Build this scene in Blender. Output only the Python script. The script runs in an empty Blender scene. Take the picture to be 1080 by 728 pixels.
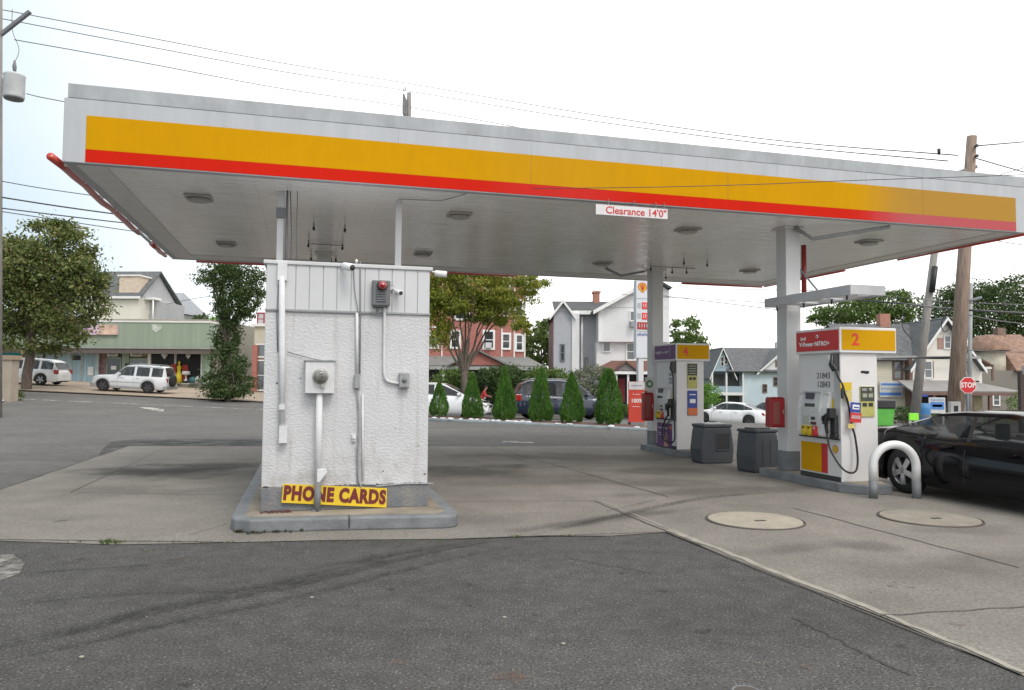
import bpy, bmesh, math, random
from mathutils import Vector, Matrix
R = math.radians
random.seed(7)
scene = bpy.context.scene
COL = scene.collection
EYE = 1.676
FPX, PITCH, ROLL = 796.4, 0.0463, 0.0079
YAW = 0.2642
SOFF = 4.396
CA = (math.cos(YAW), math.sin(YAW)); CB = (-math.sin(YAW), math.cos(YAW))
CO = (-5.677, 9.379)

# ------------------------------------------------------------ terrain and view geometry
def smooth(a, b, t):
    t = max(0.0, min(1.0, (t - a) / (b - a)))
    return t * t * (3 - 2 * t)
def gz(x, y):
    return -0.05 * smooth(28, 50, y) * (max(-60, min(16, x)) + 8)
def ray(px, py):
    u = px - 540; v = py - 364
    c, s = math.cos(ROLL), math.sin(ROLL)
    u0 = c * u + s * v; v0 = -s * u + c * v
    up = -v0 / FPX
    return Vector((u0 / FPX, math.cos(PITCH) - up * math.sin(PITCH), math.sin(PITCH) + up * math.cos(PITCH)))
def P(px, py, d):
    r = ray(px, py); t = d / r.y
    return Vector((r.x * t, d, EYE + r.z * t))
def G(px, py):
    r = ray(px, py); lo, hi = 1.0, 200.0
    t = 1.0
    while t < 200:
        if EYE + r.z * t <= gz(r.x * t, r.y * t): break
        t += 0.25
    lo, hi = t - 0.25, t
    for _ in range(20):
        m = (lo + hi) / 2
        if EYE + r.z * m <= gz(r.x * m, r.y * m): hi = m
        else: lo = m
    return Vector((r.x * hi, r.y * hi, gz(r.x * hi, r.y * hi)))
class Frame:
    """a standing frame: origin, heading; u runs along it, v goes away behind it"""
    def __init__(s, x, y, yaw, z=0.0):
        s.x, s.y, s.yaw, s.z = x, y, yaw, z
        s.a = (math.cos(yaw), math.sin(yaw)); s.n = (-math.sin(yaw), math.cos(yaw))
    def uz(s, px, py, v=0.0):
        r = ray(px, py)
        ox, oy = s.x + v * s.n[0], s.y + v * s.n[1]
        det = -r.x * s.a[1] + r.y * s.a[0]
        t = (-ox * s.a[1] + oy * s.a[0]) / det
        u = (r.x * t - ox) * s.a[0] + (r.y * t - oy) * s.a[1]
        return u, EYE + r.z * t - s.z
    def rect(s, x0, y0, x1, y1, v=0.0):
        a = s.uz(x0, y0, v); b = s.uz(x1, y1, v); c = s.uz(x0, y1, v); d = s.uz(x1, y0, v)
        return ((a[0] + c[0]) / 2, (b[0] + d[0]) / 2, (c[1] + b[1]) / 2, (a[1] + d[1]) / 2)
    def w(s, u, v, z=0.0):
        return Vector((s.x + u * s.a[0] + v * s.n[0], s.y + u * s.a[1] + v * s.n[1], s.z + z))
def frame_px(px, d, yaw, base=None):
    p = P(px, 400, d)
    return Frame(p.x, p.y, yaw, gz(p.x, p.y) if base is None else base)

# ------------------------------------------------------------ materials
MATS = {}
def nd(nt, t, **k):
    n = nt.nodes.new(t)
    for a, b in k.items(): setattr(n, a, b)
    return n
def mat(name, col, rough=0.6, metal=0.0, var=0.12, scale=3.0, bump=0.0, bscale=30.0, spec=0.5, emit=None, fine=0.0, fscale=150.0, coat=0.0, alpha=1.0, stretch=None):
    if name in MATS: return MATS[name]
    m = bpy.data.materials.new(name); m.use_nodes = True
    nt = m.node_tree; b = nt.nodes['Principled BSDF']; L = nt.links
    tc = nd(nt, 'ShaderNodeTexCoord')
    vec = tc.outputs['Object']
    if stretch:
        mp = nd(nt, 'ShaderNodeMapping'); mp.inputs['Scale'].default_value = stretch
        L.new(vec, mp.inputs['Vector']); vec = mp.outputs['Vector']
    n1 = nd(nt, 'ShaderNodeTexNoise'); n1.inputs['Scale'].default_value = scale; n1.inputs['Detail'].default_value = 6
    L.new(vec, n1.inputs['Vector'])
    mx = nd(nt, 'ShaderNodeMix', data_type='RGBA')
    lo = [max(0, c * (1 - var)) for c in col[:3]] + [1]; hi = [min(1, c * (1 + var)) for c in col[:3]] + [1]
    mx.inputs[6].default_value = lo; mx.inputs[7].default_value = hi
    mr = nd(nt, 'ShaderNodeMapRange'); mr.inputs[1].default_value = 0.3; mr.inputs[2].default_value = 0.7
    L.new(n1.outputs[0], mr.inputs[0]); L.new(mr.outputs[0], mx.inputs[0])
    out = mx.outputs[2]
    if fine:
        n2 = nd(nt, 'ShaderNodeTexNoise'); n2.inputs['Scale'].default_value = fscale; n2.inputs['Detail'].default_value = 3
        L.new(vec, n2.inputs['Vector'])
        m2 = nd(nt, 'ShaderNodeMapRange'); m2.inputs[1].default_value = 0.3; m2.inputs[2].default_value = 0.7
        m2.inputs[3].default_value = 1 - fine; m2.inputs[4].default_value = 1 + fine
        L.new(n2.outputs[0], m2.inputs[0])
        vm = nd(nt, 'ShaderNodeVectorMath', operation='SCALE')
        L.new(out, vm.inputs[0]); L.new(m2.outputs[0], vm.inputs['Scale']); out = vm.outputs[0]
    L.new(out, b.inputs['Base Color'])
    b.inputs['Roughness'].default_value = rough; b.inputs['Metallic'].default_value = metal
    b.inputs['Specular IOR Level'].default_value = spec
    b.inputs['Coat Weight'].default_value = coat; b.inputs['Coat Roughness'].default_value = 0.05
    if bump:
        n3 = nd(nt, 'ShaderNodeTexNoise'); n3.inputs['Scale'].default_value = bscale; n3.inputs['Detail'].default_value = 4
        L.new(vec, n3.inputs['Vector'])
        bp = nd(nt, 'ShaderNodeBump'); bp.inputs['Strength'].default_value = min(1, bump); bp.inputs['Distance'].default_value = 0.02 * max(1, bump)
        L.new(n3.outputs[0], bp.inputs['Height']); L.new(bp.outputs[0], b.inputs['Normal'])
    if emit:
        b.inputs['Emission Color'].default_value = tuple(emit[:3]) + (1,); b.inputs['Emission Strength'].default_value = emit[3]
    if alpha < 1: b.inputs['Alpha'].default_value = alpha
    MATS[name] = m
    return m
def bsdf(m): return m.node_tree.nodes['Principled BSDF']

def wave_bump(m, axis='Z', scale=5.0, dist=0.02, strength=0.6, dark=0.0):
    """boards, seams: a saw profile along one axis, with an optional dark line in the seam"""
    nt = m.node_tree; b = bsdf(m); L = nt.links
    tc = nd(nt, 'ShaderNodeTexCoord')
    wv = nd(nt, 'ShaderNodeTexWave', bands_direction=axis, wave_profile='SAW'); wv.inputs['Scale'].default_value = scale / 3.1416 * 1.5708
    L.new(tc.outputs['Object'], wv.inputs['Vector'])
    bp = nd(nt, 'ShaderNodeBump'); bp.inputs['Strength'].default_value = strength; bp.inputs['Distance'].default_value = dist
    L.new(wv.outputs['Fac'], bp.inputs['Height'])
    old = b.inputs['Normal'].links
    if old: L.new(old[0].from_socket, bp.inputs['Normal'])
    L.new(bp.outputs[0], b.inputs['Normal'])
    if dark:
        mr = nd(nt, 'ShaderNodeMapRange'); mr.inputs[1].default_value = 0.0; mr.inputs[2].default_value = 0.12
        mr.inputs[3].default_value = 1 - dark; mr.inputs[4].default_value = 1
        L.new(wv.outputs['Fac'], mr.inputs[0])
        src = b.inputs['Base Color'].links[0].from_socket
        vm = nd(nt, 'ShaderNodeVectorMath', operation='SCALE')
        L.new(src, vm.inputs[0]); L.new(mr.outputs[0], vm.inputs['Scale']); L.new(vm.outputs[0], b.inputs['Base Color'])
    return m

def brick_mat(name, c1, c2, mortar, sc=4.0):
    m = mat(name, c1, rough=0.85)
    nt = m.node_tree; b = bsdf(m); L = nt.links
    tc = nd(nt, 'ShaderNodeTexCoord'); sp = nd(nt, 'ShaderNodeSeparateXYZ'); cb = nd(nt, 'ShaderNodeCombineXYZ')
    ad = nd(nt, 'ShaderNodeMath', operation='ADD')
    L.new(tc.outputs['Object'], sp.inputs[0]); L.new(sp.outputs[0], ad.inputs[0]); L.new(sp.outputs[1], ad.inputs[1])
    L.new(ad.outputs[0], cb.inputs[0]); L.new(sp.outputs[2], cb.inputs[1])
    br = nd(nt, 'ShaderNodeTexBrick'); br.inputs['Scale'].default_value = sc
    br.inputs['Color1'].default_value = tuple(c1) + (1,); br.inputs['Color2'].default_value = tuple(c2) + (1,); br.inputs['Mortar'].default_value = tuple(mortar) + (1,)
    br.inputs['Mortar Size'].default_value = 0.02; br.inputs['Brick Width'].default_value = 0.9; br.inputs['Row Height'].default_value = 0.3
    L.new(cb.outputs[0], br.inputs['Vector']); L.new(br.outputs['Color'], b.inputs['Base Color'])
    return m

def leaf_mat(name, cols, rough=0.55, trans=0.25):
    m = bpy.data.materials.new(name); m.use_nodes = True
    nt = m.node_tree; b = nt.nodes['Principled BSDF']; L = nt.links
    g = nd(nt, 'ShaderNodeNewGeometry'); r = nd(nt, 'ShaderNodeValToRGB')
    tc = nd(nt, 'ShaderNodeTexCoord'); n = nd(nt, 'ShaderNodeTexNoise'); n.inputs['Scale'].default_value = 0.9
    L.new(tc.outputs['Object'], n.inputs['Vector'])
    ad = nd(nt, 'ShaderNodeMath', operation='MULTIPLY_ADD'); ad.inputs[1].default_value = 0.55
    mm = nd(nt, 'ShaderNodeMapRange'); mm.inputs[1].default_value = 0.3; mm.inputs[2].default_value = 0.7; mm.inputs[4].default_value = 0.45
    L.new(n.outputs[0], mm.inputs[0]); L.new(g.outputs['Random Per Island'], ad.inputs[0]); L.new(mm.outputs[0], ad.inputs[2])
    L.new(ad.outputs[0], r.inputs[0])
    el = r.color_ramp.elements
    while len(el) < len(cols): el.new(0.5)
    for i, c in enumerate(cols):
        el[i].position = i / (len(cols) - 1); el[i].color = tuple(c) + (1,)
    L.new(r.outputs[0], b.inputs['Base Color']); b.inputs['Roughness'].default_value = rough
    b.inputs['Specular IOR Level'].default_value = 0.3
    tr = nd(nt, 'ShaderNodeBsdfTranslucent'); L.new(r.outputs[0], tr.inputs[0])
    ms = nd(nt, 'ShaderNodeMixShader'); ms.inputs[0].default_value = trans
    o = nt.nodes['Material Output']; L.new(b.outputs[0], ms.inputs[1]); L.new(tr.outputs[0], ms.inputs[2]); L.new(ms.outputs[0], o.inputs['Surface'])
    return m

# ------------------------------------------------------------ mesh builder
class MB:
    def __init__(s): s.v = []; s.f = []; s.sm = []
    def add(s, vs, fs, sm=False):
        o = len(s.v); s.v += [tuple(p) for p in vs]
        for f in fs: s.f.append(tuple(i + o for i in f)); s.sm.append(sm)
        return s
    def box(s, x0, x1, y0, y1, z0, z1):
        vs = [(x, y, z) for z in (z0, z1) for y in (y0, y1) for x in (x0, x1)]
        return s.add(vs, [(0, 2, 3, 1), (4, 5, 7, 6), (0, 1, 5, 4), (1, 3, 7, 5), (3, 2, 6, 7), (2, 0, 4, 6)])
    def quad(s, a, b, c, d): return s.add([a, b, c, d], [(0, 1, 2, 3)])
    def prism(s, pts, lo, hi, axis='z'):
        """outline extruded along an axis; pts are (x,y) for z, (x,z) for y, (y,z) for x"""
        def mk(p, t): return {'z': (p[0], p[1], t), 'y': (p[0], t, p[1]), 'x': (t, p[0], p[1])}[axis]
        n = len(pts)
        vs = [mk(p, lo) for p in pts] + [mk(p, hi) for p in pts]
        fs = [tuple(range(n)), tuple(range(2 * n - 1, n - 1, -1))] + [(i, i + n, (i + 1) % n + n, (i + 1) % n) for i in range(n)]
        return s.add(vs, fs)
    def tube(s, pts, r, n=8, cap=True):
        pts = [Vector(p) for p in pts]
        rs = r if isinstance(r, (list, tuple)) else [r] * len(pts)
        vs = []; prev = None
        for i, p in enumerate(pts):
            d = (pts[min(i + 1, len(pts) - 1)] - pts[max(i - 1, 0)])
            if d.length < 1e-9: d = Vector((0, 0, 1))
            d.normalize()
            if prev is None:
                ref = Vector((0, 0, 1)) if abs(d.z) < 0.9 else Vector((1, 0, 0))
                u = d.cross(ref).normalized()
            else:
                u = (prev - d * prev.dot(d)).normalized()
            prev = u; w = d.cross(u)
            for k in range(n):
                a = 2 * math.pi * k / n
                vs.append(p + (u * math.cos(a) + w * math.sin(a)) * rs[i])
        fs = []
        for i in range(len(pts) - 1):
            for k in range(n):
                fs.append((i * n + k, i * n + (k + 1) % n, (i + 1) * n + (k + 1) % n, (i + 1) * n + k))
        s.add(vs, fs, True)
        if cap:
            o = len(s.v) - len(vs)
            s.f.append(tuple(o + k for k in range(n))[::-1]); s.sm.append(False)
            s.f.append(tuple(o + (len(pts) - 1) * n + k for k in range(n))); s.sm.append(False)
        return s
    def cyl(s, c, r, z0, z1, n=24, r2=None):
        return s.tube([(c[0], c[1], z0), (c[0], c[1], z1)], [r, r if r2 is None else r2], n)
    def lathe(s, prof, n=24, axis='z', c=(0, 0, 0)):
        vs = []
        for (r, h) in prof:
            for k in range(n):
                a = 2 * math.pi * k / n; x, y = r * math.cos(a), r * math.sin(a)
                p = {'z': (x, y, h), 'y': (x, h, y), 'x': (h, x, y)}[axis]
                vs.append((p[0] + c[0], p[1] + c[1], p[2] + c[2]))
        fs = [(i * n + k, i * n + (k + 1) % n, (i + 1) * n + (k + 1) % n, (i + 1) * n + k) for i in range(len(prof) - 1) for k in range(n)]
        return s.add(vs, fs, True)
    def ball(s, c, rx, ry, rz, nu=14, nv=8):
        vs = []; fs = []
        for j in range(nv + 1):
            t = math.pi * j / nv
            for i in range(nu):
                a = 2 * math.pi * i / nu
                vs.append((c[0] + rx * math.sin(t) * math.cos(a), c[1] + ry * math.sin(t) * math.sin(a), c[2] + rz * math.cos(t)))
        for j in range(nv):
            for i in range(nu):
                fs.append((j * nu + i, j * nu + (i + 1) % nu, (j + 1) * nu + (i + 1) % nu, (j + 1) * nu + i))
        return s.add(vs, fs, True)
    def xform(s, M, start=0):
        for i in range(start, len(s.v)): s.v[i] = tuple(M @ Vector(s.v[i]))
        return s
    def build(s, name, m, parent=None, loc=(0, 0, 0), rotz=0.0, bevel=0.0, seg=2, fix=True, rot=None):
        me = bpy.data.meshes.new(name)
        me.from_pydata(s.v, [], s.f); me.update()
        me.polygons.foreach_set('use_smooth', s.sm)
        if fix:
            bm = bmesh.new(); bm.from_mesh(me); bmesh.ops.recalc_face_normals(bm, faces=bm.faces); bm.to_mesh(me); bm.free()
        for k in (m if isinstance(m, (list, tuple)) else [m]): me.materials.append(k)
        o = bpy.data.objects.new(name, me); COL.objects.link(o)
        o.location = loc; o.rotation_euler = rot if rot else (0, 0, rotz)
        if parent: o.parent = parent
        if bevel:
            b = o.modifiers.new('bevel', 'BEVEL'); b.width = bevel; b.segments = seg; b.limit_method = 'ANGLE'; b.angle_limit = R(40)
        return o
def split(o):
    """give every separate piece of a mesh an object of its own"""
    bm = bmesh.new(); bm.from_mesh(o.data); bmesh.ops.remove_doubles(bm, verts=bm.verts, dist=0.0005)
    seen = set(); groups = []
    for v in bm.verts:
        if v in seen: continue
        st = [v]; seen.add(v); g_ = []
        while st:
            a = st.pop(); g_.append(a)
            for e in a.link_edges:
                b_ = e.other_vert(a)
                if b_ not in seen: seen.add(b_); st.append(b_)
        groups.append(g_)
    for k, g_ in enumerate(groups):
        idx = {v: i for i, v in enumerate(g_)}; fs = [[idx[v] for v in f.verts] for f in bm.faces if f.verts[0] in idx]
        me = bpy.data.meshes.new(o.name); me.from_pydata([tuple(v.co) for v in g_], [], fs); me.update()
        me.polygons.foreach_set('use_smooth', [True] * len(fs) if o.data.polygons[0].use_smooth else [False] * len(fs))
        for m_ in o.data.materials: me.materials.append(m_)
        c = o.copy(); c.data = me; COL.objects.link(c)
    bm.free(); bpy.data.objects.remove(o)
def tag(o, label, cat, group=None):
    o['label'] = label; o['category'] = cat
    if group: o['group'] = group
    return o
def struct(o): o['kind'] = 'structure'; return o
def thing(name, label, cat, loc=(0, 0, 0), rotz=0.0, group=None):
    o = bpy.data.objects.new(name, None); COL.objects.link(o); o.location = loc; o.rotation_euler = (0, 0, rotz); o.empty_display_size = 0.3
    return tag(o, label, cat, group)
def fthing(name, label, cat, F, group=None): return thing(name, label, cat, (F.x, F.y, F.z), F.yaw, group)
def copy_tree(o, parent=None):
    c = o.copy(); COL.objects.link(c)
    if parent: c.parent = parent
    for ch in list(o.children): copy_tree(ch, c)
    return c
def text(name, s, size, m, parent, loc, rot, bold=0.0, ext=0.002, align='CENTER', xs=1.0, shear=0.0, sp=1.0):
    cu = bpy.data.curves.new(name, 'FONT'); cu.body = s; cu.size = size; cu.extrude = ext; cu.offset = bold
    cu.align_x = align; cu.align_y = 'CENTER'; cu.shear = shear; cu.space_character = sp; cu.resolution_u = 3
    t = bpy.data.objects.new('tmp', cu); COL.objects.link(t)
    dg = bpy.context.evaluated_depsgraph_get(); dg.update()
    me = bpy.data.meshes.new_from_object(t.evaluated_get(dg)); me.name = name
    bpy.data.objects.remove(t); bpy.data.curves.remove(cu)
    for v in me.vertices: v.co.x *= xs
    me.materials.clear(); me.materials.append(m)
    o = bpy.data.objects.new(name, me); COL.objects.link(o); o.parent = parent; o.location = loc; o.rotation_euler = rot
    return o
UP = (math.pi / 2, 0, 0)                     # lettering on a face that looks along -y
SIDE = (math.pi / 2, 0, -math.pi / 2)        # lettering on a face that looks along -x
def catmull(pts, n=6):
    pts = [Vector(p) for p in pts]; out = []
    for i in range(len(pts) - 1):
        p0 = pts[max(i - 1, 0)]; p1 = pts[i]; p2 = pts[i + 1]; p3 = pts[min(i + 2, len(pts) - 1)]
        for k in range(n):
            t = k / n
            out.append(0.5 * ((2 * p1) + (p2 - p0) * t + (2 * p0 - 5 * p1 + 4 * p2 - p3) * t * t + (3 * p1 - p0 - 3 * p2 + p3) * t ** 3))
    out.append(pts[-1]); return out

# ------------------------------------------------------------ palette
white_metal = mat('white_metal', (0.60, 0.61, 0.63), 0.45, var=0.06, scale=1.5)
fascia_white = mat('fascia_white', (0.43, 0.45, 0.475), 0.45, var=0.07, scale=1.5, stretch=(1.5, 1, 0.25), fine=0.03, fscale=6)
cap_grey = mat('cap_grey', (0.36, 0.38, 0.40), 0.5, var=0.18, scale=1.6, stretch=(1.5, 1, .8), fine=0.06, fscale=9)
col_paint = mat('column_paint', (0.58, 0.585, 0.59), 0.45, var=0.06, scale=2)
kerb_grey = mat('kerb_grey_paint', (0.17, 0.18, 0.19), 0.6, var=0.22, scale=5, bump=0.3, bscale=40, fine=0.12)
dark_grey_paint = mat('dark_grey_paint', (0.16, 0.17, 0.19), 0.55, var=0.12, scale=4)
black_rubber = mat('black_rubber', (0.018, 0.018, 0.02), 0.55)
black_plastic = mat('black_plastic', (0.03, 0.03, 0.032), 0.4)
grey_plastic = mat('grey_plastic', (0.055, 0.060, 0.070), 0.55, var=0.1, scale=3, bump=0.1, bscale=90)
steel = mat('steel', (0.45, 0.45, 0.45), 0.35, 0.8)
galv = mat('galvanised', (0.30, 0.31, 0.32), 0.65, 0.1, var=0.15, scale=12)
red_paint = mat('red_paint', (0.27, 0.014, 0.018), 0.35, var=0.1)
red_vinyl = mat('red_vinyl', (0.72, 0.03, 0.012), 0.4, var=0.05)
yellow_vinyl = mat('yellow_vinyl', (0.57, 0.295, 0.001), 0.5, var=0.05, spec=0.1)
sign_yellow = mat('sign_yellow', (0.62, 0.44, 0.012), 0.45, var=0.08)
purple_vinyl = mat('purple_vinyl', (0.11, 0.025, 0.15), 0.4, var=0.08)
decal_white = mat('decal_white', (0.75, 0.75, 0.75), 0.5, var=0.03)
decal_red = mat('decal_red', (0.55, 0.03, 0.03), 0.5, var=0.05)
deep_red = mat('sign_letter_red', (0.13, 0.006, 0.007), 0.5, var=0.1)
decal_blue = mat('decal_blue', (0.03, 0.06, 0.28), 0.5, var=0.08)
blue_mid = mat('sign_blue', (0.08, 0.22, 0.55), 0.5, var=0.1)
decal_black = mat('decal_black', (0.02, 0.02, 0.02), 0.5)
olive_label = mat('olive_label', (0.42, 0.40, 0.12), 0.5, var=0.15, scale=12)
orange_label = mat('orange_label', (0.55, 0.14, 0.04), 0.5)
glass_dark = mat('window_glass', (0.03, 0.035, 0.04), 0.06, spec=0.8, var=0.3, scale=0.6)
glass_grey = mat('window_glass_grey', (0.13, 0.15, 0.16), 0.08, spec=0.8, var=0.3, scale=0.8)
wood_pole = mat('pole_wood', (0.25, 0.185, 0.145), 0.85, var=0.3, scale=5, bump=0.4, bscale=10, stretch=(4, 4, 0.35))
grey_pole = mat('weathered_pole', (0.24, 0.225, 0.21), 0.85, var=0.25, scale=5, stretch=(4, 4, 0.35))
bark = mat('bark', (0.13, 0.105, 0.085), 0.9, var=0.35, scale=6, bump=0.6, bscale=12, stretch=(3, 3, 0.6))
wire_mat = mat('wire_black', (0.05, 0.05, 0.055), 0.5)
skin_mat = mat('skin', (0.40, 0.24, 0.17), 0.6, var=0.05)

# ------------------------------------------------------------ world, sun, camera
w = bpy.data.worlds.new('World'); scene.world = w; w.use_nodes = True
nt = w.node_tree; bg = nt.nodes['Background']
sky = nd(nt, 'ShaderNodeTexSky', sky_type='NISHITA'); sky.sun_disc = False
SUN_EL, SUN_AZ = R(52), R(150)
sky.sun_elevation = SUN_EL; sky.sun_rotation = SUN_AZ; sky.air_density = 1.0; sky.dust_density = 2.0
tc = nd(nt, 'ShaderNodeTexCoord'); ns = nd(nt, 'ShaderNodeTexNoise'); ns.inputs['Scale'].default_value = 1.6; ns.inputs['Detail'].default_value = 5
nt.links.new(tc.outputs['Generated'], ns.inputs['Vector'])
mr = nd(nt, 'ShaderNodeMapRange'); mr.inputs[1].default_value = 0.3; mr.inputs[2].default_value = 0.62; mr.inputs[3].default_value = 0.82; mr.inputs[4].default_value = 0.96
nt.links.new(ns.outputs[0], mr.inputs[0])
mx = nd(nt, 'ShaderNodeMix', data_type='RGBA')
# the cloud sheet is thinner and bluer towards the left
sx = nd(nt, 'ShaderNodeSeparateXYZ'); nt.links.new(tc.outputs['Generated'], sx.inputs[0])
ax = nd(nt, 'ShaderNodeMath', operation='MULTIPLY_ADD'); ax.inputs[1].default_value = 0.35; nt.links.new(ns.outputs[0], ax.inputs[0]); nt.links.new(sx.outputs[0], ax.inputs[2])
gx = nd(nt, 'ShaderNodeMapRange', interpolation_type='SMOOTHSTEP'); gx.inputs[1].default_value = -0.5; gx.inputs[2].default_value = 0.05; nt.links.new(ax.outputs[0], gx.inputs[0])
cm = nd(nt, 'ShaderNodeMix', data_type='RGBA'); cm.inputs[6].default_value = (4.8, 5.9, 6.6, 1); cm.inputs[7].default_value = (11.9, 11.7, 11.5, 1)
nt.links.new(gx.outputs[0], cm.inputs[0]); nt.links.new(cm.outputs[2], mx.inputs[7])
nt.links.new(mr.outputs[0], mx.inputs[0]); nt.links.new(sky.outputs[0], mx.inputs[6])
nt.links.new(mx.outputs[2], bg.inputs['Color']); bg.inputs['Strength'].default_value = 0.1
sl = bpy.data.lights.new('sun', 'SUN'); sl.energy = 1.1; sl.angle = R(20); sl.color = (1.0, 0.96, 0.9)
so = bpy.data.objects.new('sun', sl); COL.objects.link(so)
# sun direction: behind the camera to the right, high
sd = Vector((math.sin(SUN_AZ) * math.cos(SUN_EL), math.cos(SUN_AZ) * math.cos(SUN_EL), math.sin(SUN_EL)))
so.rotation_euler = sd.to_track_quat('Z', 'Y').to_euler()
cd = bpy.data.cameras.new('camera'); cam = bpy.data.objects.new('camera', cd); COL.objects.link(cam); scene.camera = cam
cd.sensor_width = 36; cd.lens = FPX / 1080 * 36; cd.clip_end = 3000; cd.clip_start = 0.05
c, s = math.cos(ROLL), math.sin(ROLL)
upv = Vector((0, -math.sin(PITCH), math.cos(PITCH))); X = Vector((1, 0, 0))
rt = X * c + upv * s; uv = -X * s + upv * c; bk = rt.cross(uv)
cam.matrix_world = Matrix(((rt.x, uv.x, bk.x, 0), (rt.y, uv.y, bk.y, 0), (rt.z, uv.z, bk.z, EYE), (0, 0, 0, 1)))
scene.view_settings.view_transform = 'Standard'; scene.view_settings.look = 'None'; scene.view_settings.exposure = 0.5; scene.view_settings.gamma = 1

# ------------------------------------------------------------ ground, paving
def drape(m, quad, nu, nv, off):
    """bilinear patch draped on the terrain"""
    a, b, c_, d = [Vector((q[0], q[1], 0)) for q in quad]
    vs = []; fs = []
    for j in range(nv + 1):
        for i in range(nu + 1):
            u, v = i / nu, j / nv
            p = (a * (1 - u) + b * u) * (1 - v) + (d * (1 - u) + c_ * u) * v
            vs.append((p.x, p.y, gz(p.x, p.y) + off))
    for j in range(nv):
        for i in range(nu):
            k = j * (nu + 1) + i
            fs.append((k, k + 1, k + nu + 2, k + nu + 1))
    return m.add(vs, fs, True)
def strip(m, pts, width, off, taper=False):
    """ribbon following points on the ground"""
    pts = [Vector((p[0], p[1], 0)) for p in pts]
    vs = []
    for i, p in enumerate(pts):
        d = (pts[min(i + 1, len(pts) - 1)] - pts[max(i - 1, 0)]).normalized(); n = Vector((-d.y, d.x, 0))
        w_ = width / 2 * (1 if not taper else max(0.1, math.sin(math.pi * (i + 0.3) / (len(pts) - 0.4))))
        for sgn in (1, -1):
            q = p + n * w_ * sgn; vs.append((q.x, q.y, gz(q.x, q.y) + off))
    return m.add(vs, [(2 * i, 2 * i + 1, 2 * i + 3, 2 * i + 2) for i in range(len(pts) - 1)])

soil = mat('ground_soil', (0.09, 0.10, 0.045), 0.95, var=0.3, scale=0.4, fine=0.2, fscale=6)
m = MB()
xs = [-600, -300, -150, -90] + [-60 + 4 * i for i in range(31)] + [90, 150, 300, 600]
ys = [-100, -30, 0, 20] + [28 + 2 * i for i in range(14)] + [60, 70, 90, 130, 200, 400, 900]
vs = [(x, y, gz(x, y) - 0.02) for y in ys for x in xs]; n = len(xs)
m.add(vs, [(j * n + i, j * n + i + 1, (j + 1) * n + i + 1, (j + 1) * n + i) for j in range(len(ys) - 1) for i in range(n - 1)], True)
struct(m.build('ground', soil, fix=False))

def asphalt(name, col, streak=0.0):
    m = mat(name, col, 0.9, var=0.17, scale=5.0, bump=0.8, bscale=110, fine=0.55, fscale=60, spec=0.25)
    nt = m.node_tree; b = bsdf(m); L = nt.links
    tc = nd(nt, 'ShaderNodeTexCoord')
    # pale stone chips
    vo = nd(nt, 'ShaderNodeTexVoronoi'); vo.inputs['Scale'].default_value = 42
    L.new(tc.outputs['Object'], vo.inputs['Vector'])
    sp = nd(nt, 'ShaderNodeSeparateColor'); L.new(vo.outputs['Color'], sp.inputs[0])
    lt = nd(nt, 'ShaderNodeMath', operation='LESS_THAN'); lt.inputs[1].default_value = 0.30; L.new(vo.outputs['Distance'], lt.inputs[0])
    gt = nd(nt, 'ShaderNodeMath', operation='GREATER_THAN'); gt.inputs[1].default_value = 0.72; L.new(sp.outputs[0], gt.inputs[0])
    mu = nd(nt, 'ShaderNodeMath', operation='MULTIPLY'); L.new(lt.outputs[0], mu.inputs[0]); L.new(gt.outputs[0], mu.inputs[1])
    sc = nd(nt, 'ShaderNodeMath', operation='MULTIPLY'); sc.inputs[1].default_value = 0.45; L.new(mu.outputs[0], sc.inputs[0])
    mx = nd(nt, 'ShaderNodeMix', data_type='RGBA'); mx.inputs[7].default_value = (0.30, 0.29, 0.27, 1)
    src = b.inputs['Base Color'].links[0].from_socket
    L.new(sc.outputs[0], mx.inputs[0]); L.new(src, mx.inputs[6])
    # broad worn, darker smears
    n2 = nd(nt, 'ShaderNodeTexNoise'); n2.inputs['Scale'].default_value = 0.35; n2.inputs['Detail'].default_value = 8; n2.inputs['Distortion'].default_value = 0.8
    mp = nd(nt, 'ShaderNodeMapping'); mp.inputs['Scale'].default_value = (1, 2.2, 1); mp.inputs['Rotation'].default_value = (0, 0, R(-20))
    L.new(tc.outputs['Object'], mp.inputs[0]); L.new(mp.outputs[0], n2.inputs['Vector'])
    m3 = nd(nt, 'ShaderNodeMapRange'); m3.inputs[1].default_value = 0.35; m3.inputs[2].default_value = 0.65; m3.inputs[3].default_value = 0.86; m3.inputs[4].default_value = 1.08
    L.new(n2.outputs[0], m3.inputs[0])
    vm = nd(nt, 'ShaderNodeVectorMath', operation='SCALE'); L.new(mx.outputs[2], vm.inputs[0]); L.new(m3.outputs[0], vm.inputs['Scale'])
    L.new(vm.outputs[0], b.inputs['Base Color'])
    return m
asph_dark = asphalt('asphalt_dark', (0.092, 0.089, 0.086))
asph_old = asphalt('asphalt_old', (0.150, 0.145, 0.138))
struct(drape(MB(), [(-60, -25), (60, -25), (60, 8.5), (-60, 8.5)], 1, 1, 0.0).build('parking_lot', asph_dark, fix=False))
struct(drape(MB(), [(-75, 8.5), (75, 8.5), (75, 44), (-75, 44)], 40, 22, 0.0).build('road', asph_old, fix=False))
walk = mat('sidewalk_concrete', (0.36, 0.29, 0.22), 0.9, var=0.2, scale=1.2, fine=0.1, fscale=30)
m = drape(MB(), [(-75, 44), (-5, 44), (-5, 58), (-75, 58)], 30, 6, 0.06)
struct(m.build('sidewalk', walk, fix=False))
kerbm = mat('kerb_dirt', (0.19, 0.14, 0.105), 0.9, var=0.3, scale=2)
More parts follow.
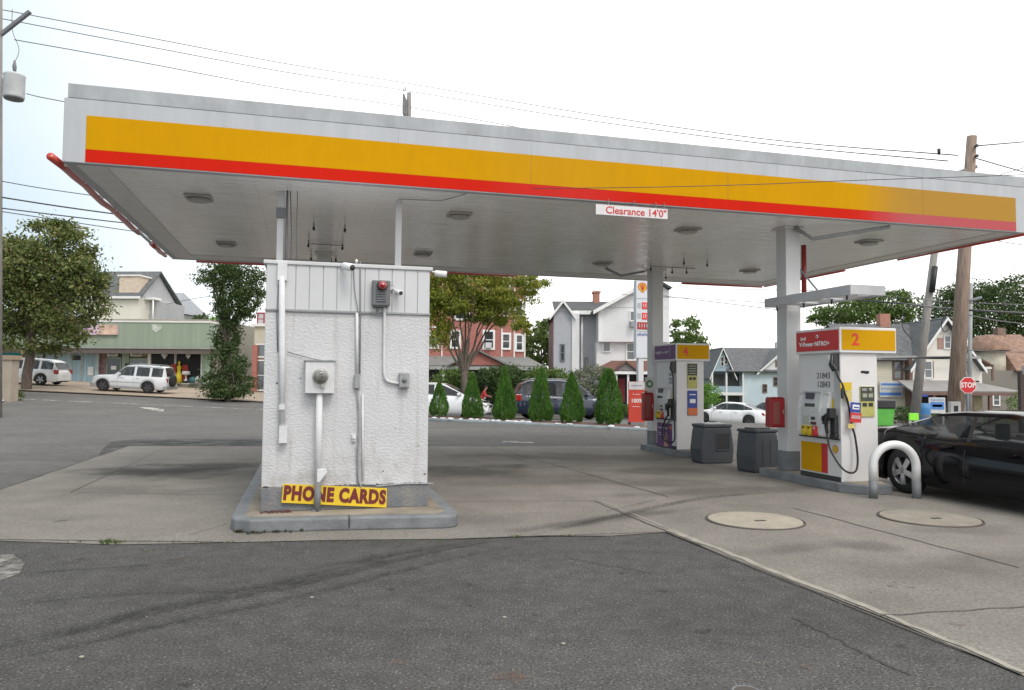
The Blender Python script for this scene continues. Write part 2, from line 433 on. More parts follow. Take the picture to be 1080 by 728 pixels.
m = drape(MB(), [(-75, 43.6), (-5, 43.6), (-5, 44), (-75, 44)], 30, 1, 0.065)
drape(m, [(-75, 43.62), (-5, 43.62), (-5, 43.6), (-75, 43.6)], 30, 1, 0.02)
struct(m.build('kerb', kerbm, fix=False))
# right hand street bed behind the lot
struct(drape(MB(), [(-5, 44), (75, 44), (75, 56), (-5, 56)], 30, 6, 0.004).build('road', asph_old, fix=False))

# concrete pad
conc = mat('pad_concrete', (0.222, 0.205, 0.180), 0.85, var=0.10, scale=1.6, bump=0.5, bscale=90, fine=0.27, fscale=45, spec=0.35)
nt = conc.node_tree; b = bsdf(conc); L = nt.links
tcn = nd(nt, 'ShaderNodeTexCoord')
src = b.inputs['Base Color'].links[0].from_socket
def stain(src, cx, cy, rx, ry, rot, val):
    mp = nd(nt, 'ShaderNodeMapping', vector_type='TEXTURE'); mp.inputs['Location'].default_value = (cx, cy, 0); mp.inputs['Rotation'].default_value = (0, 0, rot); mp.inputs['Scale'].default_value = (rx, ry, 1)
    n = nd(nt, 'ShaderNodeTexNoise'); n.inputs['Scale'].default_value = 1.1; n.inputs['Detail'].default_value = 5
    L.new(tcn.outputs['Object'], n.inputs['Vector'])
    va = nd(nt, 'ShaderNodeVectorMath', operation='MULTIPLY_ADD'); va.inputs[1].default_value = (1.9, 1.9, 0); 
    L.new(n.outputs['Color'], va.inputs[0]); L.new(mp.outputs[0], va.inputs[2]); L.new(tcn.outputs['Object'], mp.inputs[0])
    vs = nd(nt, 'ShaderNodeVectorMath', operation='SUBTRACT'); vs.inputs[1].default_value = (0.95, 0.95, 0); L.new(va.outputs[0], vs.inputs[0])
    le = nd(nt, 'ShaderNodeVectorMath', operation='LENGTH'); L.new(vs.outputs[0], le.inputs[0])
    mr = nd(nt, 'ShaderNodeMapRange', interpolation_type='SMOOTHSTEP'); mr.inputs[1].default_value = 0.2; mr.inputs[2].default_value = 1.0; mr.inputs[3].default_value = val; mr.inputs[4].default_value = 1.0
    L.new(le.outputs['Value'], mr.inputs[0])
    vm = nd(nt, 'ShaderNodeVectorMath', operation='SCALE'); L.new(src, vm.inputs[0]); L.new(mr.outputs[0], vm.inputs['Scale'])
    return vm.outputs[0]
for (px, py, rx, ry, rot, val) in [(180, 496, 2.0, 1.5, 0.3, 0.25), (120, 520, 1.6, 0.8, 0.2, 0.72), (255, 490, 1.5, 1.4, 0, 0.7), (500, 497, 2.0, 1.4, 0.2, 0.42), (560, 505, 1.8, 0.8, 0.1, 0.7), (690, 497, 1.6, 0.8, 0.1, 0.55),
                                    (610, 553, 1.1, 0.25, 0.5, 0.62), (665, 545, 1.4, 0.22, 0.6, 0.6), (775, 518, 3.2, 0.5, 0.3, 0.68), (1020, 560, 1.3, 0.4, 0.2, 0.72), (700, 580, 0.8, 0.5, 0, 0.85), (470, 545, 1.6, 0.7, 0, 0.78),
                                    (600, 482, 5, 1.0, 0, 0.66), (380, 500, 4.5, 2.2, 0, 0.8), (900, 640, 1.0, 0.5, .4, .82), (830, 580, .9, .3, .5, .7), (1000, 600, 1.6, .5, .3, .8), (80, 545, 1.2, .4, 0, .85), (905, 575, .5, .3, 0, .68), (640, 510, 2.6, .7, .1, .72)]:
    g = G(px, py); src = stain(src, g.x, g.y, rx, ry, rot, val)
# under the canopy the slab is greyer and smoother, outside it the stone shows: broad tone
n5 = nd(nt, 'ShaderNodeTexNoise'); n5.inputs['Scale'].default_value = 0.25; n5.inputs['Detail'].default_value = 6; L.new(tcn.outputs['Object'], n5.inputs['Vector'])
m5 = nd(nt, 'ShaderNodeMapRange'); m5.inputs[1].default_value = 0.35; m5.inputs[2].default_value = 0.65; m5.inputs[3].default_value = 0.8; m5.inputs[4].default_value = 1.15
L.new(n5.outputs[0], m5.inputs[0]); v5 = nd(nt, 'ShaderNodeVectorMath', operation='SCALE'); L.new(src, v5.inputs[0]); L.new(m5.outputs[0], v5.inputs['Scale'])
L.new(v5.outputs[0], b.inputs['Base Color'])
g = lambda x, y: tuple(G(x, y)[:2])
pad = [g(-160, 569), g(0, 571), g(120, 575), g(230, 573), g(360, 570), g(480, 569), g(560, 566), g(640, 566), g(702, 562), g(820, 608), g(950, 659), g(1080, 714), (3.6, 2.6), (18, 2.6), (18, 21.5), g(690, 471), g(460, 471), g(135, 471), g(0, 517)]
struct(MB().add([(x, y, 0.006) for x, y in pad], [tuple(range(len(pad)))]).build('concrete_pad', conc, fix=False))
joint = mat('joint_tar', (0.075, 0.068, 0.06), 0.9, var=0.4, scale=6)
pale = mat('joint_pale', (0.29, 0.27, 0.23), 0.9, var=0.2, scale=6)
def wig(a, b_, n=14, amp=0.012):
    return [(a[0] + (b_[0] - a[0]) * i / n + random.uniform(-amp, amp), a[1] + (b_[1] - a[1]) * i / n + random.uniform(-amp, amp)) for i in range(n + 1)]
m = MB()
for a, b_, wd in [((518, 472), (706, 525), 0.03), ((540, 482), (560, 490), 0.02), ((453, 530), (626, 529), 0.02), ((626, 529), (740, 577), 0.03), ((691, 528), (640, 540), 0.015), ((700, 527), (790, 522), 0.015),
                  ((838, 537), (1076, 600), 0.03), ((925, 651), (1085, 641), 0.02), ((74, 520), (255, 523), 0.02), ((74, 520), (121, 498), 0.02), ((121, 498), (174, 473), 0.014),
                  ((0, 570), (235, 573), 0.03), ((480, 569), (702, 562), 0.025), ((702, 562), (1080, 714), 0.03), ((200, 565), (240, 553), 0.012), ((560, 566), (640, 566), 0.02), ((57, 551), (74, 549), 0.03), ((0, 517), (135, 471), 0.03)]:
    strip(m, wig(g(*a), g(*b_)), wd * 0.62, 0.012)
struct(m.build('pavement_joint', joint, fix=False))
m = MB(); strip(m, wig(g(706, 560), g(930, 648), 20, 0.02), 0.07, 0.011); strip(m, wig(g(932, 649), g(1085, 712), 10, 0.02), 0.05, 0.011)
strip(m, wig(g(626, 526), g(742, 573), 14), 0.03, 0.0105)
struct(m.build('pavement_edge', pale, fix=False))
# tyre marks, patches: ribbons with a broken, see-through edge
def worn(name, col, dens=0.55, sc=4, stretch=(1, 1, 1)):
    m = mat(name, col, 0.9, var=0.2, scale=8, stretch=None)
    nt = m.node_tree; b = bsdf(m)
    tc = nd(nt, 'ShaderNodeTexCoord'); n = nd(nt, 'ShaderNodeTexNoise'); n.inputs['Scale'].default_value = sc; n.inputs['Detail'].default_value = 8
    nt.links.new(tc.outputs['Object'], n.inputs['Vector'])
    r = nd(nt, 'ShaderNodeMapRange'); r.inputs[1].default_value = 0.35; r.inputs[2].default_value = 0.68; r.inputs[4].default_value = dens
    nt.links.new(n.outputs[0], r.inputs[0]); nt.links.new(r.outputs[0], b.inputs['Alpha'])
    return m
tm = worn('tyre_mark', (0.032, 0.031, 0.030), 0.62, 26)
m = MB()
def gcurve(pp, k=8): return [(q.x, q.y) for q in catmull([G(*p) for p in pp], k)]
for k, (pp, wd) in enumerate([([(-60, 695), (60, 672), (170, 645), (290, 622), (400, 596), (480, 578), (560, 566)], 0.15), ([(-60, 707), (70, 684), (180, 658), (300, 634), (410, 606), (500, 585), (590, 568)], 0.10), ([(-40, 690), (60, 668), (170, 641), (290, 616), (400, 590), (470, 575)], 0.09),
               ([(330, 600), (420, 585), (520, 568)], 0.10), ([(560, 566), (640, 548), (740, 527), (840, 519)], 0.12), ([(0, 640), (120, 628), (260, 622), (360, 604)], 0.09)]):
    strip(m, gcurve(pp), wd, 0.017 + 0.002 * k, True)
struct(m.build('tyre_marks', tm, fix=False))
wp = worn('worn_white_paint', (0.30, 0.29, 0.27), 0.95, 7)
m = MB(); m.add([(*g(x, y), 0.005) for x, y in [(-60, 588), (14, 585), (26, 594), (20, 606), (0, 613), (-60, 640)]], [tuple(range(6))])
struct(m.build('concrete_patch', wp, fix=False))
lines = worn('road_line_paint', (0.62, 0.61, 0.58), 1.0, 3)
bsdf(lines)
m = MB(); strip(m, [g(x, y) for x, y in [(18, 421), (100, 424.5), (180, 428), (282, 432.5)]], 0.22, 0.012)
strip(m, [g(x, y) for x, y in [(530, 466.5), (562, 467.5)]], 0.3, 0.012)
for pp in ([(147, 430), (150, 430.8), (172, 434.8), (173, 433.2)], [(147, 430), (163, 430.3), (160, 432)]):
    m.add([(q.x, q.y, q.z + 0.014) for q in [G(*p) for p in pp]], [tuple(range(len(pp)))])
m.add([(q.x, q.y, q.z + 0.014) for q in [G(*p) for p in [(148, 430.6), (152, 429.7), (160, 431.0), (172.5, 431.8), (172.5, 434.2), (162, 433.4)]]], [tuple(range(6))])
struct(m.build('road_markings', lines, fix=False))
dk = worn('tar_patch', (0.06, 0.06, 0.062), 0.8, 1.5)
m = MB(); m.add([(*g(x, y), 0.004) for x, y in [(108, 474), (118, 466), (150, 463), (300, 464), (300, 470.5), (136, 470.6), (104, 481)]], [tuple(range(7))])
struct(m.build('asphalt_patch', dk, fix=False))
m = MB()
strip(m, wig(g(836, 653), g(890, 679), 12, 0.02), 0.012, 0.009); strip(m, wig(g(890, 679), g(957, 713), 12, 0.02), 0.012, 0.009); strip(m, wig(g(40, 604), g(160, 596), 10, 0.02), 0.012, 0.009); strip(m, wig(g(600, 590), g(690, 605), 10, 0.02), 0.01, 0.009)
struct(m.build('pavement_crack', mat('crack_dark', (0.045, 0.043, 0.04), 0.95, var=0.3, scale=9), fix=False))
sp_m = worn('oil_spot', (0.035, 0.033, 0.031), 0.55, 22); rs_m = worn('rust_spot', (0.16, 0.09, 0.055), 0.45, 22)
rnd = random.Random(17); m = MB(); m2 = MB()
def blot(mm, x, y, r_, z_):
    n = 14; mm.add([(x + r_ * rnd.uniform(.6, 1.1) * math.cos(2 * math.pi * i / n), y + r_ * rnd.uniform(.5, .9) * math.sin(2 * math.pi * i / n), z_) for i in range(n)], [tuple(range(n))])
for i in range(34):
    q = G(rnd.uniform(-20, 1000), rnd.uniform(585, 728)); blot(m, q.x, q.y, rnd.choice((.02, .03, .05, .09)), 0.0075 + i * 0.00002)
for px, py, r_ in [(540, 715, .10), (420, 700, .06), (1010, 660, .07), (190, 590, .06), (850, 705, .05)]:
    q = G(px, py); blot(m2, q.x, q.y, r_, 0.0085)
struct(m.build('oil_stains', sp_m, fix=False)); struct(m2.build('rust_stains', rs_m, fix=False))
# litter / stone specks and weeds
m = MB()
for i in range(230):
    px, py = random.uniform(0, 1080), random.uniform(575, 727); q = G(px, py); r_ = random.uniform(0.002, 0.006)
    m.ball((q.x, q.y, 0.003), r_, r_, r_ * 0.6, 5, 3)
for px, py in [(86, 694), (532, 652), (329, 631), (594, 680)]:
    q = G(px, py); m.ball((q.x, q.y, 0.006), 0.018, 0.014, 0.008, 6, 4)
o = m.build('gravel', pale, fix=False); o['kind'] = 'stuff'; o['label'] = 'small pale stones scattered on the asphalt'
grassm = leaf_mat('weed_green', [(0.05, 0.09, 0.015), (0.11, 0.16, 0.03)])
def tuft(m, x, y, z, n, h, r_):
    for i in range(n):
        a = random.uniform(0, 6.28); d = random.uniform(0, r_); bx, by = x + d * math.cos(a), y + d * math.sin(a)
        t = random.uniform(0, 6.28); l = h * random.uniform(0.4, 1); w_ = 0.006 + l * 0.03
        m.add([(bx - w_ * math.sin(t), by + w_ * math.cos(t), z), (bx + w_ * math.sin(t), by - w_ * math.cos(t), z), (bx + l * 0.5 * math.cos(t), by + l * 0.5 * math.sin(t), z + l)], [(0, 1, 2)])
m = MB()
for px, py, n_, h in [(115, 573, 60, 0.05), (122, 574, 30, 0.04), (262, 553, 40, 0.07), (155, 582, 20, 0.02), (545, 567, 40, 0.02), (600, 566, 20, 0.02), (277, 541, 25, 0.04)]:
    q = G(px, py); tuft(m, q.x, q.y, 0.01 if px != 277 else 0.15, n_, h, 0.09)
for i in range(60):
    px = random.uniform(60, 470); q = G(px, 572.5 + random.uniform(-1, 1)); tuft(m, q.x, q.y, 0.008, 3, 0.018, 0.03)
o = m.build('weeds', grassm, fix=False); o['kind'] = 'stuff'

# manhole covers
mc = mat('cover_concrete', (0.345, 0.31, 0.25), 0.85, var=0.12, scale=4, fine=0.15, fscale=50); mc2 = mat('cover_concrete_worn', (0.27, 0.24, 0.20), 0.85, var=0.15, scale=4, fine=0.15, fscale=50)
for (px, py, r_, lab) in [(796, 550, 0.575, 'round tan tank cover in the slab left of the arched bollard'), (980, 547.5, 0.585, 'round tan tank cover in the slab in front of the black sedan')]:
    q = G(px, py)
    t = thing('tank_cover', lab, 'tank cover', (q.x, q.y, 0.0), 0.2, 'round tank covers in the concrete')
    MB().cyl((0, 0), r_ - 0.03, 0.0, 0.024, 48).build('lid', mc if px < 900 else mc2, t)
    MB().lathe([(r_ - 0.012, 0.0), (r_ - 0.012, 0.02), (r_, 0.02), (r_ + 0.006, 0.008)], 48).build('rim', mat('iron_rim', (0.07, 0.06, 0.05), 0.7), t)
    MB().box(-0.05, 0.09, -0.12, -0.06, 0.023, 0.027).build('pull_slot', decal_black, t)
q = G(787, 731)
t = thing('manhole_cover', 'small grey iron cover at the bottom edge of the asphalt', 'manhole cover', (q.x, q.y, 0), 0)
MB().cyl((0, 0), 0.062, 0, 0.012, 32).build('lid', mat('iron_rim', (0.07, 0.06, 0.05)), t)
MB().lathe([(0.065, 0.001), (0.065, 0.013), (0.075, 0.013), (0.08, 0.002)], 32).build('rim', kerb_grey, t)

# ------------------------------------------------------------ canopy
FC = Frame(CO[0], CO[1], YAW)
CW, CD, CTOP = 15.40, 8.10, 5.385
can = fthing('fuel_canopy', 'big flat white canopy with yellow and red stripe over the fuel pumps', 'canopy', FC)
m = MB()
T = 0.12
m.box(0, CW, 0, T, SOFF - 0.02, 5.2); m.box(0, CW, CD - T, CD, SOFF - 0.02, 5.2)
m.box(0, T, T, CD - T, SOFF - 0.02, 5.2); m.box(CW - T, CW, T, CD - T, SOFF - 0.02, 5.2)
m.build('fascia', fascia_white, can, bevel=0.008)
m = MB()
for (a, b_, c_, d) in [(0.04, CW - 0.02, -0.005, 0.10), (0.04, CW - 0.02, CD - 0.10, CD + 0.012), (0.04, 0.12, 0.10, CD - 0.10), (CW - 0.10, CW - 0.02, 0.10, CD - 0.10)]:
    m.box(a, b_, c_, d, 5.2, CTOP)
m.build('parapet_cap', cap_grey, can, bevel=0.006)
m = MB()
for u in (1.9, 4.2, 6.15, 8.25, 10.3, 12.0, 13.15): m.box(u, u + 0.008, -0.003, 0.02, 4.995, 5.2)
ms_ = MB()
for u in (6.15, 9.4, 13.15): ms_.box(u, u + 0.006, -0.0085, 0.0, 4.56, 4.985)
split(ms_.build('stripe_seam', mat('seam_ochre', (0.38, 0.21, 0.01), 0.5), can))
split(m.build('panel_seam', mat('seam_grey', (0.38, 0.40, 0.43), 0.5), can))
# vinyl stripes: glare painted into the colour, paler at far end and one middle panel
def glare_vinyl(name, col, pale_c):
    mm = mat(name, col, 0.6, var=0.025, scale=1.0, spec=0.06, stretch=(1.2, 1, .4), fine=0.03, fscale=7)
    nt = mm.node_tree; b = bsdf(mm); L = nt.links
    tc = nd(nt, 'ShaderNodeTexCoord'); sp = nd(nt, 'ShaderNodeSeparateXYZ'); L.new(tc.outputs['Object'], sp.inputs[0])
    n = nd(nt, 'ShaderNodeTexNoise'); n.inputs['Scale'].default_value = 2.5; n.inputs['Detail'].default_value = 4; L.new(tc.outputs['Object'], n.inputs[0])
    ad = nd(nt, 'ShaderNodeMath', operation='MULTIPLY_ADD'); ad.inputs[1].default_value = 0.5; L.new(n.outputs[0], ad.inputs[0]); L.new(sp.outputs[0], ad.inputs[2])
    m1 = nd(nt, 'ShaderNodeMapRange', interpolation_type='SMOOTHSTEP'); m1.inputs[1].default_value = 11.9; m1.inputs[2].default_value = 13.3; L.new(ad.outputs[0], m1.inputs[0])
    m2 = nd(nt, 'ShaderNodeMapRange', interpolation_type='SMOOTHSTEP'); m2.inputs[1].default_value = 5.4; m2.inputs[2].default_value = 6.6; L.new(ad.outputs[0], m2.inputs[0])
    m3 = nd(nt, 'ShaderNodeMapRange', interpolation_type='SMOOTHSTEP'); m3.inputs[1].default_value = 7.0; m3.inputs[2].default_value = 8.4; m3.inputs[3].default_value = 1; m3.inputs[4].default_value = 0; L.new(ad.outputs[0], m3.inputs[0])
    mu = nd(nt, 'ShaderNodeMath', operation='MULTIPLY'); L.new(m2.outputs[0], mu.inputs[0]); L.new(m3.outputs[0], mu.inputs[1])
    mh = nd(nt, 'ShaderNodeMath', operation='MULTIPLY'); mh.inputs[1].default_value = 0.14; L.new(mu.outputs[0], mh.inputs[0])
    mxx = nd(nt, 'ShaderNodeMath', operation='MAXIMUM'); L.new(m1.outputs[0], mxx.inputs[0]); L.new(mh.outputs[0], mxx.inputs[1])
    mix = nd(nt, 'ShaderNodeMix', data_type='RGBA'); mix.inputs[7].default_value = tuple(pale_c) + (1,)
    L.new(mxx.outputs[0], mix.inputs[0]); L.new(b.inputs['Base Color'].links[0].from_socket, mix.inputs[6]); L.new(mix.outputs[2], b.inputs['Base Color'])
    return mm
MB().box(0.262, 15.165, -0.006, 0.01, 4.556, 4.99).build('yellow_stripe', glare_vinyl('stripe_yellow', (0.57, 0.285, 0.0005), (0.42, 0.235, 0.045)), can)
MB().box(0.262, 15.165, -0.0065, 0.01, 4.392, 4.5545).build('red_stripe', glare_vinyl('stripe_red', (0.56, 0.016, 0.006), (0.46, 0.10, 0.11)), can)
sm = mat('soffit_metal', (0.94, 0.93, 0.905), 0.18, metal=0.0, var=0.12, scale=0.9, spec=0.6, stretch=(1, 0.35, 1))
nt = sm.node_tree; b = bsdf(sm); L = nt.links
tc_ = nd(nt, 'ShaderNodeTexCoord'); mp = nd(nt, 'ShaderNodeMapping'); mp.inputs['Scale'].default_value = (0.9, 7, 1); L.new(tc_.outputs['Object'], mp.inputs[0])
n_ = nd(nt, 'ShaderNodeTexNoise'); n_.inputs['Scale'].default_value = 1.0; n_.inputs['Detail'].default_value = 3; L.new(mp.outputs[0], n_.inputs[0])
wv = nd(nt, 'ShaderNodeTexWave', bands_direction='X', wave_profile='SAW'); wv.inputs['Scale'].default_value = 1.25; L.new(tc_.outputs['Object'], wv.inputs[0])
ml = nd(nt, 'ShaderNodeMapRange'); ml.inputs[1].default_value = 0; ml.inputs[2].default_value = 0.05; L.new(wv.outputs['Fac'], ml.inputs[0])
b1 = nd(nt, 'ShaderNodeBump'); b1.inputs['Strength'].default_value = 0.5; b1.inputs['Distance'].default_value = 0.035; L.new(n_.outputs[0], b1.inputs['Height'])
b2 = nd(nt, 'ShaderNodeBump'); b2.inputs['Strength'].default_value = 0.5; b2.inputs['Distance'].default_value = 0.004; L.new(ml.outputs[0], b2.inputs['Height']); L.new(b1.outputs[0], b2.inputs['Normal']); L.new(b2.outputs[0], b.inputs['Normal'])
MB().box(T, CW - T, T, CD - T, SOFF, SOFF + 0.05).build('soffit', sm, can)
m = MB()
for a in (0.12,): m.box(T, T + 0.35, T, CD - T, SOFF - 0.012, SOFF - 0.002); m.box(CW - T - 0.35, CW - T, T, CD - T, SOFF - 0.012, SOFF - 0.002); m.box(T + 0.35, CW - T - 0.35, CD - T - 0.6, CD - T, SOFF - 0.012, SOFF - 0.002)
m.build('soffit_trim', mat('soffit_trim', (0.74, 0.73, 0.71), 0.45, var=0.06), can)
MB().box(T, CW - T, T, CD - T, 5.0, 5.05).build('roof_deck', cap_grey, can)
lens = mat('lamp_lens', (0.36, 0.35, 0.33), 0.3, spec=0.7)
for v in (1.56, 5.6):
    for u in (1.40, 5.39, 9.54, 13.38):
        f = MB().box(u - 0.19, u + 0.19, v - 0.19, v + 0.19, SOFF - 0.035, SOFF - 0.001).build('ceiling_light', mat('lamp_frame', (0.42, 0.41, 0.40), 0.5), can, bevel=0.02)
        mm = MB(); mm.prism([(u + 0.17 * math.cos(a * math.pi / 4 + .39), v + 0.17 * math.sin(a * math.pi / 4 + .39)) for a in range(8)], SOFF - 0.075, SOFF - 0.035); mm.build('lamp_lens', lens, f, bevel=0.02)
# red light tube along the left, back and right edge
tube_m = mat('red_tube', (0.55, 0.045, 0.02), 0.2, spec=0.8, coat=0.5)
def wob(a, b_, n=10, amp=0.012): return [tuple(a[k] + (b_[k] - a[k]) * i / n + random.uniform(-amp, amp) * (k != 1) for k in range(3)) for i in range(n + 1)]
m = MB(); m.tube(wob((-0.11, -0.06, SOFF + 0.02), (-0.11, 5.0, SOFF + 0.02)), 0.052, 10); m.tube(wob((-0.11, 6.3, SOFF + 0.02), (-0.11, CD - 0.3, SOFF + 0.02), 5), 0.052, 10)
split(m.build('red_light_tube', tube_m, can))
m = MB(); m.tube([(-0.11, 5.0, SOFF + 0.02), (-0.11, 5.35, SOFF + 0.03), (-0.11, 6.3, SOFF + 0.02)], 0.03, 8)
for k in range(9): m.box(-0.11, 0.0, 0.3 + k * 0.9, 0.33 + k * 0.9, SOFF + 0.0, SOFF + 0.05)
m.build('tube_bracket', white_metal, can)
m = MB(); m.tube([(0.5, CD + 0.05, SOFF - 0.03), (8.2, CD + 0.05, SOFF - 0.03)], 0.035, 6); m.tube([(12.9, CD + 0.05, SOFF - 0.03), (CW, CD + 0.05, SOFF - 0.03)], 0.035, 6)
m.tube([(CW + 0.05, 0.0, SOFF - 0.02), (CW + 0.05, 3.1, SOFF - 0.02)], 0.035, 6); m.tube([(CW + 0.05, 4.8, SOFF - 0.02), (CW + 0.05, CD, SOFF - 0.02)], 0.035, 6)
split(m.build('red_light_tube', tube_m, can))
# columns
for (u, v, zb) in [(11.19, 0.94 + 0.05, 0.15), (11.19, 6.28, 0.15), (3.335, 6.28, 0.15)]:
    h = 0.145
    c_ = MB().box(u - h, u + h, v - h, v + h, zb, SOFF - 0.003).build('column', col_paint, can, bevel=0.012)
    MB().box(u - h - 0.004, u + h + 0.004, v - h - 0.004, v + h + 0.004, zb, zb + 0.34).build('painted_base', kerb_grey, c_, bevel=0.01)
    mm = MB(); mm.box(u - h - 0.05, u + h + 0.05, v - h - 0.05, v + h + 0.05, SOFF - 0.03, SOFF - 0.006); mm.build('top_plate', mat('soffit_trim', (0.42, 0.42, 0.42)), c_)
    mm = MB(); mm.tube([(u + h + 0.01, v - 0.05, SOFF - 0.1), (u + h + 0.01, v - 0.05, 3.0)], 0.012, 6); mm.build('conduit', galv, c_)
for (u, v) in [(2.61, 0.88), (4.33, 0.98)]:
    MB().box(u - 0.045, u + 0.045, v - 0.045, v + 0.045, 3.0, SOFF - 0.003).build('post', white_metal, can)
m = MB()
m.tube([(2.70, 0.80, 3.0), (2.70, 0.80, SOFF)], 0.018, 6); m.tube([(2.76, 0.82, 3.0), (2.77, 0.85, 3.8), (2.74, 0.82, SOFF)], 0.008, 5); m.tube([(2.86, 0.9, 3.0), (2.84, 0.8, 3.7), (2.84, 0.8, SOFF)], 0.006, 5)
m.box(2.55, 2.68, 0.78, 0.83, 4.0, 4.14)
m.build('cable', dark_grey_paint, can)
# suppression nozzles on the ceiling, in fours and sixes round each island
m_n = [(3.09, 3.0), (3.62, 3.0), (3.0, 4.8), (3.66, 4.9), (3.06, 6.5), (3.59, 6.5), (11.05, 4.55), (11.67, 4.63), (11.45, 5.89), (11.79, 5.81), (10.75, 5.6), (11.76, 6.84)]
nz = None
for (u, v) in m_n:
    if nz is None:
        nz = MB().tube([(0, 0, 0), (0, 0, -0.07)], 0.010, 6).tube([(0, 0, -0.07), (0, 0, -0.10), (0, 0, -0.14)], [0.014, 0.028, 0.012], 8).build('spray_nozzle', black_plastic, can, loc=(u, v, SOFF)); o = nz
    else:
        o = nz.copy(); COL.objects.link(o); o.parent = can; o.location = (u, v, SOFF)
m = MB()
m.tube([(10.75, 5.6, SOFF - 0.03), (11.9, 5.6, SOFF - 0.03)], 0.012, 6); m.tube([(3.0, 5.0, SOFF - 0.03), (3.7, 5.0, SOFF - 0.03)], 0.01, 6)
m.tube([(11.2, 0.8, SOFF - 0.02), (11.4, 0.6, 4.15), (12.6, 0.15, SOFF - 0.05)], 0.035, 8); m.tube([(5.2, 0.1, SOFF - 0.03), (4.9, 0.5, SOFF - 0.06), (4.3, 0.7, SOFF - 0.03)], 0.008, 5)
m.tube([(9.9, 6.3, SOFF - 0.02), (10.3, 6.3, SOFF - 0.18), (10.9, 6.3, SOFF - 0.05)], 0.03, 6)
split(m.build('ceiling_pipe', galv, can))
# awning round the right front column
awn = thing('pump_top_awning', 'small flat grey metal awning frame on the column above pump 2', 'awning', FC.w(0, 0), YAW)
AF = FC
pA = P(897, 304, 11.1)
ua = (pA.x - CO[0]) * CA[0] + (pA.y - CO[1]) * CA[1]; va = (pA.x - CO[0]) * CB[0] + (pA.y - CO[1]) * CB[1]
AW, AL, Z0, Z1 = 0.62, 2.15, 2.98, 3.13
m = MB(); m.box(ua, ua + AW, va, va + 0.03, Z0, Z1); m.box(ua, ua + AW, va + AL, va + AL + 0.03, Z0, Z1); m.box(ua, ua + 0.03, va + 0.03, va + AL, Z0, Z1); m.box(ua + AW - 0.03, ua + AW, va + 0.03, va + AL, Z0, Z1)
m.build('frame', mat('awning_grey', (0.45, 0.455, 0.47), 0.5, 0.0, var=0.1), awn, bevel=0.006)
m = MB()
for k in range(3): m.box(ua + 0.03, ua + AW - 0.03, va + 0.25 + k * 0.62, va + 0.62 + k * 0.62, Z0 + 0.02, Z0 + 0.06)
m.box(ua + 0.28, ua + 0.34, va + 0.03, va + AL, Z0 + 0.07, Z0 + 0.12); m.build('panel', white_metal, awn)
m = MB()
for (a, b_) in [(0.1, 0.2), (0.3, 0.8), (0.3, 1.5), (0.2, 2.1)]: m.tube([(ua + a, va + b_, Z0 + 0.02), (ua + a, va + b_, Z0 - 0.06)], [0.02, 0.012], 6)
m.build('spray_nozzle', black_plastic, awn)
m = MB(); m.tube([(11.63, 1.15, SOFF - 0.25), (11.63, 1.15, Z1)], 0.045, 10)
m.build('red_light_tube', mat('red_tube_dark', (0.25, 0.02, 0.02), 0.3), awn)
m = MB(); m.tube([(11.4, 1.0, 3.72), (11.62, 0.6, Z1), (11.75, 0.4, Z1 + 0.02)], 0.018, 6); m.build('brace', galv, awn)

# clearance sign
sgn = thing('clearance_sign', 'narrow white sign with red lettering hanging from the canopy edge', 'sign', FC.w(0, 0), YAW)
z_ = -R(0.0)
SGF = FC
x0, x1, zt, zb_ = 7.16, 8.34, 4.325, 4.17
o = MB().box(x0, x1, -0.03, -0.018, zb_, zt).build('panel', mat('sign_white', (0.66, 0.65, 0.66), 0.5, var=0.04), sgn)
text('lettering', 'Clearance 14\'0"', 0.155, decal_red, sgn, ((x0 + x1) / 2 + 0.07, -0.032, (zt + zb_) / 2 - 0.005), UP, bold=0.002, xs=1.02)
m = MB()
for u in (x0 + 0.2, x0 + 0.62, x1 - 0.2, x1 - 0.06): m.box(u, u + 0.012, -0.024, -0.018, zt, 4.42)
split(m.build('hanger', dark_grey_paint, sgn))

# ------------------------------------------------------------ white equipment booth on its island
BO = (-2.8443, 8.6691); FB = Frame(BO[0], BO[1], YAW)
def b_in(px, py, z):
    r_ = ray(px, py); t = (z - EYE) / r_.z; x, y = r_.x * t - BO[0], r_.y * t - BO[1]
    return (x * CA[0] + y * CA[1], x * CB[0] + y * CB[1])
fp = [b_in(251, 556, 0), b_in(262, 561.5, 0), b_in(369, 561, 0), b_in(470, 560, 0), b_in(479, 557, 0)]
il = fthing('booth_island', 'long grey kerbed concrete island under the white booth', 'island', FB)
def ring(m, pts, z0, z1):
    return m.prism(pts, z0, z1, 'z')
xl, xr = -0.30, 2.20
pts = [(xl, 5.3), (xl, -0.18), (xl + 0.06, -0.34), (xl + 0.22, -0.44), (0.95, -0.52), (2.02, -0.66), (2.15, -0.60), (xr, -0.45), (xr, 5.3)]
MB().prism(pts, 0.0, 0.148).build('kerb', kerb_grey, il, bevel=0.025, seg=3)
ins = [(xl + 0.15, 5.15), (xl + 0.15, -0.2), (xl + 0.25, -0.28), (0.95, -0.37), (1.98, -0.5), (xr - 0.15, -0.36), (xr - 0.15, 5.15)]
MB().prism(ins, 0.14, 0.153).build('island_top', mat('island_top', (0.26, 0.225, 0.175), 0.9, var=0.3, scale=2.5, bump=0.4, bscale=60, fine=0.15), il)
MB().box(0.955, 0.965, -0.535, -0.36, 0.03, 0.152).build('kerb_joint', decal_black, il)
m = MB()
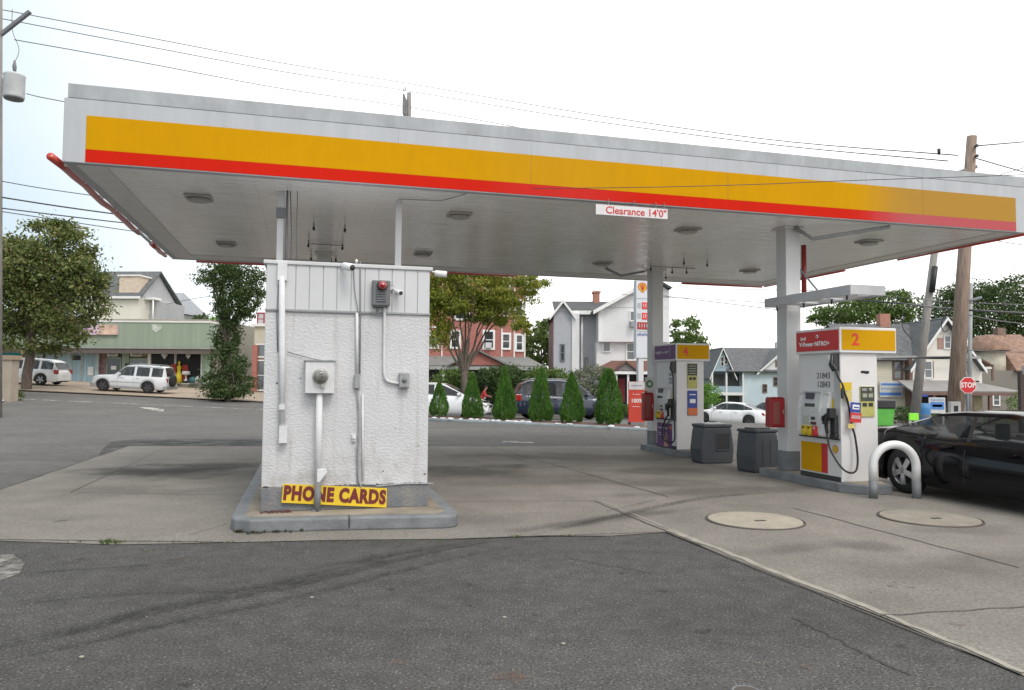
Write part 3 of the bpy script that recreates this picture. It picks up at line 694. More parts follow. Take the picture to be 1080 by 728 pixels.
for k in range(26): 
    a = random.uniform(xl + 0.02, 0.5); m.ball((a, -0.36 - 0.13 * max(0, (a - xl - 0.2)) / 1.1 * 0 - random.uniform(0.0, 0.06) - (0.1 if a > xl + 0.2 else 0), random.uniform(0.0, 0.035)), random.uniform(0.01, 0.03), 0.015, random.uniform(0.008, 0.018), 6, 4)
m.build('moss', mat('moss_dark', (0.045, 0.05, 0.03), 0.95, var=0.3), il)
m = MB()
for k in range(60):
    a = random.uniform(0.0, 0.32); b_ = random.uniform(-0.13, -0.005); m.box(a, a + random.uniform(0.008, 0.03), b_, b_ + random.uniform(0.008, 0.02), 0.152, 0.153 + random.uniform(0.004, 0.02))
m.build('leaf_litter', mat('leaf_litter', (0.10, 0.045, 0.04), 0.9, var=0.5, scale=20), il)

BW, BD, BZ0, BZ1 = 1.905, 2.6, 0.153, 3.04
bo = fthing('equipment_booth', 'white stucco equipment booth with ribbed metal top in the left foreground', 'booth', FB)
stucco = mat('stucco_white', (0.57, 0.575, 0.59), 0.75, var=0.06, scale=1.5, bump=0.0)
nt = stucco.node_tree; b = bsdf(stucco); L = nt.links
tc_ = nd(nt, 'ShaderNodeTexCoord')
n1 = nd(nt, 'ShaderNodeTexNoise'); n1.inputs['Scale'].default_value = 26; n1.inputs['Detail'].default_value = 4; n1.inputs['Roughness'].default_value = 0.55
mp = nd(nt, 'ShaderNodeMapping'); mp.inputs['Scale'].default_value = (1, 1, 1.6); mp.inputs['Rotation'].default_value = (0, R(18), 0); L.new(tc_.outputs['Object'], mp.inputs[0]); L.new(mp.outputs[0], n1.inputs[0])
mrr = nd(nt, 'ShaderNodeMapRange', interpolation_type='SMOOTHSTEP'); mrr.inputs[1].default_value = 0.38; mrr.inputs[2].default_value = 0.62; L.new(n1.outputs[0], mrr.inputs[0])
bp = nd(nt, 'ShaderNodeBump'); bp.inputs['Strength'].default_value = 1.0; bp.inputs['Distance'].default_value = 0.0028; L.new(mrr.outputs[0], bp.inputs['Height']); L.new(bp.outputs[0], b.inputs['Normal'])
# splash dirt near the foot, faint rusty runs, all with their own broken outline
src_ = b.inputs['Base Color'].links[0].from_socket
sp_ = nd(nt, 'ShaderNodeSeparateXYZ'); L.new(tc_.outputs['Object'], sp_.inputs[0])
d1 = nd(nt, 'ShaderNodeMapRange'); d1.inputs[1].default_value = 0.42; d1.inputs[2].default_value = 0.95; d1.inputs[3].default_value = 0.75; d1.inputs[4].default_value = 0.0; L.new(sp_.outputs[2], d1.inputs[0])
n9 = nd(nt, 'ShaderNodeTexNoise'); n9.inputs['Scale'].default_value = 5; n9.inputs['Detail'].default_value = 8; L.new(tc_.outputs['Object'], n9.inputs[0])
r9 = nd(nt, 'ShaderNodeMapRange'); r9.inputs[1].default_value = 0.42; r9.inputs[2].default_value = 0.75; L.new(n9.outputs[0], r9.inputs[0])
m9 = nd(nt, 'ShaderNodeMath', operation='MULTIPLY'); L.new(d1.outputs[0], m9.inputs[0]); L.new(r9.outputs[0], m9.inputs[1])
mp8 = nd(nt, 'ShaderNodeMapping'); mp8.inputs['Scale'].default_value = (7, 7, 0.5); L.new(tc_.outputs['Object'], mp8.inputs[0])
n8 = nd(nt, 'ShaderNodeTexNoise'); n8.inputs['Scale'].default_value = 1.5; n8.inputs['Detail'].default_value = 7; L.new(mp8.outputs[0], n8.inputs[0])
r8 = nd(nt, 'ShaderNodeMapRange'); r8.inputs[1].default_value = 0.56; r8.inputs[2].default_value = 0.8; r8.inputs[4].default_value = 0.5; L.new(n8.outputs[0], r8.inputs[0])
a8 = nd(nt, 'ShaderNodeMath', operation='MAXIMUM'); L.new(m9.outputs[0], a8.inputs[0]); L.new(r8.outputs[0], a8.inputs[1])
x8 = nd(nt, 'ShaderNodeMix', data_type='RGBA'); x8.inputs[7].default_value = (0.27, 0.25, 0.22, 1); L.new(a8.outputs[0], x8.inputs[0]); L.new(src_, x8.inputs[6]); L.new(x8.outputs[2], b.inputs['Base Color'])
stucco_g = stucco.copy(); stucco_g.name = 'stucco_grey_band'
for n in stucco_g.node_tree.nodes:
    if n.type == 'MIX' and not n.inputs[7].default_value[0] < 0.3: n.inputs[6].default_value = (0.13, 0.14, 0.155, 1); n.inputs[7].default_value = (0.17, 0.18, 0.20, 1)
MB().box(0, BW, 0, BD, 0.425, 2.46).build('wall', stucco, bo, bevel=0.01)
MB().box(-0.004, BW + 0.004, -0.004, BD, BZ0, 0.425).build('painted_base', stucco_g, bo, bevel=0.008)
m = MB(); m.box(0.004, BW - 0.004, 0.004, BD, 2.46, BZ1 - 0.02)
panel_white = mat('panel_white', (0.56, 0.57, 0.585), 0.45, var=0.05, scale=1.5)
m.build('metal_top', panel_white, bo)
m = MB(); ribs = [FB.uz(x, 300)[0] for x in (296, 311.5, 326, 340.6, 355, 370, 384.4, 399, 413, 426.6, 440, 452.5)]
last = 0.0
for r_ in ribs:
    m.box(last + 0.008, r_ - 0.001, -0.010, 0.004, 2.475, BZ1 - 0.045); last = r_
m.build('rib_panel', panel_white, bo, bevel=0.004)
m = MB(); m.box(-0.03, BW + 0.03, -0.03, BD, BZ1 - 0.045, BZ1); m.build('roof_cap', panel_white, bo, bevel=0.008)
MB().box(-0.008, BW + 0.008, -0.022, 0.0, 2.452, 2.477).build('drip_strip', galv, bo, bevel=0.004)
def bp_(px, py, v=-0.04): u, z = FB.uz(px, py, v); return (u, v, z)
m = MB(); rnd = random.Random(9)
for k in range(26):
    u = rnd.uniform(0.03, BW - 0.05); r_ = rnd.uniform(0.006, 0.022); zc = 0.43 + rnd.uniform(-0.004, 0.012)
    m.prism([(u + r_ * 1.6 * rnd.uniform(.5, 1.1) * math.cos(a * 1.047), zc + r_ * .6 * rnd.uniform(.5, 1.1) * math.sin(a * 1.047)) for a in range(6)], -0.0065, -0.001, 'y')
for (x, y) in [(417, 452), (404, 497), (448, 500), (317, 399), (292, 404), (360, 300), (441, 470)]:
    u, z = FB.uz(x, y); r_ = rnd.uniform(.006, .013); m.prism([(u + r_ * math.cos(a * 1.047), z + r_ * .8 * math.sin(a * 1.047 + .3)) for a in range(6)], -0.005, 0.0, 'y')
pc_ = m.build('paint_chips', mat('chip_dark', (0.07, 0.06, 0.055), 0.9), bo); pc_['kind'] = 'stuff'
white_pipe = mat('pipe_white', (0.62, 0.625, 0.635), 0.8, var=0.08, spec=0.2, fine=0.05, fscale=20)
# pipes and boxes fixed to the wall
c1 = fthing('wall_conduit', 'fat white vertical pipe cover at the left of the booth wall', 'conduit', FB)
MB().tube([bp_(297.5, 292, -0.05), bp_(297.5, 466, -0.05)], 0.034, 12).box(bp_(293, 282)[0], bp_(303, 282)[0], -0.07, -0.012, bp_(297, 296)[2], bp_(297, 277)[2]).build('pipe', white_pipe, c1)
m = MB(); m.box(bp_(294.5, 458)[0], bp_(303, 458)[0], -0.10, 0.0, bp_(297, 467)[2], bp_(297, 449)[2]); m.box(bp_(294.5, 430)[0], bp_(300.5, 430)[0], -0.11, -0.02, bp_(297, 432)[2], bp_(297, 427)[2]);  split(m.build('joint_box', white_pipe, c1))
MB().tube([bp_(293, 371, -0.02), bp_(292, 330, -0.02), bp_(293.5, 300, -0.02)], 0.006, 6).build('cable', dark_grey_paint, c1)
mt = fthing('electric_meter', 'white electric meter box with round dial and a pipe below it', 'electric meter', FB)
u0, u1, z0, z1 = FB.rect(322, 415, 352.5, 381, -0.15)
MB().box(u0, u1, -0.15, 0.0, z1 if z1 < z0 else z0, max(z0, z1)).build('box', white_pipe, mt, bevel=0.006)
za, zb2 = min(z0, z1), max(z0, z1)
MB().box(u0 - 0.015, u1 + 0.015, -0.165, 0.0, zb2, zb2 + 0.012).build('lid', galv, mt)
q = bp_(338, 397, -0.15)
MB().lathe([(0.088, -0.15), (0.085, -0.165), (0.072, -0.17), (0.072, -0.20), (0.064, -0.225), (0.03, -0.235), (0.0, -0.236)], 24, 'y', (q[0], 0, q[2])).build('dial', mat('meter_glass', (0.16, 0.155, 0.14), 0.15, spec=0.8, var=0.5, scale=18), mt)
MB().lathe([(0.082, -0.16), (0.082, -0.19), (0.070, -0.192)], 24, 'y', (q[0], 0, q[2])).box(q[0] + 0.01, q[0] + 0.05, -0.19, -0.15, q[2] - 0.13, q[2] - 0.085).build('rim', mat('meter_rim', (0.42, 0.42, 0.40), 0.35, 0.6), mt)
m = MB(); 
pz = bp_(337, 541, -0.09); pt = bp_(337, 415, -0.09); pg = bp_(337, 513, -0.09)
MB().tube([(pt[0], -0.09, za), (pt[0], -0.09, pg[2])], 0.037, 14).build('pipe', white_pipe, mt)
MB().tube([(pt[0], -0.09, pg[2]), (pt[0], -0.09, 0.155)], 0.0375, 14).box(pt[0] - 0.055, pt[0] + 0.03, -0.12, -0.05, 0.153, 0.175).build('pipe_foot', kerb_grey, mt)
q = bp_(339, 500, -0.09); m = MB(); m.prism([(q[0] - 0.05, q[2] + 0.06), (q[0] + 0.05, q[2] + 0.06), (q[0] + 0.065, q[2] + 0.02), (q[0] - 0.02, q[2] - 0.09), (q[0] - 0.05, q[2] - 0.09)], -0.135, -0.05, 'y'); m.build('clamp', white_pipe, mt, bevel=0.006)
MB().tube(catmull([bp_(303, 371, -0.02), bp_(320, 376, -0.03), bp_(338, 380, -0.03), bp_(351, 380, -0.10)], 4), 0.005, 5).build('cable', dark_grey_paint, mt)
c2 = fthing('wall_conduit', 'thin conduit with small grey junction box down the middle of the booth wall', 'conduit', FB)
MB().tube([bp_(376.5, 330, -0.03), bp_(376.5, 396, -0.03)], 0.017, 8).tube([bp_(382.5, 416, -0.02), bp_(382.5, 507, -0.02)], 0.013, 8).build('pipe', white_pipe, c2)
MB().tube(catmull([bp_(376.5, 409, -0.03), bp_(378.5, 440, -0.03), bp_(378, 470, -0.03), bp_(378, 505, -0.03), bp_(380, 512, -0.015), bp_(380.5, 520, -0.006)], 4), 0.011, 8).tube(catmull([bp_(376, 470, -0.02), bp_(376.5, 505, -0.02), bp_(378, 518, -0.004)], 4), 0.006, 6).build('cable', galv, c2)
q0, q1 = bp_(373.5, 410, -0.06), bp_(380, 395, -0.06)
MB().box(q0[0], q1[0], -0.065, 0, q0[2], q1[2]).build('junction_box', galv, c2, bevel=0.008)
MB().tube(catmull([bp_(373, 283, -0.02), bp_(374, 305, -0.03), bp_(377, 325, -0.035), bp_(378, 330, -0.03)], 4), 0.005, 5).tube([bp_(380, 276, -0.015), bp_(380, 340, -0.03), bp_(379.5, 396, -0.03)], 0.008, 6).build('cable', dark_grey_paint, c2)
q = bp_(373, 462, -0.02); MB().box(q[0] - 0.02, q[0] + 0.025, -0.035, 0, q[2] - 0.04, q[2] + 0.04).ball((q[0], -0.045, q[2]), 0.02, 0.015, 0.02, 8, 6).build('hose_bib', white_pipe, c2)
al = fthing('alarm_beacon', 'grey alarm box with red lamp high on the ribbed booth top', 'alarm', FB)
a0, a1 = bp_(392.5, 322, -0.10), bp_(412, 296, -0.10)
MB().box(a0[0], a1[0], -0.10, -0.008, a0[2], a1[2]).build('box', mat('alarm_grey', (0.15, 0.155, 0.165), 0.5, 0.2), al, bevel=0.01)
m = MB(); 
for k in range(6): 
    zz = a0[2] + 0.05 + k * 0.028; m.box(a0[0] + 0.05, a1[0] - 0.05, -0.118, -0.10, zz, zz + 0.014)
m.build('horn_grille', dark_grey_paint, al); MB().box(a0[0] + 0.01, a1[0] - 0.03, -0.11, -0.01, a0[2] - 0.018, a0[2]).build('base_lip', black_plastic, al)
q = bp_(403, 301.5, -0.10)
MB().lathe([(0.062, -0.10), (0.062, -0.13), (0.055, -0.135)], 20, 'y', (q[0], 0, q[2])).build('lamp_rim', black_plastic, al)
MB().lathe([(0.052, -0.12), (0.05, -0.17), (0.035, -0.20), (0.0, -0.21)], 20, 'y', (q[0], 0, q[2])).build('lamp', mat('beacon_red', (0.32, 0.008, 0.015), 0.12, spec=0.9, coat=1), al)
MB().tube(catmull([bp_(405.5, 323, -0.05), bp_(405.5, 345, -0.03), bp_(405, 380, -0.03), bp_(405.5, 395, -0.03), bp_(409, 402, -0.03), bp_(421, 404.5, -0.03)], 5), 0.017, 8).build('conduit', white_pipe, al)
q0, q1 = bp_(421, 410, -0.08), bp_(432, 393, -0.08)
MB().box(q0[0], q1[0], -0.085, 0, q0[2], q1[2]).build('stop_switch_box', galv, al, bevel=0.015)
q = bp_(426.5, 401, -0.08); MB().lathe([(0.03, -0.085), (0.026, -0.10), (0.0, -0.102)], 12, 'y', (q[0], 0, q[2])).box(q[0] - 0.04, q[0] + 0.03, -0.095, -0.085, q[2] - 0.09, q[2] - 0.075).build('switch', dark_grey_paint, al)
m = MB(); m.tube([bp_(397, 322, -0.02), bp_(397.5, 331, -0.02)], 0.004, 5); m.tube(catmull([bp_(303, 328.5, -0.03), bp_(340, 330, -0.03), bp_(384, 331, -0.028), bp_(397, 333, -0.028), bp_(404, 333, -0.03)], 4), 0.005, 5); m.build('cable', dark_grey_paint, al)
# security cameras
def sec_cam(px, py, v, yaw, lab, pitch=0.2, sc=1.0, ln=0.17):
    q = bp_(px, py, v)
    wpos = FB.w(q[0], q[1], q[2])
    t = thing('security_camera', lab, 'security camera', wpos, YAW + yaw, 'security cameras on the booth')
    m = MB(); M = Matrix.Rotation(pitch, 4, 'X')
    m.lathe([(0.0, 0.02 - ln * 0.6), (0.036 * sc, 0.02 - ln * 0.6), (0.042 * sc, 0.03 - ln * 0.6), (0.042 * sc, ln * 0.4), (0.032 * sc, ln * 0.5), (0, ln * 0.5)], 16, 'y'); m.xform(M); m.build('housing', decal_white, t)
    m = MB(); m.lathe([(0.0, 0.012 - ln * 0.6), (0.030 * sc, 0.012 - ln * 0.6), (0.033 * sc, 0.022 - ln * 0.6)], 16, 'y'); m.xform(M); m.build('lens', black_plastic, t)
    return t
camA = sec_cam(367, 281.5, -0.17, 0.5, 'white bullet camera at the top middle of the booth', ln=0.2, sc=1.1)
def arm(t, pts, r_=0.013): return MB().tube(pts, r_, 6).lathe([(0.0, pts[0][1]), (0.03, pts[0][1]), (0.03, pts[0][1] - 0.01)], 12, 'y', (pts[0][0], 0, pts[0][2])).build('bracket', decal_white, t)
arm(camA, [(0.02, 0.15, 0.03), (0.0, 0.06, 0.03), (0, 0.02, 0.0)])
camB = sec_cam(420.5, 308.5, -0.10, 0.35, 'small white camera just right of the alarm box', sc=0.75, ln=0.13)
arm(camB, [(-0.05, 0.09, 0.06), (0, 0.03, 0.02)], 0.01)
camC = sec_cam(465, 289, 0.1, 1.25, 'white camera sticking out past the right edge of the booth top', sc=0.95, ln=0.16, pitch=0.1)
arm(camC, [(-0.05, 0.15, 0.03), (-0.02, 0.03, 0.01)], 0.012)
q = bp_(376, 275.5, -0.02); MB().ball(q, 0.018, 0.018, 0.022, 10, 8).tube([(q[0], q[1], q[2] - 0.03), q], 0.01, 6).build('small_sensor', decal_white, bo)
m = MB(); m.tube([bp_(384, 511.5, -0.012), bp_(395, 511, -0.012), bp_(398, 513, -0.012), bp_(425, 510.5, -0.012), bp_(452, 510, -0.012), bp_(457, 510, -0.012)], 0.009, 6); m.build('ledge_pipe', galv, bo)

# leaning sign
ps = fthing('phone_cards_sign', 'yellow sign with dark red capitals leaning on the booth base', 'sign', FB)
TL, TR, BR, BL = (0.235, 0.385), (1.425, 0.305), (1.415, 0.158), (0.222, 0.185)
TL = (0.244, 0.383); TR = (1.42, 0.338); BR = (1.414, 0.156); BL = (0.222, 0.183)
# a flat board leaning back a little, corners taken where they stand
s1, s2, s3, s4 = [bp_(x, y, v) for (x, y, v) in [(298.5, 517.5, -0.015), (408, 522, -0.02), (407.5, 542.5, -0.045), (296.5, 537.5, -0.04)]]
Vv = [Vector(s1), Vector(s2), Vector(s3), Vector(s4)]
dz = max(0, 0.158 - min(Vv[2].z, Vv[3].z))
for v_ in Vv: v_.z += dz
n_ = Vector((0, 1, 0)) * 0.012
m = MB(); m.add(Vv + [v_ + n_ for v_ in Vv], [(0, 3, 2, 1), (4, 5, 6, 7), (0, 1, 5, 4), (1, 2, 6, 5), (2, 3, 7, 6), (3, 0, 4, 7)])
m.build('board', mat('sign_board_yellow', (0.66, 0.45, 0.008), 0.4, var=0.06), ps, bevel=0.002)
mid = (Vv[0] + Vv[1] + Vv[2] + Vv[3]) / 4
ux_ = ((Vv[1] - Vv[0]) + (Vv[2] - Vv[3])).normalized(); uy_ = ((Vv[0] - Vv[3]) + (Vv[1] - Vv[2])).normalized(); uz_ = ux_.cross(uy_).normalized(); uy_ = uz_.cross(ux_)
lt_ = text('lettering', 'PHONE CARDS', 0.212, deep_red, ps, (0, 0, 0), (0, 0, 0), bold=0.012, xs=0.74, ext=0.001, sp=1.12)
lt_.rotation_euler = Matrix((ux_, uy_, uz_)).transposed().to_euler(); lt_.location = mid + uz_ * 0.004

# ------------------------------------------------------------ pump islands and pumps
PC2 = (5.0628, 11.6317); PC4 = (3.6988, 16.934)
FE = Frame(PC2[0], PC2[1], YAW, 0.15); FS = Frame(PC2[0], PC2[1], YAW + math.pi / 2, 0.15)
def pump_island(pc, lab, length=2.08):
    F = Frame(pc[0], pc[1], YAW, 0.0)
    t = fthing('pump_island', lab, 'island', F, 'kerbed pump islands')
    pts = [(-0.08, length), (-0.08, -0.03), (0.15, -0.38), (0.58, -0.38), (0.80, -0.03), (0.80, length)]
    MB().prism(pts, 0.0, 0.146).build('kerb', kerb_grey, t, bevel=0.018, seg=3)
    ins = [(0.0, length - 0.08), (0.0, 0.0), (0.19, -0.30), (0.54, -0.30), (0.72, 0.0), (0.72, length - 0.08)]
    MB().prism(ins, 0.14, 0.151).build('island_top', mat('island_top', (0.26, 0.225, 0.175)), t)
    return F
I2 = pump_island(PC2, 'grey kerbed island carrying pump 2 and the right hand canopy column')
I4 = pump_island(PC4, 'grey kerbed island carrying pump 4 and the far canopy column', 1.75)

pump_white = mat('pump_white', (0.66, 0.65, 0.65), 0.4, var=0.05, scale=2)
pump_shell = mat('pump_shell_white', (0.66, 0.66, 0.65), 0.35, var=0.04)
def pecten(m1, m2, cx, cz, r_, y, par, plane='E', rays=True, name='emblem'):
    """a fan shell: red outline, yellow face with ribs, on a face plane"""
    def shape(s):
        pts = []
        n = 14
        for i in range(n + 1):
            a = R(-28) + (math.pi + R(56)) * i / n; rr = s * (1 + 0.03 * math.cos(i * math.pi))
            pts.append((cx + rr * math.cos(a), cz + rr * 0.92 * math.sin(a) + 0.08 * r_))
        pts += [(cx - 0.38 * s, cz - 0.72 * r_), (cx - 0.38 * s, cz - 0.95 * s), (cx + 0.38 * s, cz - 0.95 * s), (cx + 0.38 * s, cz - 0.72 * r_)]
        return pts
    def ex(m, pts, d0, d1):
        if plane == 'E': m.prism(pts, -d1 + y, -d0 + y, 'y')
        else: m.prism([(-0 + p[0], p[1]) for p in pts], -d1 + y, -d0 + y, 'x')
    a = MB(); ex(a, shape(r_), 0, 0.004); e = a.build(name, m1, par, fix=True)
    b = MB(); ex(b, shape(r_ * 0.84), 0.002, 0.006); b.build('shell_face', m2, e)
    if rays:
        c_ = MB()
        for k in range(-3, 4):
            an = R(90 + k * 19); d = (math.cos(an), math.sin(an)); pn = (-d[1], d[0]); w_ = 0.018 * r_ / 0.3
            p0 = (cx + 0.02 * d[0], cz - 0.6 * r_); p1 = (cx + d[0] * r_ * 0.75, cz + 0.08 * r_ + d[1] * r_ * 0.68)
            ex(c_, [(p0[0] - pn[0] * w_, p0[1]), (p0[0] + pn[0] * w_, p0[1]), (p1[0] + pn[0] * w_, p1[1] + pn[1] * w_), (p1[0] - pn[0] * w_, p1[1] - pn[1] * w_)], 0.006, 0.008)
        c_.build('shell_rib', m1, e)
    return e
def squiggle(par, plane, u0, u1, z, h, off, m_, seed, name='lettering', r_=0.006):
    """unreadable script in the photograph: a loose white scrawl"""
    rnd = random.Random(seed); n = 26; pts = []
    for i in range(n):
        u = u0 + (u1 - u0) * i / (n - 1); dz = h * (0.5 * math.sin(i * 2.1) * rnd.uniform(0.4, 1.2))
        pts.append((u, off, z + dz) if plane == 'E' else (off, u, z + dz))
    return MB().tube(catmull(pts, 3), r_, 4).build(name, m_, par)
def Sr(x0, y0, x1, y1):  # pixel rect on the island face of pump 2 -> y0,y1,z0,z1
    a = FS.rect(x0, y0, x1, y1); return min(a[0], a[1]), max(a[0], a[1]), min(a[2], a[3]), max(a[2], a[3])
def Er(x0, y0, x1, y1, v=0.0):
    a = FE.rect(x0, y0, x1, y1, v); return min(a[0], a[1]), max(a[0], a[1]), min(a[2], a[3]), max(a[2], a[3])
def sbox(rc, t0, t1): return MB().box(-t1, -t0, rc[0], rc[1], rc[2], rc[3])
def ebox(rc, t0, t1): return MB().box(rc[0], rc[1], -t1, -t0, rc[2], rc[3])
bronze = mat('panel_cream', (0.45, 0.40, 0.27), 0.5)
screen = mat('lcd_screen', (0.035, 0.05, 0.045), 0.12, spec=0.8)
def pump(F, var, lab):
    t = thing('fuel_pump', lab, 'fuel pump', (F.x, F.y, 0.15), F.yaw, 'fuel pumps on the islands')
    Wd, Ln = 0.672, 1.02
    body = MB(); body.box(0, Wd, 0, Ln, 0.0, 2.0)
    body.build('body', pump_white, t, bevel=0.012)
    MB().box(-0.006, 0.10, 0.02, Ln - 0.02, 0.0, 0.075).build('plinth', black_plastic, t)
    VW = 1.0 if var == 2 else 0.80
    v = MB(); v.box(-0.045, VW, -0.045, 1.04, 1.985, 2.385); vp = v.build('sign_box', pump_shell, t, bevel=0.012)
    side = purple_vinyl if var == 4 else mat('valence_red', (0.50, 0.02, 0.02), 0.35, var=0.05)
    a = MB().box(-0.052, -0.04, -0.025, 1.01, 2.03, 2.345); a.build('side_panel', side, vp)
    a = MB().box(-0.01, VW - 0.025, -0.052, -0.04, 2.03, 2.345); a.build('end_panel', yellow_vinyl, vp)
    if var == 2:
        text('lettering', 'Shell', 0.075, decal_white, vp, (-0.054, 0.90, 2.235), SIDE, bold=0.0015, align='LEFT')
        text('lettering', 'V-Power NiTRO+', 0.098, decal_white, vp, (-0.054, 0.93, 2.14), SIDE, bold=0.003, align='LEFT', xs=1.02)
        MB().lathe([(0.016, -0.056), (0.030, -0.056), (0.030, -0.052)], 14, 'x', (0, 0.48, 2.26)).build('drop_mark', decal_white, vp)
    else:
        squiggle(vp, 'S', 0.96, 0.28, 2.19, 0.08, -0.056, decal_white, 5)
        MB().box(-0.054, -0.05, 0.2, 0.27, 2.1, 2.3).build('side_motif', mat('motif_mauve', (0.25, 0.14, 0.26), 0.5), vp)
    text('pump_number', str(var), 0.255, mat('number_red', (0.62, 0.03, 0.01), 0.4), vp, (0.235 * VW, -0.054, 2.185), UP, bold=0.006, xs=1.1)
    # recessed upper face, a darker seam line and the hose tower
    MB().box(-0.03, -0.001, 0.03, Ln - 0.02, 0.64, 0.66).build('shelf_strip', black_plastic, t)
    MB().box(-0.012, 0.0, 0.0, 0.14, 0.66, 1.97).build('corner_post', mat('post_grey', (0.47, 0.47, 0.47), 0.4), t)
    # console
    cs = Sr(850, 463, 881, 407)
    cz0, cz1 = 0.675, 1.37; cy0, cy1 = 0.185, 0.93
    m = MB(); prof = [(0.0, cz0), (-0.10, cz0), (-0.115, cz0 + 0.05), (-0.105, cz0 + 0.45), (-0.06, cz1 - 0.05), (-0.075, cz1), (0.0, cz1)]
    m.prism(prof, cy0, cy1, 'y'); con = m.build('console', pump_shell, t, bevel=0.012)
    m = MB(); prof = [(0.0, cz0 + .01), (-0.125, cz0 + .01), (-0.14, cz0 + 0.06), (-0.13, cz0 + 0.45), (-0.085, cz1 - 0.03), (-0.10, cz1 + 0.02), (0.0, cz1 + 0.02)]
    m.prism(prof, 0.34, 0.80, 'y'); m.build('console_face', mat('console_grey', (0.52, 0.52, 0.52), 0.4, var=0.08), con, bevel=0.015)
    def cb(y0, y1, z0, z1, m_, nm, d=0.15, par=con, th=0.05): return MB().box(-d, -d + th, y0, y1, z0, z1).build(nm, m_, par, bevel=0.004)
    cb(0.50, 0.70, 1.26, 1.36, mat('slot_dark', (0.06, 0.06, 0.09), 0.4), 'brand_plate', 0.118)
    cb(0.46, 0.71, 1.02, 1.19, screen, 'screen', 0.128)
    cb(0.44, 0.54, 0.93, 0.98, black_plastic, 'card_slot', 0.142); cb(0.41, 0.54, 0.855, 0.90, mat('slot_brown', (0.07, 0.03, 0.03), 0.5), 'receipt_slot', 0.15)
    cb(0.58, 0.74, 0.86, 1.0, mat('keypad', (0.40, 0.43, 0.36), 0.5, var=0.3, scale=40), 'keypad', 0.144)
    for k, (yy, mm_) in enumerate([(0.70, sign_yellow), (0.565, sign_yellow), (0.43, decal_red)]):
        m = MB(); m.lathe([(0.062, -0.11), (0.062, -0.162), (0.05, -0.165), (0, -0.165)], 14, 'x', (0, yy, 0.735)); m.box(-0.16, -0.1, yy - 0.055, yy + 0.055, 0.735, 0.835)
        bt = m.build('grade_button', mm_, con)
        text('lettering', ['87', '89', '93'][k], 0.05, decal_black if k < 2 else decal_white, bt, (-0.167, yy, 0.80), SIDE)
    MB().box(-0.012, 0, 0.86, 0.95, 1.08, 1.2).build('sticker', sign_yellow, t); MB().box(-0.012, 0, 0.88, 0.97, 0.86, 0.98).build('sticker', olive_label, t)
    # nozzle in its boot
    nz_ = MB(); nz_.box(-0.08, -0.0, 0.04, 0.17, 0.67, 0.74); nz_.box(-0.075, -0.0, 0.05, 0.16, 0.74, 1.02)
    b_ = nz_.build('nozzle_boot', black_plastic, t, bevel=0.012)
    m = MB(); m.tube(catmull([(-0.09, 0.06, 1.10), (-0.13, 0.10, 1.07), (-0.15, 0.14, 0.98), (-0.14, 0.17, 0.86), (-0.12, 0.17, 0.74)], 4), [0.022] * 4 + [0.032] * 8 + [0.026] * 5, 10)
    m.tube([(-0.13, 0.10, 1.07), (-0.17, 0.2, 1.0), (-0.16, 0.22, 0.88)], 0.014, 8); m.box(-0.17, -0.06, 0.04, 0.12, 0.98, 1.13); m.box(-0.16, -0.08, 0.16, 0.26, 0.93, 1.0)
    m.build('nozzle', black_rubber, t, bevel=0.006)
    MB().box(-0.07, -0.0, 0.20, 0.31, 1.06, 1.22).build('price_tag', sign_yellow, t, bevel=0.008) if False else None
    MB().box(-0.02, -0.0, 0.16, 0.29, 1.08, 1.27).build('yellow_tag', sign_yellow, t, bevel=0.004)
    # hose: from the swivel under the sign box, down in front of the corner, looping up to the nozzle
    sw = MB(); sw.box(-0.10, 0.0, 0.02, 0.10, 1.72, 1.97); sw.tube([(-0.10, 0.06, 1.95), (-0.14, 0.03, 1.82), (-0.10, -0.02, 1.72)], 0.028, 8); sw.tube([(-0.05, 0.12, 1.95), (-0.09, 0.14, 1.8), (-0.05, 0.10, 1.7)], 0.018, 8)
    sw.build('hose_swivel', black_plastic, t, bevel=0.01)
    if var == 2:
        MB().box(-0.12, -0.03, 0.06, 0.14, 1.88, 1.95).build('swivel_tag', decal_white, t)
        up = [(-0.10, -0.02, 1.72), (-0.09, -0.05, 1.62), (-0.02, -0.07, 1.48), (0.0, -0.08, 1.38), (0.05, -0.08, 1.26), (0.09, -0.07, 1.12), (0.12, -0.06, 0.97), (0.15, -0.06, 0.85), (0.185, -0.07, 0.72), (0.205, -0.09, 0.5), (0.19, -0.12, 0.33), (0.13, -0.16, 0.205), (0.04, -0.17, 0.165), (-0.06, -0.14, 0.20), (-0.12, -0.05, 0.32), (-0.14, 0.08, 0.5), (-0.13, 0.15, 0.66), (-0.13, 0.17, 0.78)]
        m = MB(); m.tube(catmull(up, 5), 0.0155, 8)
        m.build('hose', black_rubber, t)
        MB().box(-0.05, -0.02, -0.095, -0.06, 1.28, 1.45).build('breakaway', black_plastic, t, bevel=0.006)
        MB().box(-0.06, 0.14, -0.07, -0.066, 1.40, 1.53).build('yellow_tag', sign_yellow, t); MB().box(0.03, 0.15, -0.06, -0.056, 1.24, 1.39).build('yellow_tag', mat('tag_pale', (0.60, 0.48, 0.16), 0.5), t)
        bl = MB().box(-0.005, 0.18, -0.105, -0.10, 1.08, 1.235); bb = bl.build('hose_card', decal_blue, t, rot=(0, 0.08, 0))
        MB().box(0.03, 0.15, -0.108, -0.105, 1.13, 1.2).build('card_print', decal_white, bb); MB().box(0.05, 0.14, -0.11, -0.107, 1.15, 1.17).build('card_line', decal_blue, bb)
        rd = MB().box(0.0, 0.20, -0.105, -0.10, 0.93, 1.075).build('hose_card', decal_red, t, rot=(0, 0.08, 0))
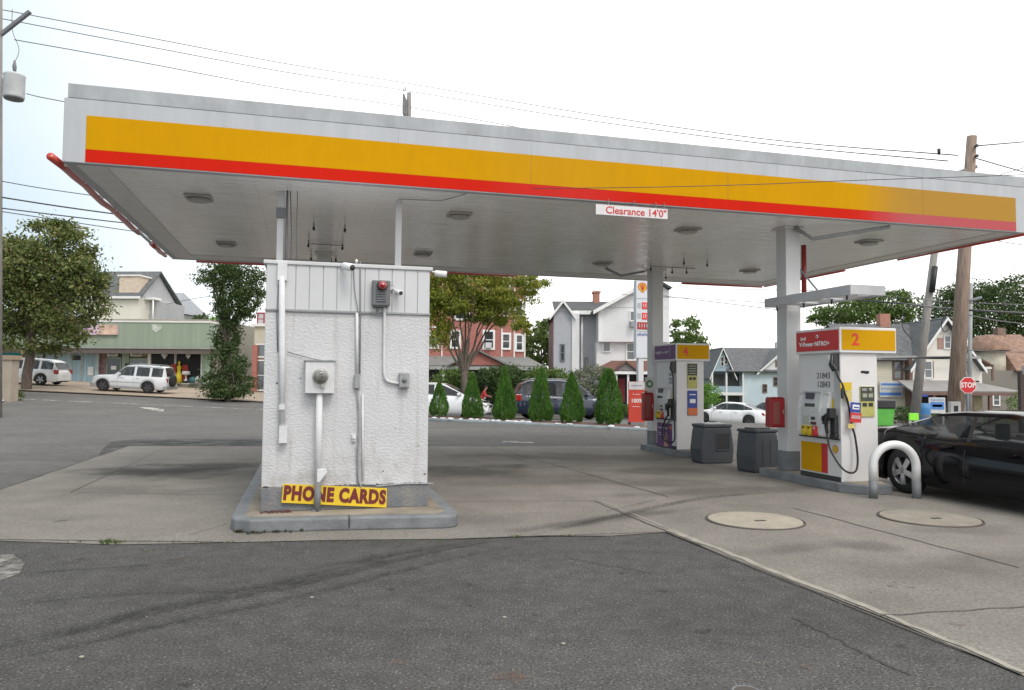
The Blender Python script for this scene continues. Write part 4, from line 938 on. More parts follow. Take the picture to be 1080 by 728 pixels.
        MB().box(0.02, 0.18, -0.108, -0.105, 0.985, 1.04).build('card_print', mat('print_grey', (0.45, 0.3, 0.3), 0.5, var=0.5, scale=60), rd)
        MB().box(0.05, 0.17, -0.09, -0.086, 0.83, 0.90).build('yellow_tag', mat('tag_pale', (0.60, 0.48, 0.16)), t)
        for zz, s_ in ((1.63, '21843'), (1.49, '12843')):
            text('lettering', s_, 0.135, mat('digit_grey', (0.06, 0.06, 0.065), 0.6), t, (-0.003, 0.40, zz), SIDE, xs=0.95)
        e0 = Er(908, 403.5, 924.5, 437)
        sg = ebox((0.34, 0.60, 1.0, 1.47), 0.0, 0.02).build('end_sticker', olive_label, t, bevel=0.004)
        ebox((0.345, 0.595, 1.24, 1.465), 0.0, 0.023).build('sticker_print', mat('sticker_dark', (0.05, 0.055, 0.04), 0.5, var=0.5, scale=20), sg)
        for k in range(2): ebox((0.375 + k * 0.11, 0.455 + k * 0.11, 1.16, 1.215), 0.0, 0.024).build('sticker_window', decal_black, sg)
        for k in range(2): ebox((0.375 + k * 0.11, 0.455 + k * 0.11, 1.30, 1.36), 0.0, 0.026).build('sticker_mark', mat('sticker_mark', (0.32, 0.33, 0.25), 0.5), sg)
        text('lettering', 'NO', 0.055, decal_white, sg, (0.41, -0.027, 1.42), UP); MB().lathe([(0, -0.028), (0.03, -0.028), (0.03, -0.024)], 12, 'y', (0.52, 0, 1.42)).build('sticker_mark', mat('sticker_mark', (0.32, 0.33, 0.25)), sg)
        squiggle(t, 'E', 0.37, 0.52, 1.69, 0.05, -0.001, decal_black, 3, 'scrawl', 0.008)
        # lower panel
        MB().box(-0.010, 0, 0.46, 0.97, 0.1, 0.56).build('lower_panel', yellow_vinyl, t); MB().box(-0.010, 0, 0.32, 0.455, 0.1, 0.56).build('lower_panel', mat('valence_red', (0.50, 0.02, 0.02)), t)
        pecten(decal_red, sign_yellow, 0.14, 0.49, 0.065, -0.0, t, plane='S', rays=False)
    else:
        up = [(-0.09, 0.02, 1.72), (-0.09, 0.0, 1.55), (-0.08, 0.0, 1.1), (-0.07, -0.01, 0.75), (-0.07, -0.03, 0.45), (-0.09, -0.06, 0.25), (-0.14, -0.02, 0.16), (-0.19, 0.12, 0.17), (-0.2, 0.3, 0.25), (-0.19, 0.33, 0.45), (-0.17, 0.24, 0.65), (-0.14, 0.17, 0.76)]
        MB().tube(catmull(up, 5), 0.018, 8).build('hose', black_rubber, t)
        MB().tube(catmull([(-0.02, 0.3, 0.62), (-0.06, 0.45, 0.5), (-0.06, 0.46, 0.3), (-0.05, 0.38, 0.15)], 4), 0.012, 6).build('spare_hose', black_rubber, t)
        sg = ebox((0.26, 0.50, 1.37, 1.93), 0.0, 0.02).build('end_sticker', olive_label, t, bevel=0.004)
        ebox((0.265, 0.495, 1.66, 1.925), 0.0, 0.023).build('sticker_print', mat('sticker_dark', (0.05, 0.055, 0.04)), sg)
        for k in range(2): ebox((0.30 + k * 0.09, 0.37 + k * 0.09, 1.56, 1.62), 0.0, 0.024).build('sticker_window', decal_black, sg)
        for k in range(4): ebox((0.29, 0.46, 1.70 + k * 0.055, 1.715 + k * 0.055), 0.0, 0.025).build('sticker_mark', mat('sticker_mark', (0.32, 0.33, 0.25)), sg)
        sg = ebox((0.26, 0.50, 0.76, 1.32), 0.0, 0.02).build('end_sticker', decal_blue, t, bevel=0.004)
        ebox((0.262, 0.498, 0.765, 0.93), 0.0, 0.023).build('sticker_print', orange_label, sg); ebox((0.31, 0.45, 1.04, 1.13), 0.0, 0.023).build('sticker_mark', decal_white, sg)
        ebox((0.30, 0.46, 1.22, 1.24), 0.0, 0.023).build('sticker_mark', decal_white, sg)
        MB().box(-0.010, 0, 0.24, 0.97, 0.02, 0.56).build('lower_panel', purple_vinyl, t)
        squiggle(t, 'S', 0.92, 0.42, 0.45, 0.05, -0.014, decal_white, 9); squiggle(t, 'S', 0.90, 0.66, 0.33, 0.02, -0.014, decal_white, 10, r_=0.003); squiggle(t, 'S', 0.90, 0.62, 0.28, 0.02, -0.014, decal_white, 11, r_=0.003)
        MB().lathe([(0.0, -0.015), (0.055, -0.015), (0.055, -0.01)], 14, 'x', (0, 0.30, 0.47)).build('orange_dot', orange_label, t)
        MB().prism([(0.42, 0.03), (0.62, 0.03), (0.58, 0.28), (0.50, 0.36), (0.44, 0.26)], -0.014, -0.01, 'x').build('poster_figure', mat('poster_tan', (0.42, 0.26, 0.18), 0.5, var=0.4, scale=20), t)
        for zz in (1.68, 1.58, 1.50): MB().box(-0.004, 0, 0.22, 0.38, zz - 0.035, zz + 0.03).build('sticker', mat('sticker_grey', (0.30, 0.30, 0.33), 0.5, var=0.4, scale=40), t)
        MB().tube([(-0.01, 0.02, 0.95), (-0.01, 0.08, 0.8), (0.02, 0.02, 0.68)], 0.004, 4).build('cable', dark_grey_paint, t)
    return t
pump(I2, 2, 'white fuel pump with red and yellow top sign numbered 2')
pump(I4, 4, 'white fuel pump with purple and yellow top sign numbered 4')
MB().tube([(0, 0, 0), (0, 0, 0.12)], 0.05, 12)

# U shaped bollard
q = G(944, 526)
bl = thing('arched_bollard', 'white arched pipe bollard with grey feet beside pump 2', 'bollard', (q.x, q.y, 0), 0.03)
hw, r_, ht = 0.32, 0.060, 0.84
pts = [(-hw, 0, 0.25), (-hw, 0, ht - hw - r_)] + [(-hw * math.cos(math.pi * k / 16), 0, ht - hw - r_ + hw * math.sin(math.pi * k / 16)) for k in range(1, 16)] + [(hw, 0, ht - hw - r_), (hw, 0, 0.25)]
MB().tube(pts, r_, 20).build('pipe', mat('bollard_white', (0.68, 0.68, 0.68), 0.35, var=0.05), bl)
for sx in (-1, 1): MB().tube([(sx * hw, 0, 0), (sx * hw, 0, 0.26)], r_ + 0.002, 20).build('painted_foot', kerb_grey, bl)

# waste bins
def bin_thing(px, py, yaw, lab, wd=0.72, ht=0.80, opening=True):
    q = G(px, py)
    t = thing('waste_bin', lab, 'bin', (q.x, q.y, 0), yaw, 'grey plastic bins on the pump islands')
    hb, hm, htp = wd * 0.50, wd * 0.53, wd * 0.44; d = 0.48
    m = MB(); prof = [(-hb * .92, 0.0), (-hb, 0.05), (-hm, 0.30), (-htp * 1.05, ht - 0.14), (-htp, ht - 0.05), (htp, ht - 0.05), (htp * 1.05, ht - 0.14), (hm, 0.30), (hb, 0.05), (hb * .92, 0.0)]
    m.prism(prof, 0, d, 'y'); m.build('shell', grey_plastic, t, bevel=0.04, seg=3)
    m = MB(); m.box(-htp - 0.015, htp + 0.015, -0.015, d + 0.015, ht - 0.06, ht); m.build('lid', grey_plastic, t, bevel=0.02)
    m = MB(); m.box(-htp * 0.72, htp * 0.72, 0.10, d - 0.10, ht, ht + 0.025); m.build('tray', white_metal if opening else grey_plastic, t, bevel=0.006)
    if opening:
        m = MB(); m.box(-0.03, 0.26, -0.004, 0.05, 0.30, 0.62); fr = m.build('opening', black_plastic, t, bevel=0.01)
        MB().box(-0.06, -0.03, -0.008, 0.0, 0.28, 0.64).box(0.26, 0.29, -0.008, 0, 0.28, 0.64).box(-0.03, 0.26, -0.008, 0, 0.62, 0.64).box(-0.03, 0.26, -0.03, 0, 0.27, 0.30).build('opening_rim', grey_plastic, t, bevel=0.004)
        MB().box(-0.33, 0.33, -0.006, 0, 0.1, 0.12).build('ridge', grey_plastic, t)
    else:
        for k in range(4): MB().box(-0.28 + k * 0.18, -0.26 + k * 0.18, -0.006, 0, 0.15, 0.60).build('ridge', grey_plastic, t)
    return t
bin_thing(757, 489.5, YAW - 0.02, 'grey plastic waste bin with dark opening right of pump 4')
bin_thing(809, 499, YAW + 0.18, 'closed grey bin back against the right canopy column', wd=0.60, opening=False)
MB()
# fire extinguisher cabinets
def cabinet(x0, y0, x1, y1, d, yaw, lab):
    a = P(x0, y1, d); c_ = P(x1, y0, d)
    F = Frame(a.x, a.y, yaw, a.z); wd = (c_.x - a.x) / math.cos(yaw); h = c_.z - a.z
    t = thing('extinguisher_cabinet', lab, 'cabinet', (a.x, a.y, a.z), yaw, 'red cabinets on the canopy columns')
    MB().box(0, wd, 0, 0.18, 0, h * 0.95).prism([(0, h * .95), (wd, h * .95), (wd * .85, h), (wd * .1, h)], 0, 0.18, 'y').build('case', red_paint, t, bevel=0.015)
    dr = MB().box(wd * 0.06, wd * 0.94, -0.015, 0, h * 0.05, h * 0.93).build('door', red_paint, t, bevel=0.008)
    MB().box(wd * 0.16, wd * 0.60, -0.022, -0.01, h * 0.12, h * 0.85).build('window', mat('cabinet_window', (0.22, 0.07, 0.06), 0.2), dr)
    MB().box(wd * 0.80, wd * 0.86, -0.03, -0.01, h * 0.45, h * 0.58).build('handle', steel, dr)
    return t
cabinet(812.5, 419, 829, 451, 12.85, YAW - 0.1, 'red extinguisher cabinet on the right canopy column beside pump 2')
cabinet(679, 414, 690, 444, 17.8, YAW - 0.1, 'red cabinet on the far canopy column left of pump 4')

# ------------------------------------------------------------ people
def person_mesh(name, joints, edges, parts, par, loc=(0, 0, 0), rotz=0.0, sub=2):
    """one continuous skinned body; faces take the material of the joint they lie nearest to"""
    me = bpy.data.meshes.new(name); me.from_pydata([j[0] for j in joints], edges, []); o = bpy.data.objects.new(name, me); COL.objects.link(o)
    sk = o.modifiers.new('skin', 'SKIN'); sb = o.modifiers.new('sub', 'SUBSURF'); sb.levels = sub; sb.render_levels = sub
    bpy.context.view_layer.update()
    lay = me.skin_vertices[0] if me.skin_vertices else None
    if lay is None:
        bm = bmesh.new(); bm.from_mesh(me); bm.verts.layers.skin.verify(); bm.to_mesh(me); bm.free(); lay = me.skin_vertices[0]
    for i, j in enumerate(joints):
        lay.data[i].radius = (j[1], j[1] if len(j) < 4 else j[3]); lay.data[i].use_root = (i == 0)
    dg = bpy.context.evaluated_depsgraph_get(); dg.update()
    m2 = bpy.data.meshes.new_from_object(o.evaluated_get(dg)); bpy.data.objects.remove(o)
    m2.materials.clear()
    for k in parts: m2.materials.append(k)
    for p in m2.polygons:
        c_ = p.center; best = min(joints, key=lambda j: (Vector(j[0]) - c_).length - j[1] * 0.6); p.material_index = best[2]; p.use_smooth = True
    r = bpy.data.objects.new(name, m2); COL.objects.link(r); r.parent = par; r.location = loc; r.rotation_euler = (0, 0, rotz)
    return r

# ------------------------------------------------------------ vehicles
tyre_m = mat('tyre', (0.02, 0.02, 0.021), 0.8); rim_m = mat('alloy_rim', (0.42, 0.42, 0.44), 0.3, 0.7); 
tail_m = mat('tail_lamp', (0.35, 0.01, 0.012), 0.15, spec=0.8, coat=0.6); head_m = mat('head_lamp', (0.5, 0.52, 0.55), 0.1, spec=0.9, coat=0.6)
def lerp_pts(pts, x):
    if x <= pts[0][0]: return pts[0][1]
    for a, b_ in zip(pts, pts[1:]):
        if x <= b_[0]:
            t = (x - a[0]) / (b_[0] - a[0]); return a[1] + (b_[1] - a[1]) * t
    return pts[-1][1]
def smooth_prof(pts, x, h=0.09):
    return sum(lerp_pts(pts, x + k * h / 2) for k in (-2, -1, 0, 1, 2)) / 5
def glass_mat(name, tr):
    m = bpy.data.materials.new(name); m.use_nodes = True; nt = m.node_tree; b = nt.nodes['Principled BSDF']
    b.inputs['Base Color'].default_value = (0.02, 0.025, 0.028, 1); b.inputs['Roughness'].default_value = 0.03; b.inputs['Specular IOR Level'].default_value = 0.8
    n = nd(nt, 'ShaderNodeTexNoise'); n.inputs['Scale'].default_value = 2
    mr = nd(nt, 'ShaderNodeMapRange'); mr.inputs[3].default_value = 1 - tr - 0.04; mr.inputs[4].default_value = 1 - tr + 0.04
    nt.links.new(n.outputs[0], mr.inputs[0]); nt.links.new(mr.outputs[0], b.inputs['Alpha']); return m
car_glass = glass_mat('car_glass', 0.38)
def car(lab, cat, loc, yaw, Ln, Wd, Ht, paint, style='sedan', cladding=None, wheel_r=0.33, rim=None, wb=None, group='parked and passing cars', pitch=0.0, spare=False, rack=False, lowp=None, name=None):
    """x forward, y left; the front is +x"""
    t = thing(name or {'sedan': 'sedan_car', 'suv': 'suv_car', 'boxy': 'suv_car', 'hatch': 'hatchback_car'}[style], lab, cat, loc, yaw, group)
    t.rotation_euler = (0, pitch, yaw)
    L2, W2 = Ln / 2, Wd / 2
    S = Ln
    if style in ('sedan',):
        top = [(-.5, .54), (-.485, .66), (-.44, .70), (-.34, .715), (-.2, .68), (0.16, .645), (.22, .64), (.36, .58), (.45, .50), (.485, .42), (.5, .34)]
        roof = [(-.40, .70), (-.21, .965), (-.13, .995), (.02, 1.0), (.08, .97), (.245, .645)]
        fw, rw = .315, -.30
    elif style == 'hatch':
        top = [(-.5, .52), (-.48, .62), (-.44, .68), (-.2, .67), (0.2, .62), (.30, .60), (.40, .53), (.47, .42), (.5, .33)]
        roof = [(-.47, .66), (-.36, .93), (-.22, .99), (-.05, 1.0), (.06, .96), (.30, .61)]
        fw, rw = .32, -.31
    elif style == 'suv':
        top = [(-.5, .45), (-.49, .56), (-.46, .62), (-.2, .61), (.2, .575), (.27, .57), (.40, .545), (.47, .47), (.5, .36)]
        roof = [(-.485, .60), (-.43, .90), (-.36, .975), (-.1, 1.0), (.05, .985), (.11, .95), (.27, .575)]
        fw, rw = .31, -.28
    else:
        top = [(-.5, .42), (-.495, .60), (-.47, .61), (-.2, .61), (.12, .61), (.20, .60), (.42, .565), (.48, .53), (.5, .42)]
        roof = [(-.49, .60), (-.465, .95), (-.42, .985), (-.1, 1.0), (.03, .985), (.07, .95), (.20, .60)]
        fw, rw = .33, -.27
    if wb: fw, rw = wb
    if lowp: top = lowp
    top = [(a * S, b_ * Ht) for a, b_ in top]; roof = [(a * S, b_ * Ht) for a, b_ in roof]
    fw *= S; rw *= S
    clear = 0.16 if style in ('sedan', 'hatch') else 0.22
    def zlow(x):
        z = clear + 0.05 * (max(0, abs(x) / L2 - 0.85) / 0.15) ** 2 * 2
        for wx in (fw, rw):
            dx = abs(x - wx); ra = wheel_r * 1.16
            if dx < ra: z = max(z, wheel_r + math.sqrt(ra * ra - dx * dx) * 0.97)
        return z
    def halfw(x):
        e = max(0, (abs(x) / L2 - 0.72) / 0.28); return W2 * (1 - 0.22 * e ** 2.2)
    xs = sorted(set([-L2 + Ln * i / 84 for i in range(85)] + [wx + wheel_r * 1.16 * k for wx in (fw, rw) for k in (-1.001, -0.97, -0.9, 0.9, 0.97, 1.001)]))
    rings = []
    for x in xs:
        zl = zlow(x); zt = max(smooth_prof(top, x, 0.05 * S / 4), zl + 0.02); w_ = halfw(x); belt = zt - zl
        cr = 0.03 * (1 if abs(x) < L2 * .96 else 0.3)
        zm = min(zt - 0.03, max(zl + 0.01, 0.45 * Ht * 0.9))
        half = [(0.90 * w_, zl), (0.975 * w_, zl + belt * 0.08), (1.0 * w_, zl + belt * 0.35), (0.995 * w_, zl + belt * 0.62), (0.955 * w_, zl + belt * 0.90), (0.90 * w_, zl + belt * 0.985), (0.55 * w_, zt + cr * 0.8), (0, zt + cr)]
        rings.append([(x, -y, z) for y, z in half] + [(x, y, z) for y, z in half[-2::-1]])
    n = len(rings[0]); m = MB()
    vs = [p for r in rings for p in r]
    fs = [(i * n + k, (i + 1) * n + k, (i + 1) * n + k + 1, i * n + k + 1) for i in range(len(rings) - 1) for k in range(n - 1)]
    fs.append(tuple(range(n))); fs.append(tuple((len(rings) - 1) * n + k for k in range(n))[::-1])
    m.add(vs, fs, True); body = m.build('body', paint, t)
    es = body.modifiers.new('edge', 'EDGE_SPLIT'); es.split_angle = R(50)
    # dark belly and wheel wells
    m = MB(); m.box(-L2 * .93, L2 * .93, -W2 * .70, W2 * .70, clear, 0.50 * Ht); m.box(-L2 * .86, L2 * .86, -W2 * .86, W2 * .86, clear + 0.01, clear + 0.12) if False else None
    for wx in (fw, rw): m.box(wx - wheel_r * 1.2, wx + wheel_r * 1.2, -W2 * .90, W2 * .90, wheel_r * 1.0, min(wheel_r * 2.15, .52 * Ht))
    m.build('underbody', black_plastic, t)
    # cabin
    zb0 = lambda x: smooth_prof(top, x, 0.05 * S / 4)
    x0, x1 = roof[0][0], roof[-1][0]; N = 44
    cx = [x0 + (x1 - x0) * i / N for i in range(N + 1)]
    def crow(x):
        zb = zb0(x) * 0.985; zr = max(smooth_prof(roof, x, 0.03 * S / 4), zb + 0.005); hh = min(1, max(0, (zr - zb) / (Ht - zb)))
        wbt = halfw(x) * 0.90; wr = wbt * (1 - 0.21 * hh)
        return [(wbt, zb), (wbt + (wr - wbt) * 0.86, zb + (zr - zb) * 0.84), (wr * 0.95, zb + (zr - zb) * 0.95), (wr * 0.80, zr), (0, zr + 0.02 * hh)]
    rows = [crow(x) for x in cx]
    def patch(i0, i1, k0, k1, nm, mt_, sides=(-1, 1), off=0.0, par=t, both=False):
        m = MB()
        for sgn in sides:
            v_ = []; f_ = []
            kk = list(range(k0, k1 + 1))
            for i in range(i0, i1 + 1):
                for k in kk:
                    y, z = rows[i][k]; v_.append((cx[i], sgn * (y + off), z + off * 0.3))
            c_ = len(kk)
            for i in range(i1 - i0):
                for k in range(c_ - 1): f_.append((i * c_ + k, (i + 1) * c_ + k, (i + 1) * c_ + k + 1, i * c_ + k + 1))
            m.add(v_, f_, True)
        return m.build(nm, mt_, par)
    xr1 = roof[1][0] if style != 'sedan' else roof[1][0]; xf0 = roof[-2][0]
    ir = min(range(N + 1), key=lambda i: abs(cx[i] - roof[1][0])); iff = min(range(N + 1), key=lambda i: abs(cx[i] - xf0))
    patch(ir, iff, 1, 4, 'roof', paint)
    patch(0, N, 1, 2, 'roof_rail', paint)
    patch(0, ir, 2, 4, 'rear_window', car_glass); patch(iff, N, 2, 4, 'windshield', car_glass)
    # side glass with pillars between
    if style == 'sedan': cuts = [(.10, .50), (.53, .93)]; solid = [(0, .10), (.50, .53), (.93, 1)]
    elif style == 'hatch': cuts = [(.12, .27), (.30, .56), (.59, .93)]; solid = [(0, .12), (.27, .30), (.56, .59), (.93, 1)]
    else: cuts = [(.07, .29), (.32, .58), (.61, .92)]; solid = [(0, .07), (.29, .32), (.58, .61), (.92, 1)]
    for a, b_ in cuts:
        for sgn in (-1, 1): patch(int(a * N), int(round(b_ * N)), 0, 1, 'side_window', car_glass, (sgn,))
    for a, b_ in solid: [patch(int(a * N), max(int(a * N) + 1, int(round(b_ * N))), 0, 1, 'pillar', paint if a in (0,) else (black_plastic if style == 'sedan' and a < .9 else paint), (sgn,), off=0.004) for sgn in (-1, 1)]
    m = MB(); seat = mat('seat_fabric', (0.05, 0.05, 0.055), 0.8)
    for xx in (fw - 0.42 * S * 0.62, rw + 0.12 * S):
        for yy in (-0.36, 0.36):
            zb_ = 0.36 * Ht
            m.box(xx - 0.06, xx + 0.08, yy - 0.22, yy + 0.22, zb_, 0.70 * Ht); m.box(xx - 0.04, xx + 0.05, yy - 0.12, yy + 0.12, 0.70 * Ht, 0.84 * Ht)
    m.build('seats', seat, t, bevel=0.04)
    # wheels
    rim = rim or rim_m
    for wx in (fw, rw):
        for sgn in (-1, 1):
            m = MB(); wt = 0.11
            m.lathe([(wheel_r * .62, -wt), (wheel_r * .90, -wt), (wheel_r, -wt * .6), (wheel_r, wt * .6), (wheel_r * .90, wt), (wheel_r * .62, wt)], 28, 'y')
            wh = m.build('wheel', tyre_m, t, loc=(wx, sgn * (W2 - wt - 0.015), wheel_r))
            rm = MB(); yo = sgn * (wt - 0.02)
            rm.lathe([(wheel_r * .66, yo), (wheel_r * .62, yo - sgn * 0.015), (wheel_r * .58, yo - sgn * 0.05)], 28, 'y')
            for k in range(5):
                a0 = 2 * math.pi * k / 5 + 0.3; st = len(rm.v)
                rm.prism([(0.0, -0.035), (wheel_r * .60, -0.045), (wheel_r * .62, 0.0), (wheel_r * .60, 0.045), (0.0, 0.035)], yo - 0.02, yo + 0.006, 'y'); rm.xform(Matrix.Rotation(a0, 4, 'Y'), st)
            rm.lathe([(0, yo + sgn * 0.006), (0.05, yo + sgn * 0.006), (0.06, yo - sgn * .01)], 16, 'y')
            rm.build('rim', rim, wh)
            MB().lathe([(wheel_r * .60, yo - sgn * 0.06), (0, yo - sgn * 0.06)], 20, 'y').build('hub', black_plastic, wh)
    # lamps, bumpers, mirrors, handles, plate
    for sgn in (-1, 1):
        wl = halfw(-L2 * .97); zt = smooth_prof(top, -L2 * .96)
        m = MB(); 
        if style == 'suv': m.box(-L2 - 0.012, -L2 * .90, min(sgn * wl * .84, sgn * (wl + .06)), max(sgn * wl * .84, sgn * (wl + .06)), zt * 0.80, zt * 1.08)
        elif style == 'boxy': m.box(-L2 - 0.012, -L2 * .96, sgn * wl * .80 - .06, sgn * wl * .80 + .14 * 0.6, zt * 0.72, zt * 0.98)
        else: m.prism([(-L2 - 0.012, zt * .80), (-L2 * .86, zt * .84), (-L2 * .84, zt * .93), (-L2 * .97, zt * .97)], sgn * wl * .55, sgn * (wl + 0.035), 'y')
        m.build('tail_light', tail_m, t, bevel=0.015)
        wf = halfw(L2 * .93); zf = smooth_prof(top, L2 * .9)
        m = MB(); m.prism([(L2 * .985, zf * .74), (L2 * .985, zf * .84), (L2 * .86, zf * .97), (L2 * .83, zf * .90)], sgn * wf * .60, sgn * (wf + 0.006), 'y'); m.build('headlight', head_m, t, bevel=0.015)
        xm = x1 - 0.10 * S * 0.9; zm = zb0(xm) + 0.03
        yb = halfw(xm) * .93
        m = MB(); m.box(xm - 0.06, xm + 0.08, min(sgn * yb, sgn * (yb + 0.19)), max(sgn * yb, sgn * (yb + 0.19)), zm, zm + 0.13); m.build('mirror', paint, t, bevel=0.03)
        for xh in ((-.13 * S), (.075 * S)):
            zz = zb0(xh) * .86; yy = halfw(xh) * .998
            m = MB(); m.box(xh - 0.09, xh + 0.09, min(sgn * yy * .98, sgn * (yy + 0.025)), max(sgn * yy * .98, sgn * (yy + 0.025)), zz, zz + 0.03); m.build('door_handle', paint, t, bevel=0.008)
        m = MB()
        seam_x = [cx[int(round(b_ * N))] for a, b_ in cuts]
        for xx in [seam_x[-1] - 0.0, seam_x[-2] + 0.03, (cx[0] + rw) / 2 + wheel_r * 0.8]:
            zt_ = zb0(xx) * .96; zz = [clear + 0.12 + (zt_ - clear - 0.12) * i / 6 for i in range(7)]
            for i in range(6):
                def yw(z): 
                    zl = zlow(xx); b2 = zb0(xx) - zl; f = (z - zl) / b2
                    return halfw(xx) * lerp_pts([(0, .90), (.08, .975), (.35, 1), (.62, .995), (.90, .955), (.985, .90)], f) + 0.002
                if zz[i] < zlow(xx): continue
                m.quad((xx - .006, sgn * yw(zz[i]), zz[i]), (xx + .006, sgn * yw(zz[i]), zz[i]), (xx + .006, sgn * yw(zz[i + 1]), zz[i + 1]), (xx - .006, sgn * yw(zz[i + 1]), zz[i + 1]))
        split(m.build('door_seam', black_plastic, t, fix=False))
    zp = smooth_prof(top, -L2 * .98)
    MB().box(-L2 - 0.015, -L2 + 0.01, -0.16, 0.16, zp * .72, zp * .72 + 0.12).build('number_plate', decal_white, t)
    m = MB(); m.box(L2 - 0.03, L2 + 0.012, -W2 * .45, W2 * .45, 0.30 * Ht, 0.38 * Ht); m.build('grille', black_plastic, t, bevel=0.01)
    if cladding:
        m = MB()
        for sgn in (-1, 1):
            for wx in (fw, rw):
                pts = [(wx + wheel_r * 1.30 * math.cos(a * math.pi / 12), wheel_r * 0.98 + wheel_r * 1.26 * math.sin(a * math.pi / 12)) for a in range(13)] + [(wx + wheel_r * 1.13 * math.cos(a * math.pi / 12), wheel_r * 0.98 + wheel_r * 1.10 * math.sin(a * math.pi / 12)) for a in range(12, -1, -1)]
                y0 = sgn * W2 * .93; y1 = sgn * (W2 + 0.035); m.prism(pts, min(y0, y1), max(y0, y1), 'y')
            y0 = sgn * W2 * .9; y1 = sgn * (W2 + 0.02)
            m.box(rw + wheel_r * 1.25, fw - wheel_r * 1.25, min(y0, y1), max(y0, y1), clear, clear + 0.14)
            m.box(rw + wheel_r * 1.25, fw - wheel_r * 1.25, min(y0, y1), max(y0, y1), 0.36 * Ht, 0.375 * Ht)
        m.box(-L2 - 0.04, -L2 * .93, -W2 * .90, W2 * .90, clear + 0.03, clear + 0.25); m.box(L2 * .93, L2 + 0.04, -W2 * .90, W2 * .90, clear + 0.03, clear + 0.25)
        m.build('cladding', cladding, t, bevel=0.015)
    if spare:
        m = MB(); m.lathe([(0, -0.02), (wheel_r * .6, -0.02), (wheel_r * .95, 0), (wheel_r, 0.07), (wheel_r * .95, 0.2), (0, 0.2)], 24, 'x'); o = m.build('spare_wheel', tyre_m, t, loc=(-L2 - 0.21, 0.1, 0.42 * Ht + 0.1))
    if rack:
        m = MB()
        for sgn in (-1, 1):
            y = sgn * W2 * .66; m.tube([(roof[1][0] + .25, y, Ht * 1.0), (roof[1][0] + .45, y, Ht + 0.05), (roof[-3][0] - 0.1, y, Ht + 0.06), (roof[-3][0] + 0.1, y, Ht * 1.0)], 0.018, 6)
        m.build('roof_rack', galv, t)
    return t
def paint(name, col, metallic=0.0, rough=0.25): return mat(name, col, rough, metallic, var=0.03, scale=2, coat=0.8)
p_black = mat('paint_black', (0.004, 0.004, 0.006), 0.08, spec=0.35, var=0.05); p_white = paint('paint_white', (0.82, 0.83, 0.84)); p_blue = paint('paint_dark_blue', (0.010, 0.020, 0.045), 0.1); p_silver = paint('paint_silver_white', (0.62, 0.64, 0.67)); p_dark = paint('paint_charcoal', (0.03, 0.04, 0.055), 0.2)
hd = math.atan2(-math.cos(YAW), math.sin(YAW))         # the black sedan points back along the islands, towards the camera
BLn = 4.95
rwp = Vector((6.07, 11.62, 0)); fdir = Vector((math.cos(hd), math.sin(hd), 0)); ln_ = Vector((math.cos(hd + math.pi / 2), math.sin(hd + math.pi / 2), 0))
cc = rwp + fdir * 0.30 * BLn + ln_ * (0.93 - 0.12)
bcar = car('glossy black sedan beside the pumps at the right edge', 'car', (cc.x, cc.y, 0), hd, BLn, 1.86, 1.285, p_black, 'sedan', wheel_r=0.345, name='black_sedan',
    lowp=[(-.5, .50), (-.485, .70), (-.44, .745), (-.34, .75), (-.2, .70), (0.16, .66), (.22, .65), (.36, .60), (.45, .52), (.485, .44), (.5, .36)])
J = [((0, 0, 0.0), .15, 0, .12), ((0.02, 0, 0.22), .16, 0, .12), ((0.0, 0, 0.44), .17, 0, .11), ((-0.0, 0, 0.54), .07, 1, .06), ((0.02, 0, 0.62), .075, 1, .07), ((0.03, 0, 0.72), .095, 1, .085), ((0.02, 0, 0.80), .07, 1, .07),
     ((0.02, .21, 0.44), .06, 0), ((0.14, .27, 0.22), .05, 0), ((0.36, .20, 0.28), .038, 1), ((0.44, .17, 0.31), .035, 1), ((0.02, -.21, 0.44), .06, 0), ((0.14, -.27, 0.22), .05, 0), ((0.36, -.20, 0.28), .038, 1), ((0.44, -.17, 0.31), .035, 1), ((0.22, .12, -0.0), .09, 2), ((0.46, .13, 0.06), .065, 2), ((0.22, -.12, -0.0), .09, 2), ((0.46, -.13, 0.06), .065, 2)]
Ee = [(0, 1), (1, 2), (2, 3), (3, 4), (4, 5), (5, 6), (2, 7), (7, 8), (8, 9), (9, 10), (2, 11), (11, 12), (12, 13), (13, 14), (0, 15), (15, 16), (0, 17), (17, 18)]
dk_shirt = mat('shirt_dark', (0.03, 0.03, 0.04), 0.9)
dp = cc + fdir * 0.42 + ln_ * 0.36
drv = thing('person', 'driver in dark shirt sitting inside the black sedan', 'person', (dp.x, dp.y, 0.40), hd)
person_mesh('body', J, Ee, [dk_shirt, skin_mat, mat('trousers_dark', (0.03, 0.03, 0.035), 0.9)], drv)
MB().ball((0.01, 0, 0.765), 0.105, 0.09, 0.075, 12, 8).build('hair', decal_black, drv)

